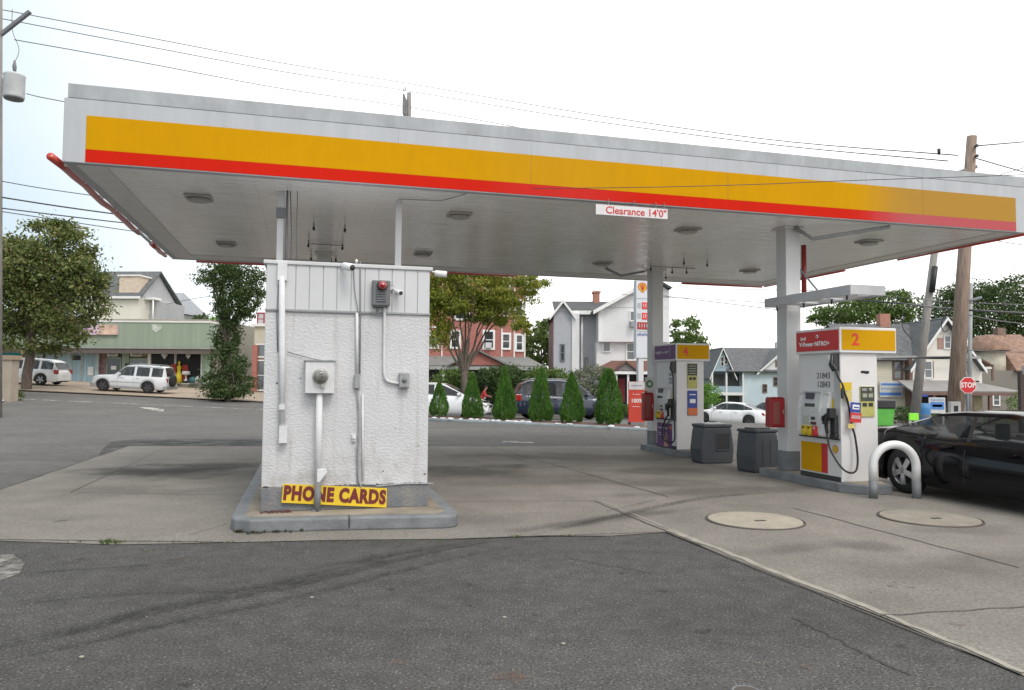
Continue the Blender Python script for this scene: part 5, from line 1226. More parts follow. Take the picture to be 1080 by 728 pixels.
def on_road(px, py, **k): return G(px, py)
def car_at(px, d, **k): 
    p = P(px, 400, d); return (p.x, p.y, gz(p.x, p.y) + 0.0)
def car_px(x0, x1, d, yaw=0.0): p = P((x0 + x1) / 2, 400, d); return (p.x, p.y, gz(p.x, p.y))
def tilt(t):  # settle a car on the slope under it
    x, y = t.location.x, t.location.y; yw = t.rotation_euler.z; e = 1.2
    dx, dy = math.cos(yw) * e, math.sin(yw) * e
    t.rotation_euler.y = -math.atan2(gz(x + dx, y + dy) - gz(x - dx, y - dy), 2 * e)
    t.rotation_euler.x = math.atan2(gz(x - dy, y + dx) - gz(x + dy, y - dx), 2 * e) if True else 0
    t.location.z = gz(x, y)
    return t
WOFF = 0.06
t = car('silver white boxy four wheel drive with a spare wheel on its back by the kerb', 'car', car_px(103, 181, 46.6), math.pi, 4.55, 1.8, 1.66, p_silver, 'boxy', cladding=mat('cladding_grey', (0.26, 0.27, 0.28), 0.6), wheel_r=0.36, rim=mat('dark_rim', (0.08, 0.08, 0.085), 0.4), spare=True, rack=True); tilt(t); t.location.z += WOFF
t = car('white crossover with red tail lamp parked behind the leafy street tree', 'car', car_px(-8, 66, 48.5), math.pi, 4.7, 1.88, 1.66, p_white, 'suv', wheel_r=0.36, wb=(.31, -.29)); tilt(t); t.location.z += WOFF
t = car('white hatchback behind the leftmost cone shrubs', 'car', car_px(413, 521, 35.5), R(-9), 4.6, 1.80, 1.58, p_white, 'hatch', wheel_r=0.32); tilt(t)
t = car('dark blue estate SUV with a roof rack behind the cone shrubs', 'car', car_px(538, 649, 35.6), R(13), 4.9, 1.9, 1.80, p_blue, 'suv', wheel_r=0.37, rack=True, wb=(.325, -.30)); tilt(t)
t = car('white sedan driving on the street right of pump 4', 'car', car_px(739, 802, 48.5), math.pi - R(36), 4.75, 1.84, 1.45, p_white, 'sedan', wheel_r=0.345, rim=mat('dark_rim', (0.08, 0.08, 0.085))); tilt(t)
t = car('dark car half hidden behind the white moving sedan', 'car', car_px(795, 826, 55), math.pi - R(30), 4.5, 1.8, 1.45, p_dark, 'sedan', wheel_r=0.33); tilt(t)

# person in red behind the white hatchback
pr = P(508, 400, 37.5); z_ = gz(pr.x, pr.y)
J2 = [((0, 0, 0.86), .15, 1, .11), ((0.03, 0, 1.02), .14, 0, .11), ((0.14, 0, 1.28), .16, 0, .11), ((0.19, 0, 1.38), .06, 2, .055), ((0.23, 0, 1.44), .07, 2, .065), ((0.26, 0, 1.52), .09, 2, .08), ((0.26, 0, 1.60), .07, 2, .065),
      ((0.14, .18, 1.30), .055, 0), ((0.24, .22, 1.06), .045, 0), ((0.46, .2, 1.02), .035, 2), ((0.54, .19, 1.03), .033, 2), ((0.14, -.18, 1.30), .055, 0), ((0.26, -.22, 1.08), .045, 0), ((0.46, -.2, 1.08), .035, 2), ((0.54, -.19, 1.08), .033, 2),
      ((0.0, .1, 0.8), .09, 1), ((0.04, .11, 0.46), .065, 1), ((-0.02, .11, 0.08), .045, 1), ((0.12, .12, 0.04), .04, 3), ((0.0, -.1, 0.8), .09, 1), ((0.02, -.11, 0.46), .065, 1), ((-0.08, -.11, 0.08), .045, 1), ((0.06, -.12, 0.04), .04, 3)]
E2 = [(0, 1), (1, 2), (2, 3), (3, 4), (4, 5), (5, 6), (2, 7), (7, 8), (8, 9), (9, 10), (2, 11), (11, 12), (12, 13), (13, 14), (0, 15), (15, 16), (16, 17), (17, 18), (0, 19), (19, 20), (20, 21), (21, 22)]
pp_ = thing('person', 'person in a red top leaning forward behind the white hatchback', 'person', (pr.x, pr.y, z_), R(-10))
pp_.scale = (0.93, 0.93, 0.93)
person_mesh('body', J2, E2, [mat('shirt_red', (0.55, 0.06, 0.07), 0.9), mat('jeans', (0.05, 0.07, 0.13), 0.9), skin_mat, decal_black], pp_)
MB().ball((0.235, 0, 1.575), 0.10, 0.09, 0.085, 12, 8).build('hair', mat('hair_dark', (0.04, 0.025, 0.02), 0.8), pp_)

# ------------------------------------------------------------ vegetation
def leaves(m, c_, rx, ry, rz, n, size, shell=0.5, flat=0.0, seed=0, clumps=0, up=0.0):
    rnd = random.Random(seed)
    cents = []
    if clumps:
        for _ in range(clumps):
            while True:
                p = Vector((rnd.uniform(-1, 1), rnd.uniform(-1, 1), rnd.uniform(-1, 1)))
                if 0.25 < p.length < 1: break
            p = p.normalized() * (p.length ** shell) ; cents.append((p, rnd.uniform(0.20, 0.42)))
    for _ in range(n):
        if cents:
            cp, cr = rnd.choice(cents)
            d = Vector((rnd.gauss(0, 1), rnd.gauss(0, 1), rnd.gauss(0, .8))) * cr * 0.6
            p = cp + d
        else:
            while True:
                p = Vector((rnd.uniform(-1, 1), rnd.uniform(-1, 1), rnd.uniform(-1, 1)))
                if p.length < 1 and p.length > 0.2: break
            p = p.normalized() * p.length ** shell
        q = Vector((c_[0] + p.x * rx, c_[1] + p.y * ry, c_[2] + p.z * rz))
        leaf(m, q, size * rnd.choice((0.45, 0.7, 0.9, 1.1, 1.4)) * rnd.uniform(0.8, 1.2), rnd, up)
def leaf(m, q, s_, rnd, up=0.0):
    a = Vector((rnd.gauss(0, 1), rnd.gauss(0, 1), rnd.gauss(0, 1) + up)).normalized()
    b_ = a.cross(Vector((rnd.gauss(0, 1), rnd.gauss(0, 1), rnd.gauss(0, 1)))).normalized()
    m.v += [tuple(q - a * s_), tuple(q + b_ * s_ * .5), tuple(q + a * s_), tuple(q - b_ * s_ * .5)]
    o = len(m.v) - 4; m.f.append((o, o + 1, o + 2, o + 3)); m.sm.append(False)
def limb(m, a, b_, r0, r1, rnd, n=5, bend=0.12):
    a, b_ = Vector(a), Vector(b_); L_ = (b_ - a).length; pts = []
    for i in range(n + 1):
        t_ = i / n; p = a.lerp(b_, t_)
        if 0 < i < n: p += Vector((rnd.uniform(-1, 1), rnd.uniform(-1, 1), rnd.uniform(-.5, .5))) * L_ * bend * .5
        pts.append(p)
    pts = catmull(pts, 3); k = len(pts)
    m.tube(pts, [r0 + (r1 - r0) * i / (k - 1) for i in range(k)], 7)
    return pts
oak = [(0.03, 0.045, 0.012), (0.06, 0.085, 0.022), (0.10, 0.12, 0.03), (0.15, 0.12, 0.045)]
rust = leaf_mat('leaves_green_rust', [(0.051, 0.076, 0.024), (0.092, 0.131, 0.037), (0.169, 0.203, 0.059), (0.288, 0.186, 0.101)])
dark_green = leaf_mat('leaves_dark', [(0.029, 0.052, 0.016), (0.057, 0.098, 0.029), (0.103, 0.149, 0.046)])
mid_green = leaf_mat('leaves_mid', [(0.051, 0.085, 0.021), (0.101, 0.169, 0.038), (0.169, 0.237, 0.060)])
yel_green = leaf_mat('leaves_yellow_green', [(0.10, 0.14, 0.02), (0.19, 0.24, 0.035), (0.29, 0.31, 0.05), (0.36, 0.27, 0.05)], trans=0.35)
bright_green = leaf_mat('leaves_bright', [(0.069, 0.155, 0.021), (0.121, 0.259, 0.034), (0.172, 0.345, 0.052)])
cone_green = leaf_mat('leaves_cone', [(0.031, 0.080, 0.015), (0.071, 0.177, 0.025), (0.125, 0.267, 0.039)], trans=0.15)
def tree(px, d, base_py, blobs, lm, lab, trunk_r=0.2, leaf_s=0.09, n=5000, clumps=60, seed=1, group=None, name='street_tree', zb=None, crown_name='crown', limbs=True, fork=0.35, cat='tree'):
    """blobs in pixels: (cx, cy, half width px, half height px, depth radius in m)"""
    p = P(px, 400, d); z0 = gz(p.x, p.y) if zb is None else zb
    t = thing(name, lab, cat, (p.x, p.y, z0), 0, group); rnd = random.Random(seed)
    sc = d / FPX; m = MB(); tr = MB(); tot = sum(b_[2] * b_[3] for b_ in blobs)
    cs = []
    for k, b_ in enumerate(blobs):
        c_ = P(b_[0], b_[1], d + (b_[5] if len(b_) > 5 else 0)) - Vector((p.x, p.y, z0)); rx, rz = b_[2] * sc, b_[3] * sc; ry = b_[4]
        nn = int(n * b_[2] * b_[3] / tot); leaves(m, c_, rx, ry, rz, nn, leaf_s, 0.5, seed=seed * 31 + k, clumps=max(6, int(clumps * b_[2] * b_[3] / tot)), up=0.3)
        cs.append((c_, rx, ry, rz))
    m.build(crown_name, lm, t, fix=False)
    if limbs:
        top = max(cs, key=lambda c_: c_[0].z)[0]
        fk = Vector((top.x * 0.15, top.y * .15, top.z * fork))
        limb(tr, (0, 0, -0.1), fk, trunk_r * 1.15, trunk_r * .8, rnd, 4, 0.05)
        for (c_, rx, ry, rz) in cs:
            for k in range(4):
                e = c_ + Vector((rnd.uniform(-.6, .6) * rx, rnd.uniform(-.6, .6) * ry, rnd.uniform(-.3, .7) * rz))
                mid = fk.lerp(e, 0.5) + Vector((0, 0, .1)); limb(tr, fk - Vector((0, 0, rnd.uniform(0, .3))), mid, trunk_r * .5, trunk_r * .3, rnd, 3); pts = limb(tr, mid, e, trunk_r * .3, trunk_r * .08, rnd, 3)
        tr.build('trunk', bark, t)
    return t
tree(28, 44.5, 407, [(45, 295, 50, 36, 3.0), (52, 262, 38, 26, 2.4), (20, 320, 38, 30, 2.6), (72, 325, 34, 30, 2.4), (40, 350, 40, 22, 2.2), (85, 290, 22, 22, 1.6), (0, 290, 28, 30, 2.2), (60, 245, 26, 12, 1.6), (100, 300, 8, 14, 0.8)], rust, 'big round street tree with rusty green leaves in front of the shops', trunk_r=0.26, leaf_s=0.105, n=46000, clumps=260, seed=3, fork=0.42)
tree(-40, 52, 407, [(-6, 262, 22, 22, 2.0), (-20, 300, 26, 40, 2.4)], mid_green, 'partly seen tree top at the left edge of the photo', n=2600, clumps=30, seed=8, trunk_r=0.2, leaf_s=0.12)
# narrow vine covered tree
tree(241, 43.2, 418, [(240, 411, 24, 9, 1.3), (240, 404, 25, 15, 1.3), (240, 385, 19, 22, 1.1), (240, 355, 13, 26, 0.8), (243, 325, 18, 24, 1.0), (252, 300, 26, 24, 1.3), (232, 292, 24, 14, 1.1), (262, 318, 15, 20, 0.9), (222, 288, 12, 8, .6)], dark_green, 'narrow vine covered tree bushy at its foot, left of the booth', trunk_r=0.16, leaf_s=0.072, n=26000, clumps=260, seed=12, name='vine_tree', fork=0.5)
# multi stem maple behind the cone shrubs
p = P(490, 400, 36); z0 = gz(p.x, p.y); rnd = random.Random(21)
t = thing('maple_tree', 'many stemmed tree with yellowing leaves in front of the red brick house', 'tree', (p.x, p.y, z0))
tr = MB(); m = MB()
def w2(px, py, dd=0): return P(px, py, 36 + dd) - Vector((p.x, p.y, z0))
base_ = w2(490, 392)
limb(tr, (0, 0, 0), base_, 0.17, 0.15, rnd, 3, 0.03)
for (ex, ey) in [(462, 330), (470, 312), (480, 300), (492, 292), (505, 296), (520, 305), (535, 318), (545, 310), (475, 345), (452, 345), (515, 330), (500, 318)]:
    dd = rnd.uniform(-1.6, 1.6); e = w2(ex, ey, dd); mid = base_.lerp(e, 0.45) + Vector((0, 0, 0.25))
    limb(tr, base_ - Vector((0, 0, rnd.uniform(0, .3))), mid, 0.065, 0.038, rnd, 3, 0.10); limb(tr, mid, e, 0.038, 0.010, rnd, 3, 0.12)
    for _ in range(3):
        e2 = mid.lerp(e, rnd.uniform(.3, .8)); limb(tr, e2, e2 + Vector((rnd.uniform(-.8, .8), rnd.uniform(-.8, .8), rnd.uniform(.2, .9))), 0.022, 0.007, rnd, 2)
tr.build('trunk', bark, t)
for k, (bx, by, hx, hy, ry) in enumerate([(470, 305, 26, 22, 1.7), (505, 300, 34, 20, 1.8), (542, 306, 28, 18, 1.6), (462, 340, 18, 26, 1.4), (528, 330, 24, 20, 1.4), (500, 325, 30, 14, 1.5), (560, 298, 16, 12, 1.0), (548, 345, 12, 12, .8), (490, 275, 50, 20, 2.0), (482, 318, 30, 16, 1.6), (520, 312, 30, 16, 1.6), (455, 322, 16, 26, 1.3)]):
    c_ = w2(bx, by, rnd.uniform(-.6, .6)); leaves(m, c_, hx * 36 / FPX, ry, hy * 36 / FPX, int(hx * hy * 9.5), 0.062, .6, seed=50 + k, clumps=int(hx * hy / 25))
m.build('crown', yel_green, t, fix=False)
# six clipped cone evergreens
for k, (px, by, ty, hw_, lab) in enumerate([(463, 438.5, 404, 10, 'shortest cone evergreen, nearest the white booth'), (498, 441, 396, 11, 'cone evergreen in front of the white hatchback bonnet'), (532, 443, 388, 12.5, 'tall thin tipped cone evergreen between the white hatchback and the blue SUV'),
                                            (570.5, 444.5, 391, 12, 'cone evergreen in front of the rear of the blue SUV'), (603, 445.5, 395, 13, 'cone evergreen in front of the blue SUV bonnet'), (642, 448, 392, 14, 'widest cone evergreen, nearest the price sign')]):
    dk_ = 31.3 + (25.0 - 31.3) * (px - 440) / 264 + 1.3; q = P(px, by, dk_); d = q.y; H = (by - ty) * d / FPX; Wr = hw_ * 1.16 * d / FPX
    t = thing('cone_evergreen', lab, 'shrub', (q.x, q.y, q.z), k * 1.3, 'row of clipped cone evergreens'); rnd = random.Random(77 + k)
    m = MB(); pw_ = (0.66, 0.62, 0.78, 0.58, 0.70, 0.42)[k]; ph = rnd.uniform(0, 6); wo = rnd.uniform(.06, .14)
    for _ in range(10000):
        z = rnd.random() ** 1.25; r_ = (1 - z) ** pw_ * (0.72 + 0.28 * min(1, z / 0.15)) * (0.80 + 0.20 * rnd.random()); a = rnd.uniform(0, 6.283)
        r_ *= 1 + wo * math.sin(3 * a + 5 * z + ph) + 0.08 * math.sin(7 * a - 17 * z + ph) + (0.12 * rnd.random() if rnd.random() < .06 else 0)
        z += 0.03 * math.sin(5 * a + ph) * (1 - z)
        q_ = Vector((r_ * math.cos(a), r_ * math.sin(a), z)); s_ = 0.05 * rnd.uniform(.35, 1.3)
        u_ = Vector((math.cos(a) * .5 + rnd.gauss(0, .4), math.sin(a) * .5 + rnd.gauss(0, .4), 0.9)).normalized(); b2 = u_.cross(Vector((rnd.gauss(0, 1), rnd.gauss(0, 1), 0))).normalized()
        m.v += [tuple(q_ - u_ * s_ * .5), tuple(q_ + b2 * s_ * .4), tuple(q_ + u_ * s_), tuple(q_ - b2 * s_ * .4)]; o_ = len(m.v) - 4; m.f.append((o_, o_ + 1, o_ + 2, o_ + 3)); m.sm.append(False)
    m.build('foliage', cone_green, t, fix=False, loc=(0, 0, 0.03))
    MB().tube([(0, 0, 0), (0, 0, 0.7)], [0.05, 0.03], 8).build('trunk', bark, t)
    t.scale = (Wr, Wr, H)
# planting bed kerb with white painted stones
bed = mat('bed_mulch', (0.14, 0.08, 0.06), 0.95, var=0.4, scale=6, fine=0.3)
ke = [P(x, y, 31.3 + (25.0 - 31.3) * (x - 440) / 264) for x, y in [(440, 442.5), (500, 445), (560, 448), (620, 450.5), (680, 454.5), (704, 455.5)]]
m = MB(); bk_ = [Vector((q.x, q.y, q.z)) for q in ke]
vs = []
for q in ke: vs += [(q.x + 0.02, q.y + 0.05, q.z + 0.02), (q.x + .2, q.y + 1.3, q.z + 0.10)]
m.add(vs, [(2 * i, 2 * i + 2, 2 * i + 3, 2 * i + 1) for i in range(len(ke) - 1)]); struct(m.build('planting_bed', bed, fix=False))
m = MB(); m.tube([(q.x, q.y, q.z - 0.02) for q in ke], 0.10, 8); m.tube([(q.x, q.y, 0.0) for q in ke], 0.10, 8); struct(m.build('bed_kerb', mat('kerb_blue_grey', (0.25, 0.28, 0.29), 0.8, var=0.2, scale=3), fix=False))
stone_m = mat('white_stone', (0.62, 0.63, 0.66), 0.8, var=0.15, scale=3)
def stones(pts, n, seed):
    rnd = random.Random(seed); m = MB()
    for i in range(n):
        t_ = rnd.random() * (len(pts) - 1); k = int(t_); f = t_ - k; a, b_ = pts[k], pts[k + 1]
        x, y = a[0] + (b_[0] - a[0]) * f, a[1] + (b_[1] - a[1]) * f + rnd.uniform(-.05, .25); r_ = rnd.uniform(.04, .11)
        z_ = (a[2] + (b_[2] - a[2]) * f); m.ball((x, y, z_ + 0.07), r_ * 1.3, r_, r_ * .6, 7, 5)
    o = m.build('stones', stone_m, fix=False); o['kind'] = 'stuff'; return o
stones(ke[:3], 34, 3); stones(ke[2:], 12, 4); stones([G(-30, 427), G(4, 424), G(20, 422)], 22, 5)
# hedges and shrubs
for k, (px, d, blobs, lm, lab, n_, cat) in enumerate([
    (478, 43, [(478, 405, 22, 14, 1.2), (470, 412, 18, 12, 1.1), (486, 400, 14, 10, 1.0)], mid_green, 'round green bush left of the maple trunk by the brick porch', 5200, 'shrub'),
    (527, 42, [(528, 408, 24, 19, 1.6), (518, 402, 16, 14, 1.2), (538, 398, 14, 12, 1.2)], dark_green, 'large dark bush between the maple and the blue SUV', 9000, 'shrub'),
    (575, 43, [(575, 397, 20, 10, 1.4), (590, 400, 14, 10, 1.2), (560, 402, 12, 9, 1.1)], mid_green, 'green hedge above the roof of the blue SUV', 4200, 'hedge'),
    (622, 43, [(620, 402, 18, 16, 1.3), (612, 412, 20, 12, 1.2), (634, 400, 12, 12, 1.0)], leaf_mat('leaves_greyish', [(0.078, 0.104, 0.065), (0.143, 0.169, 0.104), (0.221, 0.234, 0.156)]), 'pale loose shrub in front of the grey and white house', 3600, 'shrub'),
    (746, 60, [(744, 418, 14, 12, 1.5), (738, 412, 8, 9, 1.0)], bright_green, 'bright green round bush between pump 4 and the blue house', 4500, 'shrub'),
    (952, 50, [(946, 437, 16, 8, 1.3), (975, 436, 18, 8, 1.4)], dark_green, 'low dark shrubs at the foot of the cream house', 3600, 'shrub'),
    (1078, 50, [(1078, 428, 12, 14, 1.3)], mid_green, 'green bush at the right edge above the black sedan roof', 1000, 'shrub'),
    (668, 47, [(662, 432, 14, 5, 1.0)], mid_green, 'low clipped green hedge behind the red banner', 900, 'hedge')]):
    tree(px, d, 420, blobs, lm, lab, n=n_, clumps=n_ // 40, seed=100 + k, leaf_s=0.075, trunk_r=0.06, name='hedge' if cat == 'hedge' else 'shrub', crown_name='foliage', fork=0.2, cat=cat)
# background trees
for k, (px, d, blobs, lm, lab, n_) in enumerate([
    (566, 62, [(566, 372, 16, 26, 2.4), (556, 395, 14, 18, 2.0), (576, 350, 10, 16, 1.6)], mid_green, 'green tree in the gap between the brick house and the grey house', 5200),
    (722, 70, [(722, 350, 14, 16, 2.2), (735, 362, 10, 12, 1.6), (712, 368, 8, 12, 1.4)], mid_green, 'light green tree above pump 4', 2600),
    (905, 80, [(905, 326, 34, 16, 3.0), (880, 333, 20, 10, 2.4), (935, 322, 24, 16, 2.6), (948, 335, 14, 10, 2.0), (862, 338, 8, 5, 1.4)], mid_green, 'spreading green tree behind the cream house chimney', 11000),
    (1045, 90, [(1045, 328, 46, 30, 5.0), (1000, 335, 34, 26, 4.0), (1075, 315, 26, 24, 3.5), (1085, 345, 24, 20, 3.5), (1020, 312, 24, 14, 3.0)], dark_green, 'dark leafy trees rising behind the brown roofed house', 26000),
    (222, 95, [(222, 340, 14, 9, 2.4), (206, 345, 10, 6, 2.0)], dark_green, 'dark tree tops over the end of the green shop roof', 1200),
    (226, 80, [(228, 343, 10, 10, 1.5)], bright_green, 'bright green tree top beside the vine covered tree', 900),
    (588, 95, [(596, 350, 14, 20, 2.6), (586, 375, 12, 14, 2.0)], dark_green, 'thin dark tree behind the grey house', 1200)]):
    tree(px, d, 420, blobs, lm, lab, n=n_, clumps=n_ // 36, seed=200 + k, leaf_s=0.16 if d > 60 else 0.1, trunk_r=0.2, name='background_tree', fork=0.35)

# ------------------------------------------------------------ buildings
def siding(name, col, sc=5.0, dark=0.18):
    if name in MATS: return MATS[name]
    return wave_bump(mat(name, col, 0.7, var=0.05, scale=0.6), 'Z', sc, 0.03, 0.7, dark)
def shingle(name, col):
    if name in MATS: return MATS[name]
    return wave_bump(mat(name, col, 0.9, var=0.25, scale=3, fine=0.25, fscale=12), 'Z', 4.0, 0.02, 0.5, 0.25)
trim = mat('trim_white', (0.78, 0.78, 0.77), 0.5, var=0.05)
roof_grey = shingle('roof_grey', (0.12, 0.125, 0.13)); roof_dark = shingle('roof_dark', (0.085, 0.09, 0.095)); roof_brown = shingle('roof_brown', (0.27, 0.17, 0.125)); roof_red = shingle('roof_redbrown', (0.17, 0.085, 0.065))
brick_red = brick_mat('brick_red', (0.33, 0.095, 0.075), (0.42, 0.14, 0.11), (0.42, 0.32, 0.28), 4.0)
chimney_brick = brick_mat('chimney_brick', (0.38, 0.15, 0.10), (0.45, 0.20, 0.14), (0.35, 0.3, 0.26), 6.0)
shade_in = mat('shade_label_dark', (0.035, 0.035, 0.04), 0.8)  # near-black for painted shade under porches, and for a box label
def nrm(r): return (min(r[0], r[1]), max(r[0], r[1]), min(r[2], r[3]), max(r[2], r[3]))
def window(F, t, x0, y0, x1, y1, v=0.0, fw=0.09, m_=None, gl=None, sash=True, label=None, cols=1):
    u0, u1, z0, z1 = nrm(F.rect(x0, y0, x1, y1, v)); m_ = m_ or trim
    m = MB(); y0_, y1_ = v - 0.05, v + 0.02
    m.box(u0 - fw, u0, y0_, y1_, z0 - fw, z1 + fw); m.box(u1, u1 + fw, y0_, y1_, z0 - fw, z1 + fw); m.box(u0, u1, y0_, y1_, z1, z1 + fw); m.box(u0, u1, y0_ - 0.03, y1_, z0 - fw, z0)
    if sash: m.box(u0, u1, v - 0.03, y1_, (z0 + z1) / 2 - 0.025, (z0 + z1) / 2 + 0.025)
    for k in range(1, cols): uu = u0 + (u1 - u0) * k / cols; m.box(uu - 0.03, uu + 0.03, v - 0.035, y1_, z0, z1)
    f = m.build('window', m_, t); f.location = (0, 0, 0)
    MB().box(u0, u1, v - 0.012, v + 0.005, z0, z1).build('pane', gl or glass_dark, f)
    return f
def wallbox(F, t, x0, y0, x1, y1, m_, depth, v=0.0, nm='wall', down=1.5, **k):
    u0, u1, z0, z1 = nrm(F.rect(x0, y0, x1, y1, v)); return MB().box(u0, u1, v, v + depth, z0 - down, z1).build(nm, m_, t, **k), (u0, u1, z0, z1)
def slab(pts, th): # roof sheet: top outline (any 3d polygon) given a thickness
    a = [Vector(p) for p in pts]; n_ = (a[1] - a[0]).cross(a[2] - a[0]).normalized()
    if n_.z < 0: n_ = -n_
    b_ = [p - n_ * th for p in a]; k = len(a)
    return a + b_, [tuple(range(k)), tuple(range(2 * k - 1, k - 1, -1))] + [(i, (i + 1) % k, (i + 1) % k + k, i + k) for i in range(k)]
def gable(t, u0, u1, v0, v1, ze, zr, ridge, rm, wm, over=0.35, th=0.14, wall=True):
    """ridge 'v' runs away from the viewer (front gable), ridge 'u' runs across"""
    m = MB()
    if ridge == 'v':
        uc = (u0 + u1) / 2; sl_ = (zr - ze) / ((u1 - u0) / 2); zo = ze - over * sl_
        m.add(*slab([(u0 - over, v0 - over, zo), (uc, v0 - over, zr), (uc, v1 + over, zr), (u0 - over, v1 + over, zo)], th)); m.add(*slab([(uc, v0 - over, zr), (u1 + over, v0 - over, zo), (u1 + over, v1 + over, zo), (uc, v1 + over, zr)], th))
        if wall: MB().prism([(u0, ze - .02), (u1, ze - .02), (uc, zr - th * 1.3)], v0, v1, 'y').build('gable_wall', wm, t)
        b_ = MB(); e = 0.05
        for s_ in (-1, 1):
            uo = uc + s_ * ((u1 - u0) / 2 + over)
            b_.prism([(uo, zo - th - .12), (uo, zo - 0.0), (uc, zr - 0.0), (uc, zr - th - .12)], v0 - over - e, v0 - over - 0.004, 'y')
        b_.build('barge_board', trim, t)
    else:
        vc = (v0 + v1) / 2; sl_ = (zr - ze) / ((v1 - v0) / 2); zo = ze - over * sl_
        m.add(*slab([(u0 - over, v0 - over, zo), (u1 + over, v0 - over, zo), (u1 + over, vc, zr), (u0 - over, vc, zr)], th)); m.add(*slab([(u0 - over, vc, zr), (u1 + over, vc, zr), (u1 + over, v1 + over, zo), (u0 - over, v1 + over, zo)], th))
        if wall: MB().prism([(v0, ze - .02), (v1, ze - .02), (vc, zr - th * 1.3)], u0, u1, 'x').build('gable_wall', wm, t)
        MB().box(u0 - over, u1 + over, v0 - over - 0.06, v0 - over - 0.004, zo - th - 0.1, zo + 0.02).build('gutter', trim, t)
    return m.build('roof', rm, t)


# green shop row on the left
F = frame_px(222, 57.5, 0.0); 
t = fthing('shop_building', 'long low shop row with a green fascia and big display windows', 'shop', F)
green_fa = mat('fascia_green', (0.28, 0.35, 0.27), 0.6, var=0.08, scale=0.5, stretch=(6, 1, 0.3)); ltgreen = mat('frame_green', (0.28, 0.38, 0.28), 0.6)
wallm = mat('shop_wall', (0.28, 0.26, 0.22), 0.8)
ua, ub, zl, zt = nrm(F.rect(-160, 412, 222, 362)); 
MB().box(ua, ub, 1.2, 12, zl - 1.5, zt + 2.0).build('wall', wallm, t)
_, _, zf0, zf1 = nrm(F.rect(100, 367.5, 222, 340.5))
MB().box(ua, ub + 0.02, -0.3, 1.2, zf0, zf1).build('fascia', green_fa, t)
MB().box(ua, ub + 0.05, -0.36, 1.25, zf1, zf1 + 0.12).build('parapet_cap', trim, t)
MB().box(ua, ub + 0.02, -0.42, -0.1, zf0 - 0.42, zf0 - 0.02).build('soffit_band', mat('band_brown', (0.12, 0.10, 0.09), 0.7), t)
MB().box(ua, ub + 0.03, -0.5, -0.42, zf0 - 0.05, zf0 + 0.06).build('gutter', mat('gutter_grey', (0.33, 0.33, 0.32), 0.6), t)
# lightbox
r_ = nrm(F.rect(44, 353, 124, 342.5, -0.45)); lb = MB().box(r_[0], r_[1], -0.50, -0.3, r_[2], r_[3]).build('sign_panel', mat('pinkish_sign', (0.62, 0.46, 0.60), 0.5, var=0.12, scale=0.4), t)
u_ = nrm(F.rect(104, 353, 124, 342.5, -0.45)); MB().box(u_[0], u_[1], -0.51, -0.5, u_[2], u_[3]).build('sign_corner', mat('peach_sign', (0.62, 0.45, 0.36), 0.5, var=0.3, scale=2), lb)
r_ = nrm(F.rect(160, 351, 170.5, 342.5, -0.3)); m = MB(); cx_ = (r_[0] + r_[1]) / 2; cz_ = (r_[2] + r_[3]) / 2
m.prism([(r_[0], r_[3]), (r_[1], r_[3]), (r_[1], cz_), (cx_, r_[2]), (r_[0] + .05, cz_ - .1)], -0.33, -0.30, 'y'); e_ = m.build('shield_emblem', mat('emblem_grey', (0.50, 0.53, 0.48), 0.6, var=0.3, scale=8), t)
# bays: (x0, x1, kind)
def bay(x0, x1, y0, y1, m_, v, nm, **k):
    r_ = nrm(F.rect(x0, y1, x1, y0, v)); return MB().box(r_[0], r_[1], v, v + 0.08, r_[2], r_[3]).build(nm, m_, t, **k)
curt = mat('curtain_blue', (0.32, 0.45, 0.52), 0.85, var=0.25, scale=2.5, stretch=(5, 5, .2))
bay(-30, 21.5, 351, 412, mat('mural_teal', (0.03, 0.36, 0.42), 0.7, var=0.15), 1.0, 'mural')
r1 = nrm(F.rect(1, 364, 8, 357, 0.98)); MB().prism([(r1[0], r1[3]), (r1[1] + .2, r1[2]), (r1[0] + .1, r1[2] + .1)], 0.97, 0.99, 'y').build('mural_shape', mat('mural_orange', (0.6, 0.25, 0.03), 0.7), t)
bay(-4, 2.5, 357, 371, decal_black, 0.9, 'mural_window')
bay(33, 45, 361, 400, mat('door_lilac', (0.35, 0.38, 0.45), 0.7), 1.0, 'door')
for (a, b_) in [(49, 58), (59, 74), (77, 85), (88, 101)]: w_ = window(F, t, a, 361, b_, 405, 0.95, 0.10, mat('frame_pale', (0.35, 0.40, 0.40), 0.6), curt, False)
bay(76.5, 85, 375, 380, decal_black, 0.88, 'notice'); bay(92.5, 98.5, 387, 396, decal_white, 0.88, 'notice')
bay(100.5, 104, 360, 406, mat('frame_pale', (0.35, 0.40, 0.40)), 0.6, 'pier')
bay(104, 112, 361, 406, mat('posters', (0.25, 0.16, 0.17), 0.7, var=0.5, scale=3), 1.0, 'poster_panel')
bay(112.5, 128, 361, 406, mat('recess_grey', (0.10, 0.11, 0.10), 0.8), 1.1, 'recess')
bay(113, 124, 369, 376, decal_white, 0.9, 'air_conditioner'); bay(114.5, 122.5, 370.5, 375, galv, 0.88, 'air_conditioner_grille')
window(F, t, 113.5, 378, 127, 397, 1.0, 0.07, ltgreen, glass_dark, False); bay(117, 122.5, 386, 390, decal_white, 0.9, 'notice')
bay(128.5, 136, 361, 406, green_fa, 0.9, 'pier'); bay(132, 135.5, 383, 388, decal_black, 0.85, 'letter_box')
bay(136.5, 155, 361, 376, mat('panel_olive', (0.28, 0.24, 0.13), 0.7), 1.0, 'wood_panel')
bay(137.5, 149, 368, 376, decal_white, 0.9, 'air_conditioner'); bay(139, 147.5, 369.5, 375, galv, 0.88, 'air_conditioner_grille')
window(F, t, 138, 379, 154, 404, 1.0, 0.08, ltgreen, glass_grey, False)
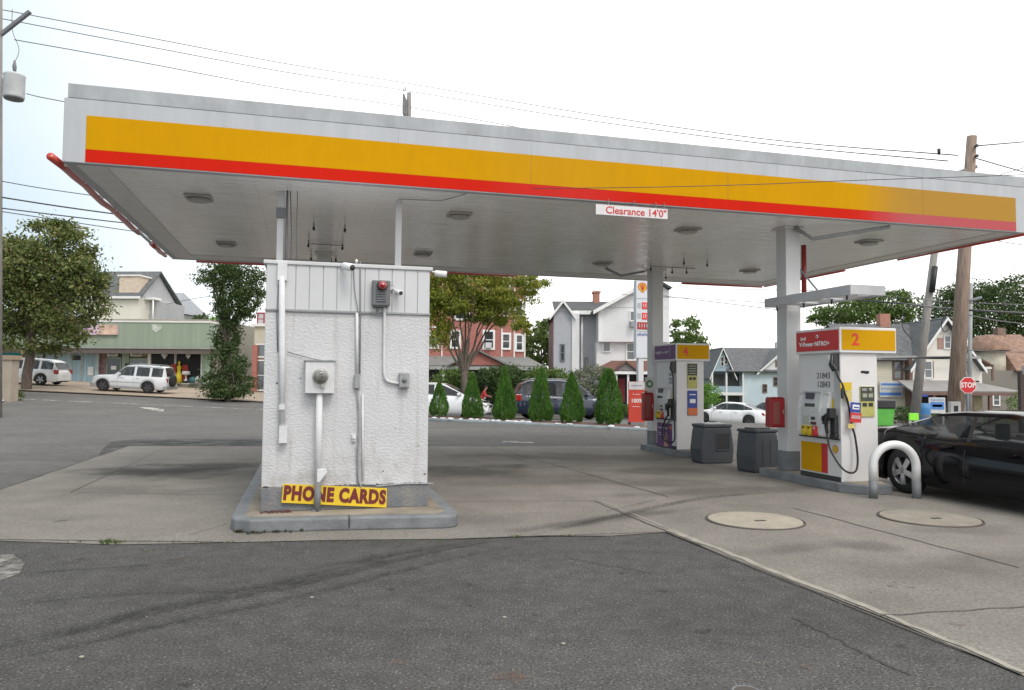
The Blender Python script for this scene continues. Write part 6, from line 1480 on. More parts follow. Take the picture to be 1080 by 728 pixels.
bay(155.5, 158.5, 361, 406, trim, 0.8, 'pier')
# display window
show_glass = mat('display_glass', (0.014, 0.014, 0.015), 0.25, spec=0.2)
window(F, t, 159.5, 362, 184, 404, 0.9, 0.10, trim, show_glass, False); window(F, t, 186, 362, 212, 404, 0.9, 0.10, trim, show_glass, False)
# things shown in the display, just in front of the dark pane
def disp(px, py, prof, m_, nm):
    p = F.uz(px, py, 0.75); MB().lathe(prof, 12, 'z', (p[0], 0.75, p[1])).build(nm, m_, t)
yel = mat('dress_yellow', (0.60, 0.48, 0.03), 0.8); palew = mat('display_white', (0.55, 0.55, 0.55), 0.6)
disp(188.5, 404, [(0, 0), (.26, 0), (.22, .6), (.12, .95), (.18, 1.25), (.05, 1.4), (.10, 1.5), (.08, 1.65), (0, 1.7)], yel, 'mannequin')
for (x, y, s_) in [(173.5, 379, 1.0), (198.5, 379, .8)]: disp(x, y, [(0, 0), (.10 * s_, .1), (.24 * s_, .3 * s_), (.20 * s_, .5 * s_), (.08 * s_, .7 * s_), (.06, 1.0 * s_), (0, 1.1 * s_)], palew, 'chandelier')
disp(196, 402, [(0, 0), (.2, 0), (.06, .15), (.06, .45), (.32, .5), (.30, .75), (0, .78)], palew, 'table_lamp'); disp(171, 400, [(0, 0), (.2, 0), (.22, .6), (.1, .9), (0, 1)], galv, 'display_figure')
bay(180, 186, 384, 402, mat('display_red', (0.30, 0.03, 0.02), 0.7), 0.8, 'display_stand'); bay(192, 198, 385, 401, mat('display_red', (0.30, 0.03, 0.02)), 0.8, 'display_stand')
disp(208, 404, [(0, 0), (.22, 0), (.15, .4), (.05, .5), (0, .55)], palew, 'display_vase'); disp(203, 404, [(0, 0), (.3, 0), (.25, .4), (0, .5)], mat('display_teal', (0.03, 0.12, 0.13), 0.5), 'display_bowl')
bay(213, 221, 362, 405, ltgreen, 0.7, 'pier'); bay(159, 213, 405.5, 416, mat('stall_riser', (0.20, 0.19, 0.15), 0.8), 0.75, 'stall_riser')
F2 = F

# cream gabled house behind the shops
F = frame_px(160, 80, R(-4), 0.5)
t = fthing('cream_house', 'cream house with steep grey roof and big dormer behind the green shops', 'house', F)
cream = siding('siding_cream', (0.84, 0.81, 0.72), dark=0.08); greyside = siding('siding_pale_grey', (0.45, 0.46, 0.48))
(u0, u1, z0, z1) = nrm(F.rect(88, 345, 146, 313)); MB().box(u0, u1, 0, 8, z0 - 3, z1).build('wall', cream, t)
zr = F.uz(120, 287, 4)[1]
m = MB(); m.add(*slab([(u0 - 2.5, -0.4, z1 - .1), (u1 + 0.4, -0.4, z1 - .1), (u1 + 0.4, 3.6, zr), (u0 - 2.5, 3.6, zr)], 0.15)); m.add(*slab([(u0 - 2.5, 3.6, zr), (u1 + .4, 3.6, zr), (u1 + .4, 8.4, z1), (u0 - 2.5, 8.4, z1)], 0.15)); m.build('roof', roof_grey, t)
MB().prism([(0, z1), (7.6, z1), (3.6, zr - .2)], u0 - 2, u1, 'x').build('gable_wall', greyside, t)
MB().box(u0 - 2.5, u1 + .4, -0.5, -0.4, z1 - 0.25, z1).build('gutter', trim, t)
d0 = nrm(F.rect(124, 310, 145, 291)); dm = MB().box(d0[0], d0[1], 0.3, 3.5, d0[2], d0[3]).build('dormer', mat('dormer_cream', (0.60, 0.50, 0.40), 0.7), t)
MB().box(d0[0] - .15, d0[1] + .15, 0.15, 3.6, d0[3], d0[3] + .15).build('dormer_roof', trim, dm)
e0 = nrm(F.rect(147, 345, 165, 317, 2)); MB().box(u1, e0[1], 2, 8, e0[2] - 3, e0[3]).build('wing_wall', greyside, t)
e1 = nrm(F.rect(151, 331, 158, 320, 2)); window(F, t, 151, 319, 157, 330, 2, 0.1, trim, glass_grey)
MB().box(u1 - .1, e0[1] + .3, 1.0, 2.4, e0[3], e0[3] + .25).build('porch_roof', trim, t); MB().tube([(e0[1] + .1, 1.1, e0[2]), (e0[1] + .1, 1.1, e0[3])], .08, 6).build('downpipe', trim, t)
F = frame_px(160, 92, R(-4), 0.5)
t = fthing('grey_house', 'pale grey house behind the cream house, half hidden by it', 'house', F)
(u0, u1, z0, z1) = nrm(F.rect(163, 345, 186, 330)); MB().box(u0 - 2, u1, 0, 8, z0 - 3, z1).build('wall', greyside, t)
zr = F.uz(170, 308.5, 3)[1]; m = MB(); m.add(*slab([(u0 - 2, -0.3, z1), (u1 + .3, -0.3, z1), (u1 - 1.0, 3.5, zr), (u0 - 2, 3.5, zr)], .12)); m.add(*slab([(u0 - 2, 3.5, zr), (u1 - 1.0, 3.5, zr), (u1 + .3, 8, z1), (u0 - 2, 8, z1)], .12)); m.add(*slab([(u1 + .3, -0.3, z1), (u1 + .3, 8, z1), (u1 - 1.0, 3.5, zr)], .12)); m.build('roof', mat('roof_pale', (0.33, 0.35, 0.38), 0.8, var=0.1), t)
window(F, t, 166, 321, 170, 336, 0, .1, mat('shutter_brown', (0.25, 0.15, 0.12), 0.7), glass_grey)

# building with brick piers between the vine tree and the booth
F = frame_px(266, 57, 0.0)
t = fthing('brick_pier_shop', 'cream upper building with red brick pier and tall windows left of the booth', 'shop', F)
(u0, u1, z0, z1) = nrm(F.rect(266, 417, 452, 328)); 
MB().box(u0, u1, 0.4, 11, z0 - 1.5, z1 - 1.2).build('wall', mat('render_cream', (0.52, 0.49, 0.40), 0.8, var=0.06), t); MB().box(u0 - .2, u1, 0.2, 11, z1 - 1.2, z1 - 1.0).build('cornice', trim, t)
for x in (265.5, 290, 316, 342, 368, 394, 420): a = nrm(F.rect(x, 417, x + 5, 364)); MB().box(a[0], a[1], 0.0, 0.4, a[2] - 1, a[3]).build('brick_pier', brick_red, t)
for x in (271.5, 297, 323, 349, 375, 401): window(F, t, x, 364, x + 17, 376, 0.3, .1, trim, glass_grey, False); window(F, t, x, 381, x + 17, 411, 0.3, .1, trim, glass_grey)
window(F, t, 272.5, 331, 278, 342, 0.35, .1, mat('shutter_red', (0.35, 0.04, 0.07), 0.6), palew)

# red brick house with porch
F = frame_px(452, 50, R(4))
t = fthing('brick_house', 'tall red brick house with white window trim and a grey porch roof', 'house', F)
(u0, u1, z0, z1) = nrm(F.rect(452, 428, 554, 268)); MB().box(u0 - 1.5, u1, 0, 9, z0 - 1, z1).build('wall', brick_red, t)
MB().box(u0 - 2, u1 + .4, -.4, 9.4, z1, z1 + .4).build('cornice', trim, t)
for x in (466, 529, 542, 553.2): a = nrm(F.rect(x, 384, x + 1.2, 270)); MB().box(a[0], a[1], -0.04, 0.0, a[2], a[3]).build('corner_trim', trim, t)
MB().box(*nrm(F.rect(452, 328, 462, 323))[:2], -.05, 0, *nrm(F.rect(452, 346, 462, 344))[2:]).build('string_course', trim, t)
for (x0_, y0_, x1_, y1_) in [(476.5, 350, 484, 366), (511, 350, 520, 367), (530.5, 353, 537, 367), (545, 354, 550.5, 369), (481, 322, 495, 336), (510, 318, 520, 334), (531, 318, 537, 332), (545, 318, 550.5, 332), (455, 350, 461, 366), (481, 290, 493, 306), (512, 290, 520, 306), (531, 290, 537, 304)]:
    window(F, t, x0_, y0_, x1_, y1_, -0.02, 0.13, trim, glass_dark)
a = nrm(F.rect(512, 367, 518.5, 361.5, -0.3)); MB().box(a[0], a[1], -0.4, 0, a[2], a[3]).build('air_conditioner', palew, t)
# porch: hipped roof on posts
p0 = F.uz(453, 385, -3.0); p1 = F.uz(574, 386, -3.0); pk = F.uz(505, 371.5, -1.2); ze = (p0[1] + p1[1]) / 2 
m = MB(); ux0, ux1 = p0[0], p1[0]; zt_ = F.uz(540, 376.5, 0)[1] 
m.add(*slab([(ux0, -3.0, ze), (ux1, -3.0, ze), (u1 + .2, 0, zt_), (u0 - 1, 0, zt_)], .12)); m.add(*slab([(ux1, -3.0, ze), (ux1, 3.0, ze), (u1 + .2, 3, zt_), (u1 + .2, 0, zt_)], .12))
rf = m.build('porch_roof', mat('porch_shingle', (0.20, 0.20, 0.195), 0.85, var=0.15, scale=3, fine=.2, fscale=10), t)
g0, g1, gk = F.uz(478, 384, -3.1), F.uz(532, 384, -3.1), F.uz(500.5, 371, -3.1)
MB().prism([(g0[0], ze + .02), (g1[0], ze + .02), ((g0[0] + g1[0]) / 2, gk[1])], -3.05, -0.5, 'y').build('porch_gable', brick_red, rf)
m = MB(); um = (g0[0] + g1[0]) / 2; m.add(*slab([(g0[0] - .4, -3.3, ze), (um, -3.3, gk[1] + .12), (um, 0, gk[1] + .12), (g0[0] - .4, 0, ze)], .1)); m.add(*slab([(um, -3.3, gk[1] + .12), (g1[0] + .4, -3.3, ze), (g1[0] + .4, 0, ze), (um, 0, gk[1] + .12)], .1)); m.build('porch_gable_roof', mat('porch_shingle', (0.2, 0.2, 0.195)), rf)
MB().box(ux0, ux1, -3.06, -2.9, ze - .28, ze - .08).build('porch_fascia', mat('fascia_grey', (0.36, 0.36, 0.35), 0.6), rf)
for x in (466, 509, 556): a = nrm(F.rect(x, 425, x + 3.5, 386, -2.9)); MB().box(a[0], a[1], -2.9, -2.7, a[2] - 1, ze - .1).build('porch_post', palew, t)
MB().box(u0 - 1, u1, -0.06, 0, z0 - 1, ze - .2).build('porch_shade', shade_in, t)  # dark sheet over the brick stands in for shade under the porch

# grey and white house
F = frame_px(632, 50, R(0)); 
grey_s = wave_bump(mat('siding_grey', (0.42, 0.435, 0.47), 0.7, var=0.05), 'Z', 3.5, 0.02, 0.5, 0.12); white_s = siding('siding_white', (0.82, 0.83, 0.84), dark=0.08)
t = fthing('white_house', 'white and grey sided house with dark roof and small brown porch', 'house', F)
wz = gz(F.x, F.y) - 1.2 - F.z
q0, q1, _, zt1 = nrm(F.rect(632, 400, 706, 324.5)); zo1 = F.uz(650, 360.5)[1]
MB().box(q0, q1, 0, 9, zo1, zt1).build('wall', white_s, t)
q2 = F.uz(629, 400, 0.5)[0]; MB().box(q2, q1, 0.5, 9, wz, zo1).build('lower_wall', white_s, t)
pk = F.uz(688.5, 293, 0); um = pk[0]; zr = pk[1]; q1 = F.uz(706, 330, 0)[0]; th = .14; ov = .45
sl1 = (zr - zt1) / (um - q0); xo = q0 - ov; zo = zt1 - ov * sl1; zrr = zr - (q1 + .1 - um) * sl1
m = MB(); m.add(*slab([(xo, -ov, zo), (um, -ov, zr), (um, 9.4, zr), (xo, 9.4, zo)], th)); m.add(*slab([(um, -ov, zr), (q1 + .1, -ov, zrr), (q1 + .1, 9.4, zrr), (um, 9.4, zr)], th)); m.build('roof', roof_dark, t)
MB().prism([(q0, zt1 - .02), (q1, zt1 - .02), (q1, zrr - th * 1.4), (um, zr - th * 1.3)], 0, 9, 'y').build('gable_wall', white_s, t)
MB().prism([(xo, zo - th - .12), (xo, zo), (um, zr), (um, zr - th - .12)], -ov - .05, -ov - .004, 'y').build('barge_board', trim, t)
# grey side wing: recessed wall, then projecting gabled bay on the left
a0, a1, az0, az1 = nrm(F.rect(603, 425, 633, 328, 2.0)); MB().box(a0, q0, 2.0, 8.5, wz, az1).build('wing_wall', grey_s, t)
b0, b1, bz0, bz1 = nrm(F.rect(583.8, 425, 603, 329, 1.0)); MB().box(b0, b1, 1.0, 8, wz, bz1).build('bay_wall', grey_s, t)
bk = F.uz(592.5, 316.5, 1.0); gable(t, b0, b1, 1.0, 8, bz1, bk[1], 'v', roof_dark, grey_s, over=0.3, th=.1)
c0, c1_, _, _ = nrm(F.rect(603.5, 425, 611, 329, 0.9)); MB().box(b1, c1_, 0.9, 1.9, wz, bz1 - .1).build('corner_bay', white_s, t)
rz = F.uz(600, 318, 5)[1]; m = MB(); m.add(*slab([(a0 - 1.2, 1.4, az1 - .1), (q0, 1.4, az1 - .1), (q0 + 1.5, 5, rz), (a0 - 1.2, 5, rz)], .12)); m.build('wing_roof', roof_dark, t)
MB().box(b1 - .1, q0 - .4, 1.3, 1.4, az1 - .3, az1 - .05).build('gutter', trim, t)
dq = F.uz(613.5, 400, 1.85)[0]; MB().tube([(dq, 1.8, wz), (dq, 1.8, az1 - .3)], .09, 6).build('downpipe', trim, t)
MB().box(q0 - .06, q0 + .18, -0.06, 0.0, zo1, zt1).build('corner_trim', trim, t)
ch = nrm(F.rect(626, 322, 632.5, 309, 4.5)); MB().box(ch[0], ch[1], 4.5, 5.2, ch[2] - 1, ch[3]).box(ch[0] - .06, ch[1] + .06, 4.44, 5.26, ch[3], ch[3] + .12).build('chimney', chimney_brick, t)
window(F, t, 592, 364, 594.5, 380, .98, .08, dark_grey_paint, glass_dark); window(F, t, 617.5, 378, 619.5, 392, 1.98, .06, dark_grey_paint, glass_grey)
window(F, t, 636.5, 361.5, 643, 370.5, 0.48, .08, white_s, glass_grey, False)
for x in (661.5, 678.5): window(F, t, x, 363, x + 7.5, 379, 0.48, .1, trim, glass_grey)
window(F, t, 665, 329, 670, 338, -.02, .08, trim, glass_grey, False); a = nrm(F.rect(665, 345, 670, 339, -.3)); MB().box(a[0], a[1], -.45, 0, a[2], a[3]).build('air_conditioner', galv, t)
# little porch with brown roof
r0 = nrm(F.rect(631, 391.5, 700, 386, -2.0)); zt_ = F.uz(650, 380.5, 0.4)[1]; ze = F.uz(650, 391, -2.2)[1]
s0, s1 = F.uz(628, 391, -2.2)[0], F.uz(706, 391, -2.2)[0]; s2_, s3_ = F.uz(645, 381, .4)[0], F.uz(700, 381, .4)[0]
m = MB(); m.add(*slab([(s0, -2.2, ze), (s1, -2.2, ze), (s3_, .4, zt_), (s2_, .4, zt_)], .1)); m.add(*slab([(s0, -2.2, ze), (s2_, .4, zt_), (s0, 1.5, ze)], .1)); pr_ = m.build('porch_roof', roof_red, t)
g0, g1, gk = F.uz(649, 391, -2.25)[0], F.uz(671, 391, -2.25)[0], F.uz(660, 382.5, -2.25)[1]
MB().prism([(g0, ze), (g1, ze), ((g0 + g1) / 2, gk)], -2.25, 0, 'y').build('porch_gable', mat('gable_grey', (0.22, 0.20, 0.20), 0.7), pr_)
m = MB(); um = (g0 + g1) / 2; m.add(*slab([(g0 - .25, -2.4, ze - .05), (um, -2.4, gk + .1), (um, 0.3, gk + .1), (g0 - .25, .3, ze - .05)], .08)); m.add(*slab([(um, -2.4, gk + .1), (g1 + .25, -2.4, ze - .05), (g1 + .25, .3, ze - .05), (um, .3, gk + .1)], .08)); m.build('porch_gable_roof', roof_red, pr_)
MB().box(s0, s1, -2.28, -2.16, ze - .22, ze - .04).build('porch_fascia', trim, pr_)
MB().box(F.uz(648, 400, .44)[0], F.uz(700, 400, .44)[0], .42, .5, wz, ze - .2).build('porch_shade', shade_in, t)  # shade below the little porch, painted as a dark sheet
a = nrm(F.rect(652, 424, 659, 399, .4)); MB().box(a[0], a[1], .36, .42, a[2], a[3]).build('door', mat('door_red', (0.30, 0.03, 0.05), 0.5), t)
for x in (649, 661.5, 690): a = nrm(F.rect(x, 426, x + 2, 392, -2.1)); MB().box(a[0], a[1], -2.15, -2.0, a[2] - .5, ze - .1).build('porch_post', trim, t)

# pale blue house
F = frame_px(801, 80, R(0), -1.7)
blue_s = siding('siding_blue', (0.40, 0.52, 0.62)); pale_blue = siding('siding_white_blue', (0.64, 0.76, 0.84))
t = fthing('blue_house', 'pale blue two storey house with grey roof and corner porch', 'house', F)
a0, a1, az0, az1 = nrm(F.rect(784, 445, 852, 391.5)); MB().box(a0, a1, 0, 9, az0 - 1.5, az1).build('wall', pale_blue, t)
b0, b1, _, bz1 = nrm(F.rect(750, 445, 784, 392.5, 1.5)); MB().box(b0 + .1, a0, 1.5, 9, az0 - 1.5, bz1).build('porch_wall', siding('siding_shade_blue', (0.34, 0.42, 0.50)), t)
zr = F.uz(790, 367, 5)[1]; ul = F.uz(763, 367, 4)[0]; 
m = MB(); m.add(*slab([(b0 + 1.2, -0.6, az1 - .05), (a1, -0.6, az1 - .05), (a1, 5, zr), (ul, 5, zr)], .12)); m.add(*slab([(ul, 5, zr), (a1, 5, zr), (a1, 9.6, az1), (b0, 9.6, az1)], .12)); m.build('roof', roof_grey, t)
g0, g1, gk = F.uz(748, 392, 0)[0], F.uz(776, 392, 0)[0], F.uz(762, 366.5, 0)
gable(t, g0 + .3, g1 - .3, 0.0, 5, az1 - .05, gk[1], 'v', roof_grey, blue_s, over=0.35, th=.1)
g2, gk2 = F.uz(800.5, 391.5, -.3), F.uz(828, 367, -.3); gable(t, g2[0], gk2[0] * 2 - g2[0], -0.2, 6, az1, gk2[1], 'v', roof_grey, white_s, over=0.3, th=.1)
window(F, t, 760.5, 377, 763, 386, -.02, .06, trim, glass_dark); window(F, t, 764.5, 376, 766.8, 384, -.02, .06, trim, glass_dark)
for (x0_, y0_, x1_, y1_) in [(804.8, 406, 808.3, 413.5), (816.3, 398.5, 820, 406.5)]: window(F, t, x0_, y0_, x1_, y1_, -.02, .08, mat('shutter_brown', (0.25, 0.15, 0.12)), glass_dark)
window(F, t, 819, 381, 824, 386, -.25, .1, mat('shutter_brown', (0.25, 0.15, 0.12)), glass_dark)
for (y0_, y1_) in ((407.5, 414), (437, 441)): a = nrm(F.rect(750, y1_, 784, y0_, -.3)); MB().box(a[0], a[1], -.35, -.25, a[2], a[3]).build('porch_rail', blue_s, t)
a = nrm(F.rect(750, 417, 785, 414, -.3)); MB().box(a[0], a[1], -.35, 1.5, a[2], a[3]).build('porch_floor', trim, t)
for x in (750.5, 765.5, 783): a = nrm(F.rect(x, 444, x + 1.6, 393, -.3)); MB().box(a[0], a[1], -.36, -.2, a[2] - 1, a[3]).build('porch_post', trim, t)
for (x0_, x1_, y0_, y1_) in [(752, 764, 395, 407), (768, 782, 395, 407), (753, 764, 418, 436), (769, 781, 418, 436)]: a = nrm(F.rect(x0_, y1_, x1_, y0_, 1.45)); MB().box(a[0], a[1], 1.42, 1.48, a[2], a[3]).build('porch_opening', mat('opening_grey', (0.12, 0.12, 0.13), 0.8), t)
c_ = nrm(F.rect(819, 369, 824, 361, 5)); MB().box(c_[0], c_[1], 5, 5.6, c_[2] - 1, c_[3]).build('chimney', palew, t)
F = frame_px(735, 95, R(5), -1.6)
t = fthing('grey_roof_house', 'house with plain grey roof half hidden behind pump 4', 'house', F)
a0, a1, az0, az1 = nrm(F.rect(715, 440, 762, 402)); MB().box(a0, a1, 0, 8, az0 - 2, az1).build('wall', brick_mat('brick_dull', (0.20, 0.11, 0.09), (0.25, 0.14, 0.11), (0.22, 0.18, 0.16), 4), t); zr = F.uz(748, 377, 4)[1]
gable(t, a0, a1, 0, 8, az1, zr, 'u', roof_grey, brick_red, over=.4); window(F, t, 740, 406, 746, 416, -.02, .1, trim, glass_dark)

# cream house on the right
F = frame_px(960.5, 56, R(0), -1.3)
cr2 = siding('siding_cream_right', (0.72, 0.67, 0.54)); wh2 = siding('siding_cream_light', (0.86, 0.82, 0.75), dark=0.08)
bt = mat('trim_brown', (0.17, 0.10, 0.08), 0.7)
t = fthing('corner_house', 'cream corner house with grey roof, pointed gable and long porch on the right', 'house', F)
l0, l1, lz0, lz1 = nrm(F.rect(915, 445, 960.5, 378)); MB().box(l0, l1 + .02, 0.6, 9, lz0 - 2, lz1).build('side_wall', cr2, t)
m0, m1_, mz0, mz1 = nrm(F.rect(960.5, 445, 1036, 378)); MB().box(m0 + .02, m1_, 0, 9, mz0 - 2, mz1).build('wall', wh2, t)
zr0 = F.uz(945, 342, 4.5)[1]
m = MB(); m.add(*slab([(l0 - 1, .1, lz1 - .1), (l1 + 3, .1, lz1 - .1), (l1 + 3, 4.6, zr0), (l0 - 1, 4.6, zr0)], .12)); m.add(*slab([(l0 - 1, 4.6, zr0), (l1 + 3, 4.6, zr0), (l1 + 3, 9.3, lz1), (l0 - 1, 9.3, lz1)], .12)); m.build('roof', roof_grey, t)
gk = F.uz(998, 334.5, -.4); gable(t, m0 + .3, gk[0] * 2 - m0 - .3, 0, 9, mz1 - .05, gk[1], 'v', roof_grey, wh2, over=.6, th=.12)
ga = nrm(F.rect(925, 378, 1035, 375.5, -.7)); MB().box(ga[0], ga[1], -.7, -.6, ga[2], ga[3]).build('gutter', mat('gutter_grey', (0.33, 0.33, 0.32)), t)
c_ = nrm(F.rect(928.5, 346, 939, 331, 4.2)); MB().box(c_[0], c_[1], 4.2, 4.9, c_[2] - 1.5, c_[3]).build('chimney', chimney_brick, t)
window(F, t, 943, 382, 950.5, 399, .58, .12, bt, glass_grey); window(F, t, 975.5, 382, 982, 398, -.02, .1, trim, glass_grey); a = nrm(F.rect(982.6, 399, 984.6, 381, -.02)); MB().box(a[0], a[1], -.06, 0, a[2], a[3]).build('shutter', bt, t)
window(F, t, 996.5, 355, 1001.5, 367, -.02, .1, trim, glass_grey); a = nrm(F.rect(989, 368, 994.5, 356.5, -.02)); MB().box(a[0], a[1], -.06, 0, a[2], a[3]).build('shutter', mat('shutter_pink', (0.40, 0.24, 0.20), 0.7), t)
window(F, t, 1016, 383, 1020.5, 397, -.02, .1, bt, mat('curtain_pale', (0.42, 0.38, 0.36), 0.8))
MB().box(l1 - .1, l1 + .14, -.06, .6, lz0 - 2, lz1).build('corner_trim', bt, t)
# porch along the front and the right
pz = F.uz(1000, 412.5, -2.6)[1]; pt_ = F.uz(1010, 401.5, 0)[1]; s0, s1 = F.uz(962, 412, -2.6)[0], F.uz(1079, 412, -2.6)[0]
m = MB(); m.add(*slab([(s0, -2.6, pz), (s1, -2.6, pz), (s1 - 2.2, 0, pt_), (s0 + .3, 0, pt_)], .1)); m.add(*slab([(s1, -2.6, pz), (s1, 5, pz), (s1 - 2.2, 5, pt_), (s1 - 2.2, 0, pt_)], .1)); rf = m.build('porch_roof', mat('porch_roof_grey', (0.27, 0.26, 0.25), 0.85, var=.1, scale=2), t)
MB().box(s0, s1, -2.66, -2.5, pz - .30, pz - .1).build('porch_fascia', bt, rf)
MB().box(m1_ - .2, s1 - 2.4, 0.0, 5, pt_ - .1, pt_ + .0).build('balcony_floor', bt, rf)
for x in (964, 985, 1024, 1044, 1077): a = F.uz(x, 420, -2.5)[0]; MB().box(a - .1, a + .1, -2.6, -2.4, mz0 - 2, pz - .1).build('porch_post', bt, t)
MB().box(F.uz(966, 420, -.05)[0], F.uz(1012, 420, -.05)[0], -.08, -.02, mz0 - 2, pz - .3).build('porch_shade', shade_in, t)  # dark sheet painted as the shade beneath the long porch
a = nrm(F.rect(1027, 440, 1036, 414, -.05)); MB().box(a[0], a[1], -.08, -.02, a[2], a[3]).build('door_panel', mat('door_yellow', (0.50, 0.45, 0.28), 0.7), t)
bz = F.uz(1040, 385, 0)[1]; ub_ = F.uz(1048, 385, 0)[0]; m = MB(); m.add(*slab([(m1_, 0, F.uz(1040, 378, 0)[1]), (ub_, 0, bz), (ub_, 5, bz), (m1_, 5, F.uz(1040, 378, 0)[1])], .1)); m.build('balcony_roof', bt, t)
MB().box(ub_ - .12, ub_, 0, .12, pt_, bz).build('balcony_post', bt, t); MB().box(m1_, ub_, 0.0, .06, pt_ + .9, pt_ + 1.0).build('balcony_rail', trim, t)

# brown roofed house behind it
F = frame_px(1028, 64, R(0), -1.3)
t = fthing('brown_roof_house', 'taupe house with brown roof and small turret at the right edge', 'house', F)
taupe = siding('siding_taupe', (0.27, 0.245, 0.22))
a0, a1, az0, az1 = nrm(F.rect(1026, 440, 1120, 391)); MB().box(a0, a1, 0, 10, az0 - 2, az1).build('wall', taupe, t)
zr = F.uz(1070, 353, 5)[1]; m = MB(); m.add(*slab([(a0 + 3.5, -.4, az1), (a1, -.4, az1), (a1, 5, zr), (a0 + 5, 5, zr)], .12)); m.add(*slab([(a0 + 5, 5, zr), (a1, 5, zr), (a1, 10.4, az1), (a0 + 3.5, 10.4, az1)], .12)); m.add(*slab([(a0 + 3.5, -.4, az1), (a0 + 5, 5, zr), (a0 + 3.5, 10.4, az1)], .12)); m.build('roof', roof_brown, t)
uc, zc = F.uz(1043, 369, 1.5); zk = F.uz(1043, 353, 1.5)[1]
MB().tube([(uc, 1.5, az1 - .5), (uc, 1.5, zc)], 1.25, 8).build('turret_wall', mat('turret_cream', (0.50, 0.46, 0.38), 0.8), t); MB().lathe([(1.75, zc - .1), (1.75, zc + .02), (1.1, zk - .15), (0, zk)], 8, 'z', (uc, 1.5, 0)).build('turret_roof', roof_brown, t)
MB().box(a0 + 5.2, a0 + 5.9, 4.6, 5.3, zr - 1, F.uz(1042, 346, 5)[1]).build('chimney', mat('chimney_grey_brick', (0.22, 0.15, 0.12), 0.9, var=.3, scale=6), t)
window(F, t, 1048, 417, 1053.5, 427, -.02, .1, trim, glass_grey); window(F, t, 1077, 366, 1083, 372, -.02 - .4 + 2.2, .1, trim, glass_dark) if False else None

# low wall at the far left
q = P(5, 400, 38); F = Frame(q.x, q.y, R(0), gz(q.x, q.y))
t = fthing('garden_wall', 'tan stone wall end with a cap at the left edge', 'wall', F)
a0, a1, az0, az1 = nrm(F.rect(-120, 423, 11.5, 379)); MB().box(a0, a1, 0, .6, az0 - .5, az1).build('wall', mat('tan_stone', (0.36, 0.31, 0.25), .9, var=.12, scale=1.5, fine=.1), t); MB().box(a0, a1 + .1, -.08, .68, az1, az1 + .22).build('cap', mat('tan_cap', (0.33, 0.25, 0.18), .9, var=.12), t)
m = MB(); rnd = random.Random(4)
for i in range(260):
    q = G(rnd.uniform(2, 24), rnd.uniform(416, 423)); random.seed(i); tuft(m, q.x, q.y, q.z, 2, rnd.uniform(.15, .5) * (1 if q.x < -25 else .4), .15)
o = m.build('grass_tufts', grassm, fix=False); o['kind'] = 'stuff'; random.seed(11)

# ------------------------------------------------------------ poles and wires
def pole(name, lab, px_top, py_top, px_bot, d, r0, r1, m_, grp='utility poles'):
    top = P(px_top, py_top, d); x1 = P(px_bot, 430, d); z = gz(x1.x, x1.y)
    dz = (top.z - z); sl = (top.x - x1.x) / (top.z - x1.z); base = Vector((x1.x - sl * (x1.z - z), d, z))
    t = thing(name, lab, 'pole', base, 0, grp)
    MB().tube([Vector((0, 0, -.3)), (top - base) * .5, top - base], [r1, (r0 + r1) / 2, r0], 14).build('shaft', m_, t)
    return t, top - base, base
tR, tp, bR = pole('utility_pole', 'thick brown wooden utility pole behind the black sedan', 1025, 144, 1007, 22, .135, .24, wood_pole)
MB().box(-.95, .12, -.08, -.02, 0, .10).build('crossarm', grey_pole, tR, loc=(tp.x, tp.y, tp.z - 1.0), rot=(0, -R(18), 0))
m = MB()
for zz in (.35, .65): m.tube([(0, -.14, -zz), (0, -.24, -zz)], [.03, .05], 8)
m.build('bracket', decal_black, tR, loc=tp)
MB().tube([(-.98, 0, .45), (-.98, 0, .62)], [.04, .05], 8).tube([(.18, 0, -.3), (.28, 0, -.3)], .03, 6).build('insulator', decal_black, tR, loc=(tp.x, tp.y, tp.z - 1.0))
q = P(1007, 431, 21.7) - bR; MB().box(q.x - .14, q.x + .14, -.36, -.22, q.z - .2, q.z + .2).build('meter_box', palew, tR); MB().box(q.x - .06, q.x + .06, -.37, -.36, q.z - .08, q.z + .08).build('box_label', shade_in, tR)
q = P(1035, 314, 22) - bR; MB().tube([(tp.x - .35, 0, q.z - .15), (q.x, 0, q.z)], .05, 6).build('lamp_arm', dark_grey_paint, tR)
tL2, tp2, bL2 = pole('utility_pole', 'leaning grey utility pole in front of the cream corner house', 987, 255, 965, 33, .14, .21, grey_pole)
m = MB(); m.tube([(tp2.x * .86, -.2, tp2.z * .86), (tp2.x * .72, -.2, tp2.z * .72)], .12, 8); m.build('cable_splice', decal_black, tL2)
t3, tp3, b3 = pole('street_light_pole', 'thin pale metal pole right behind the stop sign', 1024, 300, 1022, 30, .07, .09, mat('pole_pale', (0.33, 0.33, 0.33), .6, .2))
t4, tp4, b4 = pole('utility_pole', 'wooden pole top poking above the middle of the canopy', 431.5, 98, 431, 46, .13, .2, grey_pole)
MB().box(-.05, .05, -.9, .9, -.5, .7).build('crossarm', dark_grey_paint, t4, loc=(tp4.x - .22, tp4.y, tp4.z - 1.1))
m = MB(); [m.tube([(-.22, y_, z_), (-.22, y_, z_ + .25)], [.05, .03], 6) for y_, z_ in [(-.8, -.2), (.8, -.2), (0, .2)]]; m.build('insulator', palew, t4, loc=tp4)
t5, tp5, b5 = pole('utility_pole', 'utility pole at the left edge carrying a grey transformer', -1, -60, -3, 30, .12, .18, grey_pole)
MB().box(-.06, .06, -.07, .07, -1.4, 1.4).build('crossarm', dark_grey_paint, t5, loc=P(3, 35, 30) - b5, rot=(0, R(50) + math.pi, 0))
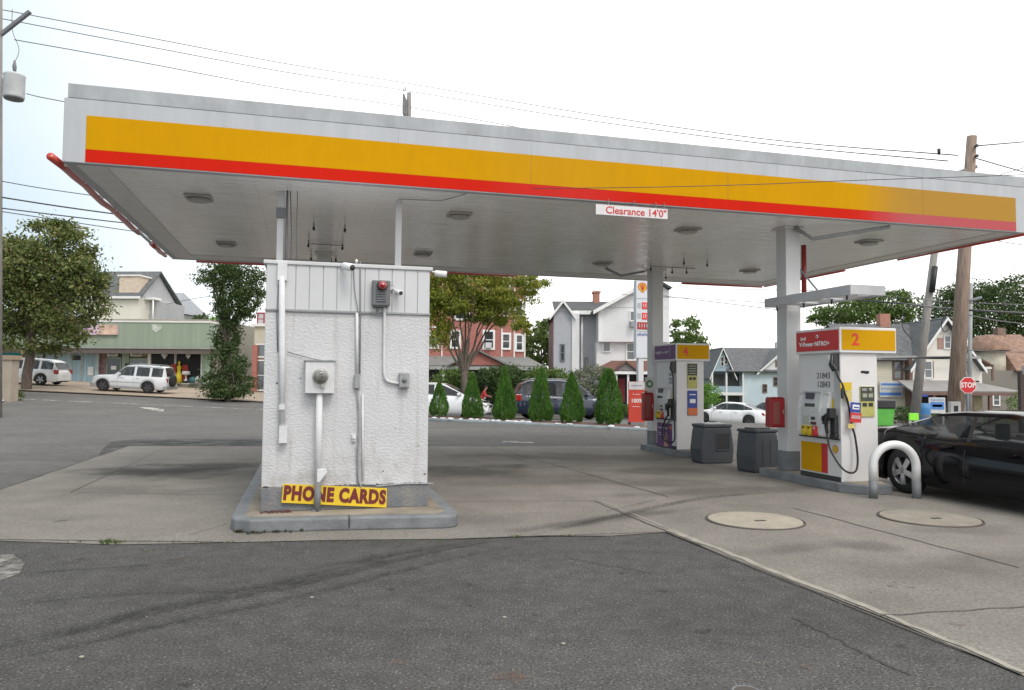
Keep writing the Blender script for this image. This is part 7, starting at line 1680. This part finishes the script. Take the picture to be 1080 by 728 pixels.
q = P(15, 91, 29.6) - b5; m = MB(); m.lathe([(0, -.52), (.36, -.50), (.38, -.44), (.38, .38), (.40, .42), (.34, .48), (0, .52)], 18, 'z', tuple(q)); tf = m.build('transformer', mat('transformer_grey', (0.50, 0.52, 0.53), .5), t5, fix=True)
m = MB(); m.lathe([(0.0, -.56), (.34, -.54), (.35, -.50)], 18, 'z', tuple(q)); m.tube([q + Vector((0, 0, .5)), q + Vector((-.02, 0, .8)), q + Vector((-.02, 0, 1.05))], [.05, .08, .03], 8); m.box(q.x - .45, q.x - .36, q.y - .05, q.y + .05, q.z - .3, q.z + .3); m.build('bushing', dark_grey_paint, tf)
MB().tube(catmull([q + Vector((0, 0, 1.0)), P(20, 52, 30) - b5, P(13, 32, 30) - b5, P(13, 10, 30) - b5], 5), .012, 5).tube([q + Vector((-.38, 0, .0)), Vector((0, 0, q.z))], .03, 5).build('jumper_cable', wire_mat, t5)

def wire(lab, pts, r_=.012, sag=0.0, name='overhead_wire'):
    w_ = [P(*p) for p in pts]
    if len(w_) == 2 and sag:
        a, b_ = w_; w_ = [a.lerp(b_, k / 16) - Vector((0, 0, sag * 4 * (k / 16) * (1 - k / 16))) for k in range(17)]
    elif len(w_) > 2: w_ = catmull(w_, 6)
    o = w_[0].copy(); m = MB().tube([p - o for p in w_], r_, 5)
    return tag(m.build(name, wire_mat, None, loc=o), lab, 'wire', 'overhead wires')
wire('highest overhead wire running from the left edge across the sky', [(-30, 5, 30), (0, 10, 31), (150, 38.5, 36), (300, 67, 41), (430, 88, 46), (600, 117, 38), (800, 146, 30), (1010, 164, 22.1)], .019)
wire('second overhead wire just below the highest one', [(-30, 14, 30), (0, 19.5, 31), (150, 48, 36), (300, 76, 41), (430, 96, 46), (600, 124, 38), (800, 151, 30), (1000, 170, 22.1)], .019)
wire('third overhead wire meeting the canopy roof near the middle pole', [(15, 42, 30), (150, 66, 34), (300, 94, 40), (430, 113, 46), (560, 137, 40), (640, 150, 36)], .019)
wire('short wire from the transformer to behind the canopy corner', [(28, 99, 29.6), (66, 107, 32), (200, 130, 40)], .019)
wire('thin wire above the thick cables at the left', [(0, 191, 30), (95, 206, 33), (300, 232, 46)], .019)
wire('thick black cable at the left above the street tree', [(0, 208, 30), (115, 225, 33), (300, 248, 46)], .032)
wire('grey double cable at the left above the street tree', [(0, 219.5, 30), (120, 234, 33), (300, 254, 46)], .026)
wire('lowest thin cable at the left above the street tree', [(0, 223, 30), (120, 241, 33), (300, 268, 46)], .019)
wire('wire crossing in front of the canopy stripe on the right', [(562, 199, 9.9), (690, 197.5, 9.4), (800, 194.5, 9.2), (900, 190.5, 9), (1090, 184, 8.5), (1300, 174, 8)], .0045)
wire('wire from the right pole up to the right edge', [(1030, 154, 22), (1100, 148, 25)], .019)
wire('upper crossing wire right of the pole top', [(1026, 166, 22), (1060, 176, 24), (1100, 187, 26)], .019); wire('lower crossing wire right of the pole top', [(1030, 193, 22), (1060, 183, 20), (1100, 171, 18)], .01)
wire('wire seen under the canopy above the white house, left part', [(578, 299, 52), (660, 311, 45), (740, 315, 40), (830, 321, 34)], .014)
wire('wire seen under the canopy left of the right column', [(700, 303, 46), (760, 305, 42), (830, 306, 38), (940, 309, 33)], .014)
wire('steep wire right of the far canopy column', [(699, 312, 46), (830, 328, 40)], .019)
wire('thick black cable between the two right hand poles', [(895, 316, 33), (960, 321, 31), (1005, 326, 23), (1100, 331, 26)], .035); wire('thin black cable above the cream house roof', [(880, 311, 33), (960, 315, 31), (1006, 319, 22.3), (1100, 322, 26)], .016)
wire('thin cable crossing the dark trees at the right edge', [(1012, 330, 22.3), (1050, 338, 26), (1100, 344, 30)], .019); wire('wire below the canopy end at the right edge', [(1050, 254, 30), (1100, 262, 30)], .014)
wire('low wire in front of the brown roof', [(1012, 369, 22.3), (1060, 371, 26), (1100, 372, 28)], .014); wire('wire over the roof of the grey house at the left', [(176, 321, 60), (205, 315, 58), (235, 311, 50)], .02)
wire('looping service cable between the leaning pole and thick pole', [(978, 322, 32), (955, 326, 32), (952, 345, 32), (962, 358, 32)], .02); wire('hanging cable loop left of the thick pole', [(1003, 325, 22.3), (993, 340, 23), (996, 350, 23), (1004, 344, 22.3)], .016)
wire('long flat bar wire below the cream gable', [(931, 378, 30), (1004, 377, 22.4)], .03)

# ------------------------------------------------------------ signs and small street things
# price sign
dS = 29.2; F = Frame(P(671, 400, dS).x, dS, R(20), 0.0)
t = fthing('price_sign', 'tall white price sign on a pole with a yellow shell emblem', 'sign', F)
z_at = lambda py, px=679: F.uz(px, py)[1]
pw = F.uz(687.5, 340)[0]
MB().box(0, pw, 0, .22, z_at(378), z_at(296)).build('cabinet', mat('sign_cab_white', (0.62, 0.64, 0.68), .4, var=.04), t, bevel=.02)
uc = F.uz(676.5, 420)[0]; MB().box(uc - .11, uc + .11, .03, .19, -.2, z_at(378)).build('post', white_metal, t)
pecten(decal_red, sign_yellow, pw * .40, z_at(303.5), .20, -.001, t)
for k, (ya, yb, m_) in enumerate([(319, 326, mat('price_red', (0.70, 0.05, 0.05), .4)), (330, 337, mat('price_red', (0.70, 0.05, 0.05))), (340, 347.5, mat('price_dark_red', (0.38, 0.04, 0.04), .4))]):
    x0_ = pw * (.36 if k < 2 else .06)
    o = MB().box(x0_, pw * .94, -.02, 0, z_at(yb), z_at(ya)).build('price_panel', m_, t)
    zc = (z_at(yb) + z_at(ya)) / 2; m = MB()
    for j in range(4 if k < 2 else 5): uu = x0_ + (pw * .94 - x0_) * (j + .6) / (4.4 if k < 2 else 5.4); m.box(uu, uu + .03, -.025, -.02, zc - .06, zc + .07)
    m.build('price_mark', palew, o)
    if k < 2: MB().box(pw * .08, pw * .28, -.01, 0, z_at(yb) + .03, z_at(ya) - .03).build('grade_label', mat('label_grey', (0.40, 0.42, 0.46), .5), t)
m = MB()
for j in range(9): uu = pw * (.08 + j * .093); m.box(uu, uu + .03, -.01, 0, z_at(355) + 0.02, z_at(352) + .02 * (j % 3))
m.build('small_lettering', decal_blue, t)
for ya in (315, 349.5): MB().box(0, pw, -.006, 0, z_at(ya) - .015, z_at(ya)).build('divider', dark_grey_paint, t)
# red banner
q = P(672, 449.0, 27.4); F = Frame(P(663, 400, q.y).x, q.y, R(8), q.z)
t = fthing('promo_banner', 'red vertical banner board with white top below the price sign', 'banner', F)
zt = F.uz(670, 402.5)[1]; bw = F.uz(680, 420)[0]; zm = F.uz(670, 411)[1]
MB().box(0, bw, 0, .05, .12, zt).build('board', mat('banner_red', (0.52, 0.045, 0.025), .4, var=.08, scale=3), t)
MB().box(.01, bw - .01, -.008, 0, zm, zt - .01).build('top_panel', palew, t); squiggle(t, 'E', .1, bw - .1, (zm + zt) / 2, .05, -.012, mat('print_mauve', (.3, .2, .32), .5), 21, r_=.008)
text('lettering', '100%', .2, decal_white, t, (bw / 2, -.004, F.uz(670, 423)[1]), UP, bold=.004)
squiggle(t, 'E', .15, bw * .7, F.uz(670, 416)[1], .03, -.004, decal_white, 23, r_=.006); squiggle(t, 'E', .12, bw * .7, F.uz(670, 429)[1], .03, -.004, decal_white, 24, r_=.006)
MB().box(.05, bw - .05, -.12, .25, 0, .12).build('foot', kerb_grey, t)
# small green and white sign on the far column
a = P(686, 405, 18.1); F = Frame(a.x, a.y, YAW, a.z)
t = fthing('round_corner_sign', 'small white and green sign at the left of the far column', 'sign', F)
MB().box(-.14, .1, 0, .03, -.18, .16).build('plate', palew, t, bevel=.03); MB().lathe([(.05, -.005), (.09, -.005), (.09, 0), (.05, 0), (.05, -.005)], 14, 'y', (-.02, 0, 0)).build('ring_mark', mat('green_mark', (.03, .22, .08), .5), t)
# stop sign
q = P(1021, 406.5, 21.3); z = gz(q.x, q.y)
t = thing('stop_sign', 'red octagonal stop sign in front of the thick pole, reading STOP', 'sign', (q.x, q.y, z), 0)
zc = q.z - z; oc = lambda r_: [(r_ * math.cos(R(22.5 + 45 * k)), zc + r_ * math.sin(R(22.5 + 45 * k))) for k in range(8)]
pl = MB().prism(oc(.246), 0, .008, 'y').build('plate', decal_white, t); MB().prism(oc(.228), -.004, 0, 'y').build('red_face', mat('stop_red', (.55, .02, .025), .4), pl)
text('lettering', 'STOP', .20, decal_white, pl, (0, -.006, zc), UP, bold=.005, xs=.86)
MB().tube([(0, .04, 0), (0, .04, zc + .3)], .035, 8).build('post', dark_grey_paint, t)
q = P(1077, 395, 26); t = thing('sign_post', 'dark wooden post at the right edge', 'post', (q.x, q.y, gz(q.x, q.y)), 0)
MB().box(-.08, .08, -.08, .08, -.2, P(1077, 392, 26).z - gz(q.x, q.y)).build('post', mat('post_brown', (.07, .05, .045), .8), t); MB().box(-.03, .03, -.1, -.08, 2.0, 2.3).build('plate', dark_grey_paint, t)
# house signs
def board_sign(name, lab, x0, y0, x1, y1, d, base, extra=True, legs=True, stripes=()):
    a = P(x0, y1, d); b_ = P(x1, y0, d); z = gz(a.x, a.y); t = thing(name, lab, 'sign', (a.x, d, z), 0)
    wd = b_.x - a.x; za, zb_ = a.z - z, b_.z - z
    o = MB().box(0, wd, 0, .06, za, zb_).build('board', base, t, bevel=.01)
    for (f0, f1, g0, g1, m_) in stripes: MB().box(wd * f0, wd * f1, -.012, 0, za + (zb_ - za) * g0, za + (zb_ - za) * g1).build('stripe', m_, o)
    if legs:
        for u_ in (.08, wd - .08): MB().box(u_ - .04, u_ + .04, .06, .12, -.2, zb_).build('leg', trim, t)
    return t
board_sign('wall_sign', 'white and blue sign board on the cream house wall', 928, 402.5, 952.5, 419, 56.4, palew, legs=False, stripes=[(.05, .95, .75, .88, blue_mid), (.05, .8, .50, .60, mat('sign_grey_blue', (.3, .4, .5), .5)), (0.0, .92, .12, .30, blue_mid)])
board_sign('yard_sign', 'white and blue yard sign on legs left of the thick pole', 980, 419.5, 997, 436, 42, palew, stripes=[(.1, .9, .80, .92, mat('sign_grey_blue', (.3, .4, .5))), (.08, .92, .25, .72, blue_mid), (.2, .8, .40, .56, decal_white)])
board_sign('yard_sign', 'small bright green yard sign at the foot of the leaning pole', 959, 436, 969, 443.5, 30, mat('neon_green', (.28, .85, .05), .5))
board_sign('hanging_sign', 'little dark blue sign under the cream house porch', 970, 416, 979, 418.6, 51, decal_blue, legs=False)
q = P(933, 440, 30); z = gz(q.x, q.y); t = thing('recycling_bin', 'green bin with black lid just right of pump 2', 'bin', (q.x, q.y, z), 0)
zt = P(933, 431, 30).z - z; wd = .42; MB().prism([(-wd * .8, 0), (wd * .8, 0), (wd, zt), (-wd, zt)], 0, .7, 'y').build('body', mat('bin_green', (.10, .42, .06), .5), t, bevel=.03); MB().box(-wd * 1.05, wd * 1.05, -.05, .75, zt, zt + .35).build('lid', black_plastic, t, bevel=.05)
q = P(974, 432, 40); z = gz(q.x, q.y); t = thing('blue_barrel', 'blue barrel beside the leaning pole', 'barrel', (q.x, q.y, z)); MB().lathe([(0, 0), (.3, 0), (.34, .2), (.34, 1.0), (.3, 1.3), (0, 1.3)], 16).build('drum', mat('barrel_blue', (.04, .18, .38), .5), t); MB().lathe([(.355, .6), (.36, .65), (.355, .7)], 16).build('hoop', dark_grey_paint, t)
